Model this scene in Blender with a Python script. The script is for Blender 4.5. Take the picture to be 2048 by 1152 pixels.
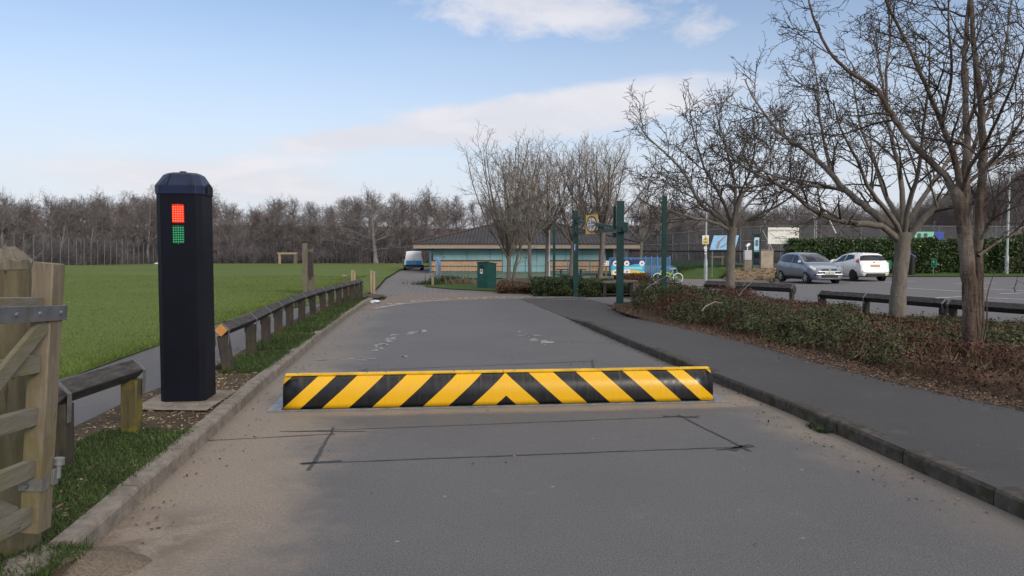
import bpy, bmesh, math, random
import numpy as np
from mathutils import Vector, Matrix
R = math.radians
for o in list(bpy.data.objects): bpy.data.objects.remove(o)
sc = bpy.context.scene
COL = sc.collection
# ------------------------------------------------------------------ camera
FPX, CAMH, HOR = 1500.0, 1.6, 500.0
PITCH = math.atan((576 - HOR) / FPX)
cd = bpy.data.cameras.new("camera"); cam = bpy.data.objects.new("camera", cd); COL.objects.link(cam)
cd.sensor_width = 36; cd.lens = 36 * FPX / 2048; cd.clip_start = 0.05; cd.clip_end = 3000
cam.location = (0, 0, CAMH); cam.rotation_euler = (R(90) - PITCH, 0, 0)
sc.camera = cam
# ------------------------------------------------------------------ light
SUN_AZ, SUN_EL = 146.0, 24.0          # degrees clockwise from the view axis, above the horizon
sd = bpy.data.lights.new("sun", 'SUN'); sun = bpy.data.objects.new("sun", sd); COL.objects.link(sun)
sd.energy = 1.2; sd.angle = R(18); sd.color = (1.0, 0.87, 0.72)
sdir = Vector((math.sin(R(SUN_AZ)) * math.cos(R(SUN_EL)), math.cos(R(SUN_AZ)) * math.cos(R(SUN_EL)), math.sin(R(SUN_EL))))
sun.rotation_euler = sdir.to_track_quat('Z', 'Y').to_euler()
sc.view_settings.view_transform = 'Standard'; sc.view_settings.look = 'None'
sc.view_settings.exposure = 0.80; sc.view_settings.gamma = 1.0
try: sc.view_settings.use_curve_mapping = False
except Exception: pass
sc.cycles.max_bounces = 6; sc.cycles.transparent_max_bounces = 24
# ------------------------------------------------------------------ node helpers
class NT:
    def __init__(s, nt): s.nt = nt
    def n(s, t, **kw):
        x = s.nt.nodes.new(t)
        for k, v in kw.items(): setattr(x, k, v)
        return x
    def put(s, sock, v):
        if v is None: return
        if hasattr(v, 'is_output') or isinstance(v, bpy.types.NodeSocket): s.nt.links.new(v, sock)
        elif isinstance(v, (tuple, list)) and len(v) == 3 and sock.type == 'RGBA': sock.default_value = (*v, 1)
        else: sock.default_value = v
    def m(s, op, a, b=None, c=None, clamp=False):
        x = s.n('ShaderNodeMath', operation=op, use_clamp=clamp)
        s.put(x.inputs[0], a)
        if b is not None: s.put(x.inputs[1], b)
        if c is not None: s.put(x.inputs[2], c)
        return x.outputs[0]
    def ss(s, v, a, b, out0=0.0, out1=1.0):
        x = s.n('ShaderNodeMapRange', interpolation_type='SMOOTHSTEP')
        s.put(x.inputs['Value'], v); s.put(x.inputs['From Min'], a); s.put(x.inputs['From Max'], b)
        x.inputs['To Min'].default_value = out0; x.inputs['To Max'].default_value = out1
        return x.outputs[0]
    def noise(s, vec, scale, detail=4, rough=.55, dist=0.0, color=False):
        x = s.n('ShaderNodeTexNoise')
        if vec is not None: s.put(x.inputs['Vector'], vec)
        x.inputs['Scale'].default_value = scale; x.inputs['Detail'].default_value = detail
        x.inputs['Roughness'].default_value = rough; x.inputs['Distortion'].default_value = dist
        return x.outputs['Color' if color else 'Fac']
    def vor(s, vec, scale, feature='F1', out='Distance'):
        x = s.n('ShaderNodeTexVoronoi', feature=feature)
        if vec is not None: s.put(x.inputs['Vector'], vec)
        x.inputs['Scale'].default_value = scale
        return x.outputs[out]
    def mix(s, f, a, b):
        x = s.n('ShaderNodeMix', data_type='RGBA')
        s.put(x.inputs[0], f); s.put(x.inputs[6], a); s.put(x.inputs[7], b)
        return x.outputs[2]
    def xyz(s, v):
        x = s.n('ShaderNodeSeparateXYZ'); s.put(x.inputs[0], v); return x.outputs
    def comb(s, a, b, c):
        x = s.n('ShaderNodeCombineXYZ'); s.put(x.inputs[0], a); s.put(x.inputs[1], b); s.put(x.inputs[2], c); return x.outputs[0]
    def scale(s, v, k):
        x = s.n('ShaderNodeMapping'); s.put(x.inputs['Vector'], v); x.inputs['Scale'].default_value = k; return x.outputs[0]
    def pos(s): return s.n('ShaderNodeNewGeometry').outputs['Position']
    def island(s): return s.n('ShaderNodeNewGeometry').outputs['Random Per Island']
    def obj(s): return s.n('ShaderNodeTexCoord').outputs['Object']
    def bump(s, h, strength=.3, dist=.01):
        x = s.n('ShaderNodeBump'); s.put(x.inputs['Height'], h)
        x.inputs['Strength'].default_value = strength; x.inputs['Distance'].default_value = dist
        return x.outputs[0]
MATS = {}
def newmat(name):
    m = bpy.data.materials.new(name); m.use_nodes = True
    nt = m.node_tree; t = NT(nt)
    b = nt.nodes['Principled BSDF']
    MATS[name] = m
    return m, t, b
def simple(name, col, rough=.7, metal=0.0, var=.18, sc_=6.0, bump=0.0, bsc=30.0, spec=.4, coat=0.0, stretch=None, island=0.0, dirt=None, dirt_amt=.5):
    m, t, b = newmat(name)
    v = t.obj()
    if stretch: v = t.scale(v, stretch)
    n = t.noise(v, sc_, 5, .6)
    c0 = tuple(max(0, x * (1 - var)) for x in col); c1 = tuple(min(1, x * (1 + var)) for x in col)
    c = t.mix(t.ss(n, .3, .7), c0, c1)
    if dirt:
        n2 = t.noise(t.obj(), sc_ * .4, 5, .65)
        c = t.mix(t.m('MULTIPLY', t.ss(n2, .48, .66), dirt_amt), c, dirt)
    if island:
        r = t.island()
        h = t.n('ShaderNodeHueSaturation'); t.put(h.inputs['Color'], c)
        t.put(h.inputs['Value'], t.m('ADD', 1 - island, t.m('MULTIPLY', r, 2 * island)))
        t.put(h.inputs['Hue'], t.m('ADD', .5 - island * .04, t.m('MULTIPLY', t.m('FRACT', t.m('MULTIPLY', r, 7.31)), island * .08)))
        c = h.outputs[0]
    t.put(b.inputs['Base Color'], c)
    b.inputs['Roughness'].default_value = rough; b.inputs['Metallic'].default_value = metal
    b.inputs['Specular IOR Level'].default_value = spec
    if coat: b.inputs['Coat Weight'].default_value = coat; b.inputs['Coat Roughness'].default_value = .06
    if bump: t.put(b.inputs['Normal'], t.bump(t.noise(v, bsc, 4, .6), bump, .01))
    return m
# ------------------------------------------------------------------ world: sky with thin cloud, brighter cloud added overhead
w = bpy.data.worlds.new("World"); sc.world = w; w.use_nodes = True
t = NT(w.node_tree); bg = w.node_tree.nodes['Background']
sky = t.n('ShaderNodeTexSky', sky_type='NISHITA')
sky.sun_disc = False; sky.sun_elevation = R(SUN_EL); sky.sun_rotation = R(SUN_AZ)
sky.altitude = 50; sky.air_density = 1.0; sky.dust_density = 0.6; sky.ozone_density = 2.2
gen = t.n('ShaderNodeTexCoord').outputs['Generated']
nz = t.n('ShaderNodeVectorMath', operation='NORMALIZE'); t.put(nz.inputs[0], gen)
dx, dy, dz = t.xyz(nz.outputs[0])
az = t.m('MULTIPLY', t.m('ARCTAN2', dx, dy), 57.2958)
el = t.m('MULTIPLY', t.m('ARCSINE', dz), 57.2958)
nv = t.comb(t.m('MULTIPLY', az, .045), t.m('MULTIPLY', el, .16), 3.7)
n1 = t.noise(nv, 2.1, 7, .58, .5)
nv2 = t.comb(t.m('MULTIPLY', az, .11), t.m('MULTIPLY', el, .22), 9.1)
n2 = t.noise(nv2, 2.3, 7, .62, .3)
def blob(a0, e0, sa, se, tilt, amp):
    a = t.m('SUBTRACT', az, a0)
    e = t.m('SUBTRACT', t.m('SUBTRACT', el, e0), t.m('MULTIPLY', a, tilt))
    q = t.m('ADD', t.m('POWER', t.m('DIVIDE', a, sa), 2), t.m('POWER', t.m('DIVIDE', e, se), 2))
    return t.m('MULTIPLY', t.m('POWER', 2.71828, t.m('MULTIPLY', q, -1)), amp)
n1c = t.m('MULTIPLY', t.m('SUBTRACT', n1, .5), 1.5); n2c = t.m('MULTIPLY', t.m('SUBTRACT', n2, .5), 1.7)
band = t.ss(t.m('ADD', t.m('ADD', t.m('ADD', blob(1.5, 9.8, 15.5, 2.1, .12, 1.4), blob(-20, 4.6, 16, 2.0, -.06, .95)), blob(-13.5, 8.0, 4.5, .8, .1, .55)), n1c), .28, .95)
puff = t.ss(t.m('ADD', t.m('ADD', blob(2.5, 17.6, 13, 3.0, -.05, 1.15), blob(14.5, 15.5, 2.2, .8, .1, .55)), n2c), .35, 1.25)
hz = t.m('MULTIPLY', t.ss(el, 19, 0.0), .92)
wide = t.m('MULTIPLY', t.ss(n1, .36, .6), t.ss(el, 24, 36))  # cloud above the view, added to brighten and whiten the ground
cl = t.m('MAXIMUM', t.m('MAXIMUM', t.m('MULTIPLY', band, .88), t.m('MULTIPLY', puff, .85)), t.m('MAXIMUM', t.m('MULTIPLY', wide, .9), .10))
SKYK = 0.093
sk = t.n('ShaderNodeVectorMath', operation='SCALE'); t.put(sk.inputs[0], sky.outputs[0]); sk.inputs['Scale'].default_value = SKYK
cloudcol = t.mix(t.ss(n1, .35, .7), (.43, .43, .465), (.50, .485, .505))
cloudcol = t.mix(t.ss(el, 24, 40), cloudcol, (1.12, 1.07, 1.02))  # overhead cloud set far brighter to light the ground
tint = t.n('ShaderNodeVectorMath', operation='MULTIPLY'); t.put(tint.inputs[0], sk.outputs[0]); tint.inputs[1].default_value = (.99, .95, .955)
haze = t.mix(hz, tint.outputs[0], (.40, .42, .475))
out = t.mix(cl, haze, cloudcol)
t.put(bg.inputs['Color'], out); bg.inputs['Strength'].default_value = 1.0
# ------------------------------------------------------------------ placing helpers (photograph pixels 2048x1152 -> metres)
def sstep(a, b, v):
    q = np.clip((np.asarray(v, float) - a) / (b - a), 0, 1); return q * q * (3 - 2 * q)
def hgt(x, y):
    z = -0.32 * sstep(24, 62, y) * (1 - sstep(13, 20, x))
    z = z + 0.62 * np.exp(-((np.asarray(x, float) + 45) / 15) ** 2 - ((np.asarray(y, float) - 60) / 17) ** 2)
    return z
cp, sp = math.cos(PITCH), math.sin(PITCH)
def ray(px, py):
    a, b = (px - 1024) / FPX, (py - 576) / FPX
    return Vector((a, cp - b * sp, -sp - b * cp))
def G(px, py, z=0.0):
    d = ray(px, py); k = 1.0; gap = lambda q: CAMH + d.z * q - float(hgt(d.x * q, d.y * q)) - z
    while k < 400 and gap(k * 1.03) > 0: k *= 1.03
    lo, hi = k, k * 1.03
    for _ in range(40):
        m = (lo + hi) / 2
        if gap(m) > 0: lo = m
        else: hi = m
    return Vector((d.x * lo, d.y * lo, float(hgt(d.x * lo, d.y * lo)) + z))
def at(px, py, Y):
    d = ray(px, py); k = Y / d.y
    return Vector((d.x * k, Y, CAMH + d.z * k))
U = Vector((-0.105, 0.9945, 0)); V = Vector((0.9945, 0.105, 0))   # along the road, across the road
def uv(u, v, z=0.0): return U * u + V * v + Vector((0, 0, z))
# ------------------------------------------------------------------ object helpers
def link(o, parent=None):
    COL.objects.link(o)
    if parent is not None: o.parent = parent
    return o
def tag(o, label=None, cat=None, group=None, kind=None):
    if label: o['label'] = label
    if cat: o['category'] = cat
    if group: o['group'] = group
    if kind: o['kind'] = kind
    return o
def thing(name, label, cat, loc=(0, 0, 0), rz=0.0, group=None):
    o = bpy.data.objects.new(name, None); link(o)
    o.location = loc; o.rotation_euler = (0, 0, rz); o.empty_display_size = .2
    return tag(o, label, cat, group)
def root_loc(p):
    while p is not None and p.parent is not None: p = p.parent
    return Vector(p.location) if p is not None else Vector((0, 0, 0))
def raw(name, verts, faces, mats, parent=None, smooth=False, mi=None, local=False):
    """verts in world metres (or local to a turned parent)"""
    me = bpy.data.meshes.new(name)
    v = np.asarray(verts, dtype=np.float64).reshape(-1, 3)
    if parent is not None and not local: v = v - np.array(root_loc(parent))
    if isinstance(faces, np.ndarray):
        nf, k = faces.shape
        me.vertices.add(len(v)); me.vertices.foreach_set('co', v.astype(np.float32).ravel())
        me.loops.add(nf * k); me.loops.foreach_set('vertex_index', faces.astype(np.int32).ravel())
        me.polygons.add(nf); me.polygons.foreach_set('loop_start', np.arange(0, nf * k, k, dtype=np.int32))
        me.update(calc_edges=True)
    else:
        me.from_pydata(v.tolist(), [], faces); me.update()
    if not isinstance(mats, (list, tuple)): mats = [mats]
    for m in mats: me.materials.append(m)
    if mi is not None: me.polygons.foreach_set('material_index', np.asarray(mi, dtype=np.int32))
    me.polygons.foreach_set('use_smooth', np.full(len(me.polygons), bool(smooth)))
    o = bpy.data.objects.new(name, me)
    return link(o, parent)
class MB:
    """collects shapes for ONE mesh"""
    def __init__(s): s.v = []; s.f = []; s.mi = []; s.cur = 0
    def add(s, vs, fs):
        k = len(s.v); s.v += [tuple(q) for q in vs]; s.f += [[i + k for i in f] for f in fs]; s.mi += [s.cur] * len(fs); return s
    def quad(s, a, b, c, d): return s.add([a, b, c, d], [[0, 1, 2, 3]])
    def box(s, c, size, M=None, bev=0.0):
        hx, hy, hz = size[0] / 2, size[1] / 2, size[2] / 2
        if bev <= 0:
            vs = [Vector((x * hx, y * hy, z * hz)) for x in (-1, 1) for y in (-1, 1) for z in (-1, 1)]
            fs = [[0, 1, 3, 2], [4, 6, 7, 5], [0, 4, 5, 1], [2, 3, 7, 6], [0, 2, 6, 4], [1, 5, 7, 3]]
        else:
            bm = bmesh.new(); bmesh.ops.create_cube(bm, size=1)
            for v_ in bm.verts: v_.co = Vector((v_.co.x * 2 * hx, v_.co.y * 2 * hy, v_.co.z * 2 * hz))
            bmesh.ops.bevel(bm, geom=bm.edges[:], offset=bev, segments=(1 if bev <= .012 else 2), profile=.6, affect='EDGES')
            bm.verts.index_update(); vs = [v_.co.copy() for v_ in bm.verts]; fs = [[q.index for q in f.verts] for f in bm.faces]; bm.free()
        c = Vector(c)
        return s.add([(M @ q if M else q) + c for q in vs], fs)
    def bar(s, a, b, w, h, up=(0, 0, 1), roll=0.0, bev=0.0):
        """a box of section w (across) x h (up) from a to b"""
        a, b = Vector(a), Vector(b); d = (b - a); L = d.length; d.normalize()
        up = Vector(up); x = d.cross(up)
        if x.length < 1e-4: x = d.cross(Vector((0, 1, 0)))
        x.normalize(); z = x.cross(d)
        if roll: q = Matrix.Rotation(roll, 3, d); x = q @ x; z = q @ z
        M = Matrix((x, d, z)).transposed()
        return s.box((a + b) / 2, (w, L, h), M, bev)
    def tube(s, pts, r, n=8, cap=True):
        pts = [Vector(p) for p in pts]; k = len(pts)
        rs = r if isinstance(r, (list, tuple)) else [r] * k
        ref = None; vs = []; fs = []
        for i, p in enumerate(pts):
            d = (pts[min(i + 1, k - 1)] - pts[max(i - 1, 0)]).normalized()
            if ref is None:
                ref = Vector((0, 0, 1)) if abs(d.z) < .9 else Vector((1, 0, 0))
            x = d.cross(ref).normalized(); ref = x.cross(d)
            for j in range(n):
                a = 2 * math.pi * j / n
                vs.append(p + (x * math.cos(a) + ref * math.sin(a)) * rs[i])
        for i in range(k - 1):
            for j in range(n):
                j2 = (j + 1) % n
                fs.append([i * n + j, i * n + j2, (i + 1) * n + j2, (i + 1) * n + j])
        if cap: fs.append(list(range(n))[::-1]); fs.append([(k - 1) * n + j for j in range(n)])
        return s.add(vs, fs)
    def lathe(s, c, prof, n=24, axis='z', M=None):
        """prof: list of (radius, height)"""
        c = Vector(c); vs = []; fs = []
        for r_, h_ in prof:
            for j in range(n):
                a = 2 * math.pi * j / n
                q = Vector((r_ * math.cos(a), r_ * math.sin(a), h_))
                if axis == 'x': q = Vector((q.z, q.x, q.y))
                if axis == 'y': q = Vector((q.y, q.z, q.x))
                vs.append(c + (M @ q if M else q))
        for i in range(len(prof) - 1):
            for j in range(n):
                j2 = (j + 1) % n
                fs.append([i * n + j, i * n + j2, (i + 1) * n + j2, (i + 1) * n + j])
        fs.append([j for j in range(n)][::-1]); fs.append([(len(prof) - 1) * n + j for j in range(n)])
        return s.add(vs, fs)
    def prism(s, poly, off):
        """poly (3-D outline) pushed along vector off"""
        n = len(poly); off = Vector(off); p = [Vector(q) for q in poly]
        vs = p + [q + off for q in p]
        fs = [list(range(n))[::-1], [n + i for i in range(n)]] + [[i, (i + 1) % n, n + (i + 1) % n, n + i] for i in range(n)]
        return s.add(vs, fs)
    def build(s, name, mats, parent=None, smooth=False, local=False, fix=True):
        if not isinstance(mats, (list, tuple)): mats = [mats]
        o = raw(name, s.v, s.f, mats, parent, smooth, s.mi if len(mats) > 1 else None, local)
        if fix:
            bm = bmesh.new(); bm.from_mesh(o.data); bmesh.ops.recalc_face_normals(bm, faces=bm.faces[:]); bm.to_mesh(o.data); bm.free()
        if smooth == 'auto' or smooth is True:
            try: o.data.set_sharp_from_angle(angle=R(38))
            except Exception: pass
        return o
def text_mesh(name, s, size, M, mat, parent, ext=0.002, local=False, align='CENTER', maxw=None, bold=0.0):
    cu = bpy.data.curves.new(name, 'FONT'); cu.body = s; cu.size = size; cu.align_x = align; cu.align_y = 'CENTER'; cu.extrude = ext; cu.offset = bold
    tmp = bpy.data.objects.new("tmp_text", cu); COL.objects.link(tmp)
    bpy.context.view_layer.update()
    me = bpy.data.meshes.new_from_object(tmp.evaluated_get(bpy.context.evaluated_depsgraph_get()))
    bpy.data.objects.remove(tmp); bpy.data.curves.remove(cu)
    vs = [v.co.copy() for v in me.vertices]; fs = [list(p.vertices) for p in me.polygons]
    bpy.data.meshes.remove(me)
    if maxw:
        wd = max(v.x for v in vs) - min(v.x for v in vs)
        if wd > maxw:
            for v in vs: v.x *= maxw / wd
    return raw(name, [M @ v for v in vs], fs, mat, parent, local=local)
def frame_at(p, right, up):
    """matrix whose X is right, Y is up, Z is the normal"""
    x = Vector(right).normalized(); y = Vector(up).normalized(); z = x.cross(y).normalized(); y = z.cross(x)
    M = Matrix((x, y, z)).transposed().to_4x4(); M.translation = Vector(p); return M
def sheet(name, poly, z, mat, step=1.5, kind='structure', xcut=None):
    """flat ground piece that follows the lie of the land; z number or function"""
    bm = bmesh.new()
    f = bm.faces.new([bm.verts.new((p[0], p[1], 0)) for p in poly])
    bmesh.ops.triangulate(bm, faces=[f])
    ys = [p[1] for p in poly]; y = min(ys) + step
    while y < max(ys):
        bmesh.ops.bisect_plane(bm, geom=bm.verts[:] + bm.edges[:] + bm.faces[:], plane_co=(0, y, 0), plane_no=(0, 1, 0)); y += step * (1 + max(0, y - 20) / 20)
    if xcut:
        xs = [p[0] for p in poly]; x = min(xs) + xcut
        while x < max(xs):
            bmesh.ops.bisect_plane(bm, geom=bm.verts[:] + bm.edges[:] + bm.faces[:], plane_co=(x, 0, 0), plane_no=(1, 0, 0)); x += xcut
    for v_ in bm.verts:
        zz = z(v_.co.x, v_.co.y) if callable(z) else z
        v_.co.z = float(hgt(v_.co.x, v_.co.y)) + zz
    bmesh.ops.recalc_face_normals(bm, faces=bm.faces[:])
    for f in bm.faces:
        if f.normal.z < 0: f.normal_flip()
    me = bpy.data.meshes.new(name); bm.to_mesh(me); bm.free(); me.materials.append(mat)
    o = bpy.data.objects.new(name, me); link(o)
    if kind: o['kind'] = kind
    return o
def in_poly(P, poly):
    x, y = P[:, 0], P[:, 1]; ins = np.zeros(len(P), bool); n = len(poly)
    for i in range(n):
        x0, y0 = poly[i][0], poly[i][1]; x1, y1 = poly[(i + 1) % n][0], poly[(i + 1) % n][1]
        if y0 == y1: continue
        c = ((y0 > y) != (y1 > y)) & (x < (x1 - x0) * (y - y0) / (y1 - y0) + x0)
        ins ^= c
    return ins
def vnoise(x, y, s, seed=0):
    """cheap smooth noise 0..1"""
    rs = np.random.RandomState(seed); tab = rs.rand(64, 64)
    X, Y = np.asarray(x) * s, np.asarray(y) * s
    i, j = np.floor(X).astype(int), np.floor(Y).astype(int); fx, fy = X - i, Y - j
    fx = fx * fx * (3 - 2 * fx); fy = fy * fy * (3 - 2 * fy)
    g = lambda a, b: tab[a % 64, b % 64]
    return (g(i, j) * (1 - fx) + g(i + 1, j) * fx) * (1 - fy) + (g(i, j + 1) * (1 - fx) + g(i + 1, j + 1) * fx) * fy
def blades(name, pts, h, wd, mat, rng, lean=.5, label=None, cat=None, kind='stuff'):
    """grass: each blade two faces, bent"""
    n = len(pts); a = rng.rand(n) * 2 * np.pi
    side = np.stack([np.cos(a), np.sin(a), np.zeros(n)], 1)
    b = rng.rand(n) * 2 * np.pi; ln = rng.rand(n) * lean
    d = np.stack([np.cos(b) * ln, np.sin(b) * ln, np.ones(n)], 1); d /= np.linalg.norm(d, axis=1)[:, None]
    hh = (h if np.ndim(h) else np.full(n, h))[:, None]; ww = (wd if np.ndim(wd) else np.full(n, wd))[:, None]
    bend = np.stack([np.cos(b), np.sin(b), -np.ones(n) * .3], 1) * (ln[:, None] * .5)
    p0 = pts - side * ww / 2; p1 = pts + side * ww / 2
    m = pts + d * hh * .55; q0 = m - side * ww * .38; q1 = m + side * ww * .38
    tip = pts + (d + bend) * hh
    Vv = np.stack([p0, p1, q1, q0, tip], 1).reshape(-1, 3)
    k = np.arange(n)[:, None] * 5
    F = np.concatenate([k + np.array([[0, 1, 2]]), k + np.array([[0, 2, 3]]), k + np.array([[3, 2, 4]])], 0)
    o = raw(name, Vv, F, mat)
    if kind: o['kind'] = kind
    if label: o['label'] = label
    if cat: o['category'] = cat
    return o
def leaf_quads(pts, size, rng, flat=0.0, ratio=.55):
    """leaf-sized diamonds turned every way"""
    n = len(pts)
    d = rng.normal(size=(n, 3)); d[:, 2] *= (1 - flat); d /= np.linalg.norm(d, axis=1)[:, None]
    e = rng.normal(size=(n, 3)); e[:, 2] *= (1 - flat); e -= d * (e * d).sum(1)[:, None]; e /= np.linalg.norm(e, axis=1)[:, None] + 1e-9
    s = (size * (.6 + .8 * rng.rand(n)))[:, None]
    Vv = np.stack([pts - d * s / 2, pts + e * s * ratio / 2, pts + d * s / 2, pts - e * s * ratio / 2], 1).reshape(-1, 3)
    F = np.arange(n)[:, None] * 4 + np.arange(4)[None]
    return Vv, F
# ================================================================== MATERIALS
def asphalt(name, base, sand=False, worn=.40, stain=.25):
    m, t, b = newmat(name)
    P = t.pos(); x, y, z = t.xyz(P)
    v = t.m('ADD', t.m('MULTIPLY', x, V.x), t.m('MULTIPLY', y, V.y))
    u = t.m('ADD', t.m('MULTIPLY', x, U.x), t.m('MULTIPLY', y, U.y))
    sp1 = t.noise(P, 105, 3, .75); sp2 = t.vor(P, 75); big = t.noise(P, .55, 5, .6); mid = t.noise(P, 3.2, 5, .65)
    c = t.mix(t.ss(sp1, .30, .72), tuple(k * .40 for k in base), tuple(k * 1.65 for k in base))
    c = t.mix(t.m('MULTIPLY', t.ss(sp2, .30, .08), .5), c, tuple(min(1, k * 2.6) for k in base))
    c = t.mix(t.m('MULTIPLY', t.ss(big, .35, .7), stain), c, tuple(k * .55 for k in base))
    c = t.mix(t.m('MULTIPLY', t.ss(mid, .58, .74), .16), c, (.20, .185, .165))
    # pale worn scrapes running across
    wn = t.noise(t.comb(t.m('MULTIPLY', v, 1.1), t.m('MULTIPLY', u, 4.5), 0), 2.6, 7, .75)
    c = t.mix(t.m('MULTIPLY', t.ss(wn, .66, .73), worn), c, tuple(min(.24, k * 2.7) for k in base))
    c = t.mix(t.m('MULTIPLY', t.ss(t.vor(P, 3.1), .055, .03), .8), c, (.25, .23, .20))
    if sand:
        wob = t.m('MULTIPLY', t.m('SUBTRACT', t.noise(P, 1.1, 6, .65), .5), 1.5)
        wob2 = t.m('MULTIPLY', t.m('SUBTRACT', t.noise(P, 6.0, 6, .7), .5), .5)
        wob = t.m('ADD', wob, wob2)
        near = t.ss(u, 14, 5)
        left = t.m('MULTIPLY', t.ss(t.m('SUBTRACT', t.m('ADD', v, wob), t.m('MULTIPLY', near, .45)), -.95, -1.80), t.m('ADD', .42, t.m('MULTIPLY', near, .55)))
        right = t.m('MULTIPLY', t.ss(t.m('ADD', v, wob), 2.75, 3.55), t.m('ADD', .18, t.m('MULTIPLY', t.ss(t.m('ABSOLUTE', t.m('SUBTRACT', u, 7.0)), 4.0, .5), .55)))
        # spill of fill round the blocker
        du = t.m('ABSOLUTE', t.m('SUBTRACT', t.m('ADD', u, t.m('MULTIPLY', wob, .16)), 7.62))
        av = t.m('ABSOLUTE', t.m('SUBTRACT', v, .72))
        fill = t.m('MULTIPLY', t.ss(du, .42, .22), t.ss(av, 3.3, 2.7))
        s = t.m('MAXIMUM', t.m('MAXIMUM', left, right), t.m('MULTIPLY', fill, .95))
        fine = t.noise(P, 55, 5, .7)
        sandc = t.mix(t.ss(fine, .3, .7), (.165, .130, .098), (.265, .218, .168))
        sandc = t.mix(t.m('MULTIPLY', t.ss(mid, .45, .7), .6), sandc, (.20, .175, .15))
        c = t.mix(t.m('MULTIPLY', s, t.ss(fine, .08, .5)), c, sandc)
        # damp earth washed out near the kerb end
        e = t.m('MULTIPLY', t.m('MULTIPLY', t.ss(t.m('ADD', v, t.m('MULTIPLY', wob, .5)), -1.05, -1.55), t.ss(t.m('ABSOLUTE', t.m('SUBTRACT', u, 4.2)), .75, .2)), t.ss(mid, .42, .6))
        c = t.mix(t.m('MULTIPLY', e, .8), c, (.11, .078, .056))
    t.put(b.inputs['Base Color'], c)
    b.inputs['Roughness'].default_value = .72; b.inputs['Specular IOR Level'].default_value = .45
    h = t.m('ADD', t.m('MULTIPLY', sp1, .6), t.m('MULTIPLY', sp2, .8))
    t.put(b.inputs['Normal'], t.bump(h, .55, .006))
    return m
mRoad = asphalt('road_asphalt', (.090, .0875, .0885), sand=True)
mPave = asphalt('pavement_asphalt', (.044, .0415, .0405), stain=.45, worn=.75)
mPath = asphalt('path_asphalt', (.088, .083, .081))
mPark = asphalt('car_park_asphalt', (.105, .098, .098))
def ground_mat(name, cols, sc_=1.2, fine=40, bump=.6):
    m, t, b = newmat(name); P = t.pos()
    a = t.noise(P, sc_, 6, .62); f = t.noise(P, fine, 4, .7); g = t.noise(P, sc_ * 7, 5, .65)
    c = t.mix(t.ss(a, .32, .68), cols[0], cols[1])
    c = t.mix(t.m('MULTIPLY', t.ss(g, .5, .68), .6), c, cols[2])
    c = t.mix(t.m('MULTIPLY', t.ss(f, .4, .62), .5), c, tuple(k * .45 for k in cols[0]))
    t.put(b.inputs['Base Color'], c); b.inputs['Roughness'].default_value = .95; b.inputs['Specular IOR Level'].default_value = .15
    t.put(b.inputs['Normal'], t.bump(t.m('ADD', f, g), bump, .03)); return m
mField = ground_mat('field_turf', [(.088, .128, .027), (.112, .150, .037), (.140, .148, .056)], .16, 26)
mLawn = ground_mat('lawn_turf', [(.045, .085, .018), (.062, .105, .022), (.09, .10, .035)], .5, 30)
mEarth = ground_mat('bare_earth', [(.072, .052, .036), (.115, .088, .062), (.17, .135, .095)], 1.6, 60, .9)
mBed = ground_mat('bed_litter', [(.058, .040, .028), (.10, .072, .050), (.19, .135, .09)], 2.2, 45, 1.0)
mWoodfloor = ground_mat('wood_floor', [(.080, .070, .069), (.10, .086, .082), (.12, .098, .085)], .35, 9, .6)  # raised with the far wood colours, in place of haze
mMulch = ground_mat('mulch_chips', [(.21, .15, .105), (.30, .22, .155), (.38, .29, .21)], 3, 30, 1.0)
mPlaza = ground_mat('plaza_paving', [(.155, .145, .135), (.19, .175, .16), (.22, .20, .185)], .8, 40, .2)
mCourt = ground_mat('play_court', [(.085, .125, .085), (.098, .142, .095), (.11, .15, .105)], .9, 60, .1)
def brickmat(name, c1, c2, mortar, sx, sy, ms=.02, rot=0, axes='xy', rough=.85, bump=.3):
    m, t, b = newmat(name); P = t.pos(); x, y, z = t.xyz(P)
    if axes == 'uv':
        a = t.m('ADD', t.m('MULTIPLY', x, V.x), t.m('MULTIPLY', y, V.y)); q = t.m('ADD', t.m('MULTIPLY', x, U.x), t.m('MULTIPLY', y, U.y))
    elif axes == 'xz': a, q = t.m('ADD', x, y), z
    else: a, q = x, y
    br = t.n('ShaderNodeTexBrick'); t.put(br.inputs['Vector'], t.comb(a, q, 0))
    t.put(br.inputs['Color1'], c1); t.put(br.inputs['Color2'], c2); t.put(br.inputs['Mortar'], mortar)
    br.inputs['Scale'].default_value = 1; br.inputs['Mortar Size'].default_value = ms
    br.inputs['Brick Width'].default_value = sx; br.inputs['Row Height'].default_value = sy
    n = t.noise(P, 1.7, 5, .65)
    c = t.mix(t.m('MULTIPLY', t.ss(n, .4, .72), .4), br.outputs['Color'], tuple(k * .55 for k in c1))
    t.put(b.inputs['Base Color'], c); b.inputs['Roughness'].default_value = rough
    t.put(b.inputs['Normal'], t.bump(t.m('MULTIPLY', br.outputs['Fac'], -1), bump, .01)); return m
mBlocks = brickmat('grey_block_paving', (.125, .115, .112), (.165, .15, .142), (.055, .052, .045), .42, .22, .022, axes='uv')
mRedBlocks = brickmat('red_block_paving', (.155, .118, .098), (.20, .155, .13), (.09, .08, .07), .22, .11, .012, axes='uv')
mBuff = brickmat('buff_brick', (.43, .235, .10), (.52, .30, .135), (.40, .29, .19), .34, .11, .012, axes='xz')
mDarkBrick = simple('dark_brick_course', (.055, .042, .040), .85)
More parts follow.
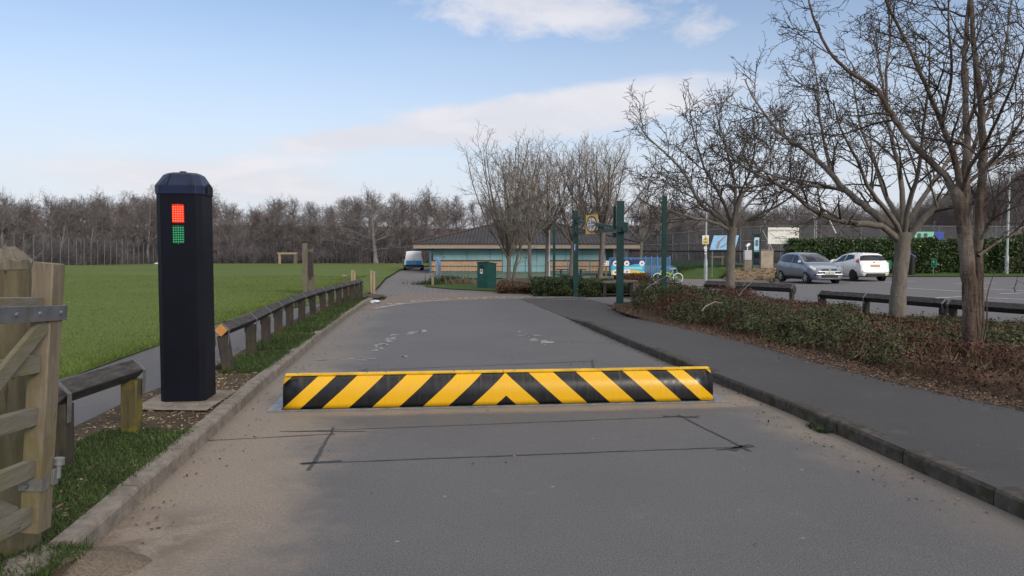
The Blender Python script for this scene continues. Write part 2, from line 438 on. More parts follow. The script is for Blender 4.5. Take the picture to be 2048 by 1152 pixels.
def woodmat(name, c0, c1, moss=None, moss_amt=0.0, stretch=(14, 14, 1.6), bump=.5, crack=.6):
    m, t, b = newmat(name); v = t.scale(t.obj(), stretch)
    n = t.noise(v, 2.2, 6, .68, .6); k = t.noise(t.scale(t.obj(), tuple(q * 1.8 for q in stretch)), 1.6, 4, .8, 1.2)
    c = t.mix(t.ss(n, .28, .72), c0, c1)
    c = t.mix(t.m('MULTIPLY', t.ss(k, .60, .68), crack), c, tuple(q * .25 for q in c0))
    if moss:
        mo = t.ss(t.noise(t.obj(), 4.5, 5, .6), .45, .62)
        c = t.mix(t.m('MULTIPLY', mo, moss_amt), c, moss)
    t.put(b.inputs['Base Color'], c); b.inputs['Roughness'].default_value = .85; b.inputs['Specular IOR Level'].default_value = .25
    t.put(b.inputs['Normal'], t.bump(t.m('ADD', n, k), bump, .006)); return m
MOSS = (.13, .115, .018)
mGate = woodmat('gate_timber', (.135, .118, .088), (.205, .182, .14), MOSS, .35)
mGateMoss = woodmat('gate_timber_mossy', (.125, .104, .072), (.195, .165, .12), (.115, .10, .022), .55)
mGateRail = woodmat('gate_rail_timber', (.125, .115, .092), (.195, .18, .148), (.13, .125, .035), .45, stretch=(14, 1.6, 14))
mGatePost = woodmat('gate_post_timber', (.075, .064, .040), (.135, .115, .070), (.07, .075, .028), .55, stretch=(9, 9, 1.0), bump=.9, crack=.8)
mOldWood = woodmat('weathered_post_timber', (.105, .092, .072), (.175, .155, .122), MOSS, .12, stretch=(12, 12, 1.2))
mSplitWood = woodmat('split_post_timber', (.26, .205, .14), (.36, .29, .20), None, 0, stretch=(12, 12, 1.2))
mRail = woodmat('dark_rail_timber', (.024, .022, .023), (.078, .072, .070), None, 0, stretch=(10, 2.2, 10), crack=.4)
mRailPost = woodmat('dark_post_timber', (.026, .022, .019), (.055, .048, .042), (.095, .085, .025), .22, stretch=(12, 12, 1.6))
mRailPostMoss = woodmat('mossy_post_timber', (.05, .042, .025), (.10, .085, .035), (.15, .13, .012), .95, stretch=(12, 12, 1.8))
mOrangeCut = woodmat('fresh_cut_timber', (.42, .19, .055), (.52, .26, .085), None, 0, stretch=(6, 6, 6), crack=.5)
mGalv = simple('galvanised_steel', (.22, .245, .275), .42, .75, .2, 9, dirt=(.13, .11, .09), dirt_amt=.4)
mGalvDull = simple('dull_galvanised_steel', (.20, .21, .21), .55, .5, .25, 12, dirt=(.2, .15, .09), dirt_amt=.5)
mStrap = simple('grey_strap_steel', (.12, .122, .13), .55, .2, .25, 14, dirt=(.1, .08, .06))
mNavy = simple('navy_powder_coat', (.0038, .0045, .0095), .5, 0, .25, 3, bump=.08, bsc=320, spec=.16)
mNavyCap = simple('navy_cap_paint', (.007, .013, .042), .42, 0, .2, 3, bump=.1, bsc=320, spec=.3)
mBlack = simple('black_paint', (.008, .008, .009), .4)
mConc = simple('raw_concrete', (.19, .165, .132), .9, 0, .22, 7, bump=.4, bsc=90, dirt=(.12, .095, .07), dirt_amt=.8)
mKerb = simple('kerb_concrete', (.190, .168, .142), .9, 0, .22, 14, bump=.6, bsc=60, dirt=(.105, .09, .075), dirt_amt=.6, spec=.2)
mKerbDark = simple('dark_kerb_concrete', (.066, .060, .052), .9, 0, .35, 12, bump=.6, bsc=60, dirt=(.032, .034, .018), dirt_amt=.8, spec=.2)
mSeal = simple('bitumen_seal', (.030, .030, .034), .6, 0, .4, 20)
mWhiteLine = simple('worn_white_paint', (.27, .262, .255), .8, 0, .3, 14)
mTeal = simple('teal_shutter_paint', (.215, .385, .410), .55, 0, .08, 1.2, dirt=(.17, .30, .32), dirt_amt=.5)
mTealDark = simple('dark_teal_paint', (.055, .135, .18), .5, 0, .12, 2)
mFascia = woodmat('fascia_boards', (.25, .205, .17), (.36, .30, .25), None, 0, stretch=(.8, 6, 14), crack=.35)
mGreen = simple('dark_green_paint', (.010, .052, .046), .4, 0, .2, 4, dirt=(.02, .06, .05), dirt_amt=.3)
mGreenBin = simple('green_bin_paint', (.012, .075, .066), .5, 0, .15, 3, dirt=(.02, .06, .05), dirt_amt=.3)
mWhite = simple('white_enamel', (.76, .76, .74), .45, 0, .05, 6)
mCream = simple('cream_sign_face', (.72, .72, .66), .5, 0, .05, 6)
mYellow = simple('yellow_sign_face', (.72, .52, .035), .5, 0, .06, 6)
mYellowPale = simple('pale_yellow_sign_face', (.60, .50, .10), .5, 0, .06, 6)
mRed = simple('red_sign_ring', (.42, .03, .025), .5, 0, .05, 6)
mSignGreen = simple('green_sign_face', (.04, .36, .20), .5, 0, .06, 6)
mSignDkGreen = simple('dark_green_sign_ink', (.012, .12, .075), .5, 0, .06, 6)
mBlueMetal = simple('blue_painted_steel', (.065, .19, .43), .45, 0, .12, 6)
mBlueBright = simple('bright_blue_paint', (.02, .27, .60), .4, 0, .06, 6)
mBlueBoard = simple('sky_blue_board', (.19, .40, .60), .5, 0, .12, 4)
mBoardBrown = simple('brown_board_print', (.22, .17, .20), .6, 0, .2, 12)
mGreyBox = simple('grey_cabinet_paint', (.42, .43, .44), .5, 0, .1, 6)
mGreyPole = simple('grey_pole_paint', (.33, .36, .36), .5, .2, .12, 5, dirt=(.2, .21, .19))
mInk = simple('black_ink', (.012, .012, .013), .6)
mGlass = simple('dark_glass', (.008, .013, .02), .06, 0, .05, 2, spec=.4)
mTyre = simple('tyre_rubber', (.012, .012, .013), .8)
mAlloy = simple('wheel_alloy', (.40, .40, .40), .35, .7, .1, 8)
mAlloyDark = simple('dark_wheel_alloy', (.03, .03, .035), .4, .4, .1, 8)
mSilver = simple('silver_car_paint', (.165, .19, .235), .34, .4, .05, 3, spec=.5, coat=.8)
mWhiteCar = simple('white_car_paint', (.74, .735, .72), .35, 0, .03, 3, spec=.5, coat=.8, dirt=(.60, .58, .54), dirt_amt=.3)
mBlackTrim = simple('black_plastic_trim', (.015, .015, .017), .55)
mLampGlass = simple('headlamp_glass', (.62, .61, .55), .12, 0, .12, 14, spec=.7)
mTailRed = simple('tail_lamp_red', (.36, .012, .03), .15, 0, .2, 10, spec=.6)
mPlateY = simple('yellow_number_plate', (.38, .23, .10), .45, 0, .06, 5)
mSkirt = simple('blue_grey_steel', (.19, .215, .245), .5, .3, .25, 9, dirt=(.28, .25, .21), dirt_amt=.6)
mLime = simple('lime_bike_paint', (.42, .62, .03), .35, 0, .06, 6)
mBark = None
def barkmat(name, c0, c1, c2, sz=(7, 7, 2.2), bump=.6):
    m, t, b = newmat(name); v = t.scale(t.obj(), sz)
    n = t.noise(v, 2.0, 6, .65, .4); g = t.noise(t.obj(), 1.3, 4, .6); k = t.noise(t.scale(t.obj(), (5, 5, 16)), 1.5, 4, .7)
    c = t.mix(t.ss(n, .3, .68), c0, c1); c = t.mix(t.m('MULTIPLY', t.ss(g, .45, .65), .6), c, c2)
    c = t.mix(t.m('MULTIPLY', t.ss(k, .60, .70), .55), c, tuple(q * .35 for q in c0))
    t.put(b.inputs['Base Color'], c); b.inputs['Roughness'].default_value = .9; b.inputs['Specular IOR Level'].default_value = .2
    t.put(b.inputs['Normal'], t.bump(t.m('ADD', n, k), bump, .02)); return m
mBarkGrey = barkmat('grey_bark', (.125, .108, .090), (.20, .18, .155), (.14, .138, .108))
mBarkRough = barkmat('rough_split_bark', (.058, .040, .030), (.150, .112, .086), (.27, .25, .22), (13, 13, 1.7), 1.3)
mTwigDark = simple('dark_twigs', (.082, .069, .062), .9, 0, .3, 2, island=.25, spec=.15)
mTwigGrey = simple('grey_twigs', (.235, .205, .18), .9, 0, .3, 2, island=.25, spec=.15)
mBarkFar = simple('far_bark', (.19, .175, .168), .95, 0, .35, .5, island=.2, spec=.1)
mTwigFar = simple('far_twigs', (.188, .168, .166), .95, 0, .3, .15, island=.35, spec=.1)  # lightened in place of haze: distance put into the colour
mTwigFarRed = simple('far_reddish_twigs', (.192, .160, .154), .95, 0, .3, .15, island=.35, spec=.1)  # reddish variant, also paled to stand in for haze
mBrush = simple('undergrowth_twigs', (.130, .116, .120), .95, 0, .4, .2, island=.45, spec=.1)  # paled like the far twigs, haze put into the colour
mGrassV = simple('verge_blades', (.040, .066, .016), .7, 0, .3, 1.2, island=.42, spec=.25)
mGrassF = simple('field_blades', (.098, .142, .030), .7, 0, .22, .3, island=.22, spec=.2)
mDry = simple('dry_stems', (.26, .20, .125), .9, 0, .3, 5, island=.4, spec=.1)
mLeafLit = simple('fallen_leaves', (.115, .080, .056), .9, 0, .35, 8, island=.5, spec=.15)
mCot = simple('cotoneaster_leaves', (.044, .064, .021), .6, 0, .35, 2, island=.5, spec=.35)
mCotRed = simple('cotoneaster_red_leaves', (.085, .042, .030), .7, 0, .35, 3, island=.5, spec=.25)
mLaurel = simple('laurel_leaves', (.040, .072, .016), .38, 0, .35, 1.5, island=.5, spec=.5)
mHedgeCore = simple('hedge_shade_core', (.030, .034, .016), 1.0, spec=0, sc_=8, var=.4)  # dark solid core: the hedge's inner shade put into its colour
mBrownBush = simple('brown_shrub_twigs', (.13, .082, .052), .9, 0, .35, 3, island=.45, spec=.1)
def meshmat(name, col, alpha):
    m, t, b = newmat(name)
    tr = t.n('ShaderNodeBsdfTransparent'); mx = t.n('ShaderNodeMixShader')
    t.put(b.inputs['Base Color'], col); b.inputs['Roughness'].default_value = .8
    mx.inputs[0].default_value = alpha
    m.node_tree.links.new(tr.outputs[0], mx.inputs[1]); m.node_tree.links.new(b.outputs[0], mx.inputs[2])
    m.node_tree.links.new(mx.outputs[0], m.node_tree.nodes['Material Output'].inputs[0]); return m
mChain = meshmat('chain_link_mesh', (.115, .115, .12), .42)
mNet = meshmat('ball_net_mesh', (.06, .055, .065), .16)
mBlueMesh = meshmat('blue_weld_mesh', (.10, .22, .36), .5)
def emit(name, col, strength, base=None):
    m, t, b = newmat(name)
    t.put(b.inputs['Base Color'], base or col); t.put(b.inputs['Emission Color'], col)
    b.inputs['Emission Strength'].default_value = strength; b.inputs['Roughness'].default_value = .3; return m
mLedRed = emit('red_lamp_lens', (1, .008, .004), .20, (.35, .01, .01))
mLedHot = emit('red_lamp_diodes', (1, .085, .02), .95)
mLedGreen = simple('green_lamp_lens', (.003, .05, .022), .25, 0, .1, 20)
mLedGreenDot = simple('green_lamp_diodes', (.03, .42, .17), .2, 0, .1, 20)

# ================================================================== SETTING: ground, road, kerbs
def P2(*uvs): return [uv(a, b) for a, b in uvs]
gx = np.concatenate([np.linspace(-900, -130, 8), np.linspace(-120, 120, 61), np.linspace(130, 900, 8)])
gy = np.concatenate([np.linspace(-300, -30, 6), np.linspace(-20, 125, 59), np.linspace(140, 1500, 10)])
X, Y = np.meshgrid(gx, gy, indexing='ij')
Z = hgt(X, Y) - .045
ny = len(gy)
ii, jj = np.meshgrid(np.arange(len(gx) - 1), np.arange(ny - 1), indexing='ij')
F = np.stack([ii * ny + jj, (ii + 1) * ny + jj, (ii + 1) * ny + jj + 1, ii * ny + jj + 1], -1).reshape(-1, 4)
o = raw('ground', np.stack([X, Y, Z], -1).reshape(-1, 3), F, mWoodfloor, smooth=True); o['kind'] = 'structure'
KL = [(3.98, -1.82), (5, -1.85), (6.5, -1.88), (8.6, -1.95), (10, -1.96), (13.6, -2.03), (18.5, -2.02), (22.5, -1.93), (23.6, -1.85)]
KR = [(-3, 3.48), (5, 3.48), (7, 3.47), (8.7, 3.37), (12.7, 3.22), (17.5, 3.11), (24.3, 2.83)]
lineu = [(20.1, -2.0), (20.6, -1.6), (22.2, -.96), (23.4, -.09), (24.2, 1.5), (24.55, 3.2), (24.9, 4.8), (25.2, 6.2)]
road = P2((-3, -1.6), (3.9, -1.78), *[(a, b - .05) for a, b in KL if a < 20], *lineu, (25.2, 6.3), (21.0, 6.3), (20.2, 5.0), (17.5, 3.3), *[(a, b + .05) for a, b in KR[::-1] if a < 17])
sheet('road', road, 0.0, mRoad, 1.2)
def pz(x, y):
    u_ = U.x * x + U.y * y; return .108 * (1 - float(sstep(14.6, 17.8, u_))) + .006
pave = P2(*[(a, b + .02) for a, b in KR if a < 25], (24.5, 5.0), (21.4, 5.2), (19.6, 4.75), (17.5, 4.6), (15.5, 4.6), (13.5, 4.85), (11.6, 5.08), (8.6, 5.15), (7.2, 5.3), (6.4, 5.5), (3, 6.1), (-3, 7.5))
sheet('pavement', pave, pz, mPave, .9)
sheet('path', P2((-3, -4.3), (9, -4.3), (16, -4.4), (25.4, -4.4), (29.5, -3.7), (29.5, -2.6), (23, -3.0), (17, -2.95), (12, -2.82), (9.9, -2.78), (8, -3.0), (-3, -3.1)), .086, mPath, 1.5)
fld = [(-3, -4.28), (9, -4.28), (16, -4.38), (25.4, -4.38), (29.5, -3.6)]
field_poly = P2(*fld) + [G(744, 590), G(758, 575), G(772, 558), G(792, 546), G(800, 541)] + [Vector((-9.5, 104, 0)), Vector((-45, 101, 0)), Vector((-120, 98, 0)), Vector((-130, 0, 0)), Vector((-40, -12, 0))]
sheet('field', field_poly, .10, mField, 2.0, xcut=4)
sheet('verge', P2((-3, -3.14), (8, -3.04), (9.9, -2.82), (12, -2.86), (17, -2.99), (23, -3.04), (27, -2.75), (25.5, -1.6), (23.8, -1.7), *[(a, b - .15) for a, b in KL[::-1]], (3.9, -1.74), (-3, -1.5)), lambda x, y: .010 + .084 * float(sstep(2.4, 3.9, U.x * x + U.y * y)), mEarth, .3, xcut=.25)
# block paving beyond the white line
sheet('red_paving', P2(*[(a + .0, b) for a, b in lineu[:7]], (25.6, 4.8), (27.0, 3.0), (28.4, 1.0), (28.0, -1.0), (24.5, -2.0), (21.0, -2.1)), .004, mRedBlocks, 1.2)
bp = [G(744, 590), G(758, 575), G(772, 558), G(792, 546), G(800, 540), G(808, 534), G(868, 534), G(866, 545), G(862, 556), G(850, 573), G(900, 578), G(1000, 583), G(1060, 589)]
sheet('block_paving', bp + P2((25.6, 4.85), (27.0, 3.0), (28.4, 1.0), (28.0, -1.0), (25.3, -1.9)), .001, mBlocks, 1.2)
# the white edge line and the pale setts
def ribbon(mb, pts, w_, z, wob=0.0, rng=None):
    pts = [Vector((p[0], p[1], 0)) for p in pts]
    Lp = []
    for a, b in zip(pts[:-1], pts[1:]):
        k = max(1, int((b - a).length / .12)) if wob else 1
        for i in range(k): Lp.append(a.lerp(b, i / k))
    Lp.append(pts[-1]); vs = []; fs = []
    for i, p in enumerate(Lp):
        d = (Lp[min(i + 1, len(Lp) - 1)] - Lp[max(i - 1, 0)]).normalized(); q = Vector((-d.y, d.x, 0))
        o_ = (rng.random() - .5) * wob if wob else 0; ww = w_ * (1 + ((rng.random() - .5) * .7 if wob else 0))
        for s in (-1, 1):
            r_ = p + q * (o_ + s * ww / 2); r_.z = float(hgt(r_.x, r_.y)) + z; vs.append(r_)
    for i in range(len(Lp) - 1): fs.append([2 * i, 2 * i + 1, 2 * i + 3, 2 * i + 2])
    mb.add(vs, fs)
rng = random.Random(4)
m_ = MB(); ribbon(m_, P2(*lineu[1:6], (24.62, 3.6)), .13, .009)
ribbon(m_, P2((24.75, 3.5), (24.95, 5.1)), .10, .009); ribbon(m_, P2((23.6, 3.55), (23.95, 5.6)), .09, .009)
o = m_.build('white_edge_line', mWhiteLine); o['kind'] = 'structure'
mSett = simple('pale_setts', (.40, .345, .275), .85, 0, .15, 9)
m_ = MB()
for row in (0.32, .75, 1.15):
    for i in range(26):
        q = i / 26 * 5.6 + (row > .5) * .11
        k = 0; tt = -1.45 + q
        us = np.interp(tt, [b for a, b in lineu], [a for a, b in lineu])
        if rng.random() < .72 - row * .25: ribbon(m_, P2((us + row, tt), (us + row + .03, tt + .13 + rng.random() * .05)), .16, .010)
o = m_.build('pale_paving_setts', mSett); o['kind'] = 'structure'
# saw cuts round the detection loops
m_ = MB()
def cut(pts, wd=.022, wob=.012): ribbon(m_, P2(*pts), wd, .0045, wob, rng)
A_, B_, C_, D_ = (5.69, -.88), (6.74, -.90), (6.91, 2.40), (5.79, 2.44)
cut([(5.68, -1.0), D_], .016, .008); cut([(5.72, 2.25), (5.80, 2.6)], .03); cut([(6.70, -1.25), (6.93, 2.55)], .013, .007); cut([(5.5, -.90), (6.82, -.89)], .026, .02); cut([(7.0, 2.36), (5.66, 2.50)], .022, .012)
cut([(6.64, -.6), (6.72, -1.35)], .014); cut([(6.44, -2.0), (6.58, -.85)], .014)
cut([(5.66, -.98), (5.74, -.7)], .04, .03); cut([(5.7, 2.36), (5.86, 2.58)], .05, .03); cut([(6.97, 2.2), (6.86, 2.52)], .03, .02)
cut([(10.05, -1.0), (10.55, 2.35)], .018); cut([(9.0, 2.0), (10.7, 2.3)], .03); cut([(10.2, -.9), (9.2, -.93)], .05, .03)
cut([(12.6, 3.1), (12.95, 1.8)], .012)
o = m_.build('saw_cut_seal', mSeal); o['kind'] = 'structure'
# what is left of old white markings
m_ = MB()
def flakes(px0, px1, n, sx, sy, spread):
    for i in range(n):
        q = (i + rng.random()) / n
        g = G(px0[0] + (px1[0] - px0[0]) * q + rng.gauss(0, spread), px0[1] + (px1[1] - px0[1]) * q + rng.gauss(0, spread * .25))
        a = sx * (.4 + rng.random()); b = sy * (.4 + rng.random()); k = []
        nn = rng.randint(5, 8)
        for j in range(nn):
            th = 2 * math.pi * j / nn; rr = .55 + .6 * rng.random()
            k.append((g.x + math.cos(th) * a * rr, g.y + math.sin(th) * b * rr, float(hgt(g.x, g.y)) + .005))
        m_.add(k, [list(range(nn))])
flakes((752, 702), (788, 668), 16, .07, .10, 4); flakes((818, 668), (846, 661), 9, .08, .16, 3); flakes((757, 702), (768, 690), 5, .06, .08, 4)
flakes((1030, 671), (1086, 671), 8, .10, .05, 1.5); flakes((1062, 680), (1090, 684), 9, .10, .10, 3); flakes((1035, 660), (1092, 691), 10, .035, .08, 1.5)
flakes((640, 722), (760, 716), 9, .13, .03, 6); flakes((806, 714), (808, 713), 2, .05, .06, 1)
o = m_.build('worn_road_marking', mWhiteLine, fix=False); o['kind'] = 'structure'
# kerbs
def kerb(name, pts, side, w_, top, mat, L=.91, seed=1, drop_near=None, drop_far=None):
    rg = random.Random(seed); mb = MB()
    us = [a for a, b in pts]; vs_ = [b for a, b in pts]
    u0, u1 = us[0], us[-1]; a = u0
    while a < u1 - .2:
        b = min(a + L, u1)
        q = []
        for uu in (a + .006, b - .006):
            k = 1.0
            if drop_far: k = 1 - float(sstep(drop_far[0], drop_far[1], uu))
            if drop_near: k *= float(sstep(drop_near[0], drop_near[1], uu))
            h = top * max(k, .02) + rg.uniform(-.004, .004); v0 = float(np.interp(uu, us, vs_)) + rg.uniform(-.004, .004)
            ch = min(.022, h * .3)
            prof = [(0, -.12), (0, h - ch), (ch * .45, h - ch * .25), (ch * 1.3, h), (w_ - .008, h), (w_, h - .01), (w_, -.12)]
            for d_, z_ in prof:
                p = uv(uu, v0 + side * d_); p.z = z_ + float(hgt(p.x, p.y)); q.append(p)
        n = 7
        mb.add(q, [[i, i + 1, n + i + 1, n + i] for i in range(n - 1)] + [list(range(n))[::-1], [n + i for i in range(n)]])
        a = b
    o = mb.build(name, mat); o['kind'] = 'structure'; return o
kerb('kerb', KL, -1, .14, .115, mKerb, seed=3, drop_near=(3.2, 4.0))
kerb('kerb', KR, 1, .15, .115, mKerbDark, seed=5, drop_far=(14.8, 17.9))
# car park, plaza, lawn, bed, court
park = [Vector((5.0, 20.0, 0)), Vector((7.4, 18.6, 0)), Vector((9.2, 15.6, 0)), Vector((11.5, 10, 0)), Vector((16, 4, 0)), Vector((60, 4, 0)), Vector((60, 46.5, 0)), Vector((16.5, 44.5, 0)), G(1500, 571), G(1360, 573), G(1300, 578), Vector((4.2, 25.0, 0))]
sheet('car_park', park, -.012, mPark, 2, xcut=2)
sheet('plaza', [G(1500, 572), G(1360, 574), G(1275, 580), G(1275, 566), G(1340, 556), G(1420, 558), G(1520, 552), G(1535, 548), G(1540, 569)], .012, mPlaza, 2)
sheet('lawn', [G(1338, 557), G(1346, 533), G(1505, 529), G(1530, 540), G(1460, 552), G(1420, 558)], .04, mLawn, 2)
sheet('lawn', [Vector((16.6, 44.4, 0)), Vector((60, 46.4, 0)), Vector((60, 56, 0)), Vector((16.6, 56, 0))], .03, mLawn, 2, xcut=2)
sheet('lawn', [G(850, 574), G(900, 579), G(1000, 584), G(1060, 589), G(1062, 578), G(1000, 566), G(900, 560), G(868, 558)], .03, mLawn, 1.5)
bed_poly = P2((21.4, 5.25), (19.6, 4.8), (17.5, 4.65), (15.5, 4.65), (13.5, 4.9), (11.6, 5.13), (8.6, 5.2), (7.2, 5.35), (6.4, 5.55), (3, 6.2), (-2, 7.5), (-2, 13), (13, 12.0), (15, 10.6), (18.4, 9.8), (20.6, 8.6), (21.7, 6.8))
sheet('planting_bed', bed_poly, .075, mBed, 1.0)
sheet('play_court', [G(868, 557), G(1285, 556), G(1320, 545), G(868, 545.2)], .016, mCourt, 2)
sheet('planting_bed', [G(1000, 567), G(1062, 580), G(1066, 591), G(1150, 593), G(1290, 590), G(1300, 575), G(1290, 556), G(1005, 557)], .022, mBed, 2)
m_ = MB()
for a, b in [((1660, 582), (1778, 591)), ((1815, 595), (1862, 597)), ((1862, 597), (1930, 593)), ((1935, 594), (2048, 599)), ((1940, 576), (2048, 582)), ((1810, 576), (1925, 583)), ((1770, 565), (1830, 563)), ((1905, 568), (1990, 566)), ((2000, 588), (2048, 586)), ((1505, 573), (1650, 570)), ((1512, 569.5), (1590, 568)), ((1700, 566), (1790, 563))]:
    ribbon(m_, [G(*a), G(*b)], .12, .006)
o = m_.build('parking_bay_lines', simple('bay_line_paint', (.50, .49, .47), .8, 0, .3, 6)); o['kind'] = 'structure'
# rising ground added in the wood: opaque dark backdrop where sky would show
hx = np.linspace(-190, 190, 77); hy = np.array([104, 110, 116, 124, 134, 146, 160, 200, 260])
X, Y = np.meshgrid(hx, hy, indexing='ij')
prof = np.interp(Y, hy, [-.5, -.2, .5, 1.6, 3.2, 5.0, 6.4, 7, 2])
prof = prof * (1 + .25 * (vnoise(X + 300, Y, .045, 2) - .5)) + np.where(X > 55, (X - 55) * .09, 0) * np.clip((Y - 104) / 30, 0, 1)
ii, jj = np.meshgrid(np.arange(len(hx) - 1), np.arange(len(hy) - 1), indexing='ij'); ny = len(hy)
F = np.stack([ii * ny + jj, (ii + 1) * ny + jj, (ii + 1) * ny + jj + 1, ii * ny + jj + 1], -1).reshape(-1, 4)
o = raw('backdrop_hill', np.stack([X, Y, prof], -1).reshape(-1, 3), F, mWoodfloor, smooth=True); o['kind'] = 'structure'
# ================================================================== TREES
def resample(pts, rad, m):
    pts = np.asarray(pts, float); d = np.r_[0, np.cumsum(np.linalg.norm(np.diff(pts, axis=0), axis=1))]
    # smooth through the points
    q = np.linspace(0, d[-1], m)
    P = np.stack([np.interp(q, d, pts[:, i]) for i in range(3)], 1)
    for _ in range(2): P[1:-1] = .25 * P[:-2] + .5 * P[1:-1] + .25 * P[2:]
    return P, np.interp(q, d, rad)
def tubes(P, Rr, sides):
    """P (B,n,3), Rr (B,n) -> verts, quads (tube walls and a tip)"""
    B, n, _ = P.shape
    T = np.empty_like(P); T[:, 1:-1] = P[:, 2:] - P[:, :-2]; T[:, 0] = P[:, 1] - P[:, 0]; T[:, -1] = P[:, -1] - P[:, -2]
    T /= np.linalg.norm(T, axis=2, keepdims=True) + 1e-9
    ref = np.zeros_like(P); mean = T.mean(1, keepdims=True)
    ax = np.argmin(np.abs(mean), axis=2)[:, 0]
    ref[np.arange(B), :, ax] = 1
    X_ = np.cross(T, ref); X_ /= np.linalg.norm(X_, axis=2, keepdims=True) + 1e-9
    Y_ = np.cross(T, X_)
    a = np.arange(sides) * 2 * np.pi / sides
    Vv = P[:, :, None] + (X_[:, :, None] * np.cos(a)[None, None, :, None] + Y_[:, :, None] * np.sin(a)[None, None, :, None]) * Rr[:, :, None, None]
    idx = np.arange(B * n * sides).reshape(B, n, sides)
    i0 = idx[:, :-1]; i1 = idx[:, 1:]
    F = np.stack([i0, np.roll(i0, -1, 2), np.roll(i1, -1, 2), i1], -1).reshape(-1, 4)
    return Vv.reshape(-1, 3), F
def children(P, Rr, nch, t0, t1, a0, a1, l0, l1, up, wig, m, rm, rng, taper=.25, fall=.55, rmin=0.0, flatz=0.0):
    B, n, _ = P.shape
    t_ = t0 + (t1 - t0) * ((np.arange(nch)[None] + rng.rand(B, nch)) / nch)
    s = t_ * (n - 1); i = np.minimum(s.astype(int), n - 2); f = s - i
    bi = np.arange(B)[:, None]
    p = P[bi, i] * (1 - f)[..., None] + P[bi, i + 1] * f[..., None]
    r = Rr[bi, i] * (1 - f) + Rr[bi, i + 1] * f
    tg = P[bi, i + 1] - P[bi, i]; tg = tg / (np.linalg.norm(tg, axis=-1, keepdims=True) + 1e-9)
    q = rng.normal(size=p.shape); q[..., 2] *= (1 - flatz); q -= tg * (q * tg).sum(-1, keepdims=True); q /= np.linalg.norm(q, axis=-1, keepdims=True) + 1e-9
    an = np.radians(a0 + (a1 - a0) * rng.rand(B, nch))[..., None]
    d = tg * np.cos(an) + q * np.sin(an); d = d.reshape(-1, 3)
    L = ((l0 + (l1 - l0) * rng.rand(B, nch)) * (1 - fall * t_)).reshape(-1)
    N = len(d); out = np.empty((N, m, 3)); cur = p.reshape(-1, 3).copy(); out[:, 0] = cur
    for k in range(1, m):
        d = d + rng.normal(size=d.shape) * wig; d[:, 2] += up; d /= np.linalg.norm(d, axis=1, keepdims=True)
        cur = cur + d * (L / (m - 1))[:, None]; out[:, k] = cur
    r0 = np.maximum((r.reshape(-1) * rm), rmin)
    RR = r0[:, None] * np.linspace(1, taper, m)[None]
    RR = np.maximum(RR, rmin * .6)
    return out, RR
def build_tree(root, parts_trunk, levels, mats, rng, trunk_sides=10, limb_sides=7, bare=0):
    """parts_trunk: list of (points, radii) in world metres; levels: list of dicts"""
    Vt, Ft, k = [], [], 0
    limbs = []
    for j, (p, r) in enumerate(parts_trunk):
        P_, R_ = resample(p, r, max(10, int(3 * len(p))))
        amp = np.minimum(R_, .1)[:, None] * (.05 if j == 0 else .16)
        P_[1:-1] += (rng.normal(size=P_.shape) * amp)[1:-1]
        v, f = tubes(P_[None], R_[None], trunk_sides if j == 0 else limb_sides)
        # a little lumpiness of the bark
        Vt.append(v + rng.normal(size=v.shape) * (R_.mean() * .035)); Ft.append(f + k); k += len(v)
        limbs.append((P_, R_))
    o = raw('trunk', np.concatenate(Vt), np.concatenate(Ft), mats[0], root, smooth=True)
    Vc, Fc, k = [], [], 0
    m0 = 14
    src = [resample(p, r, m0) for p, r in limbs[1:len(limbs) - bare]] or [resample(*limbs[0], m0)]
    P_ = np.stack([a for a, b in src]); R_ = np.stack([b for a, b in src])
    pools = [(P_, R_)]
    for lv in levels:
        outs = []
        for si, nch in lv['src']:
            if nch <= 0: continue
            a, b = children(*pools[si], nch, **lv['k'], rng=rng); outs.append((a, b))
        A = np.concatenate([a for a, b in outs]); Bq = np.concatenate([b for a, b in outs])
        pools.append((A, Bq))
        v, f = tubes(A, Bq, lv.get('sides', 3)); Vc.append(v); Fc.append(f + k); k += len(v)
    o2 = raw('crown', np.concatenate(Vc), np.concatenate(Fc), mats[1], root, smooth=True)
    return o, o2
def K(t0, t1, a0, a1, l0, l1, up, wig, m, rm, taper=.25, fall=.5, rmin=0.0, flatz=0.0): return dict(t0=t0, t1=t1, a0=a0, a1=a1, l0=l0, l1=l1, up=up, wig=wig, m=m, rm=rm, taper=taper, fall=fall, rmin=rmin, flatz=flatz)
def limb(pxs, Y0, dY, r0, r1):
    """a limb read off the photograph, leaving the trunk at depth Y0 and running dY metres nearer or farther"""
    n = len(pxs); return ([at(x, y, Y0 + dY * (i / (n - 1)) ** 1.2) for i, (x, y) in enumerate(pxs)], list(np.linspace(r0, r1, n)))
def wild(p, dirv, L, r0, r1, rng, up=.06, wig=.10, n=8):
    pts = [np.array(p, float)]; d = np.array(dirv, float); d /= np.linalg.norm(d)
    for i in range(n):
        d = d + rng.normal(size=3) * wig; d[2] += up; d /= np.linalg.norm(d); pts.append(pts[-1] + d * L / n)
    return (pts, list(np.linspace(r0, r1, n + 1)))
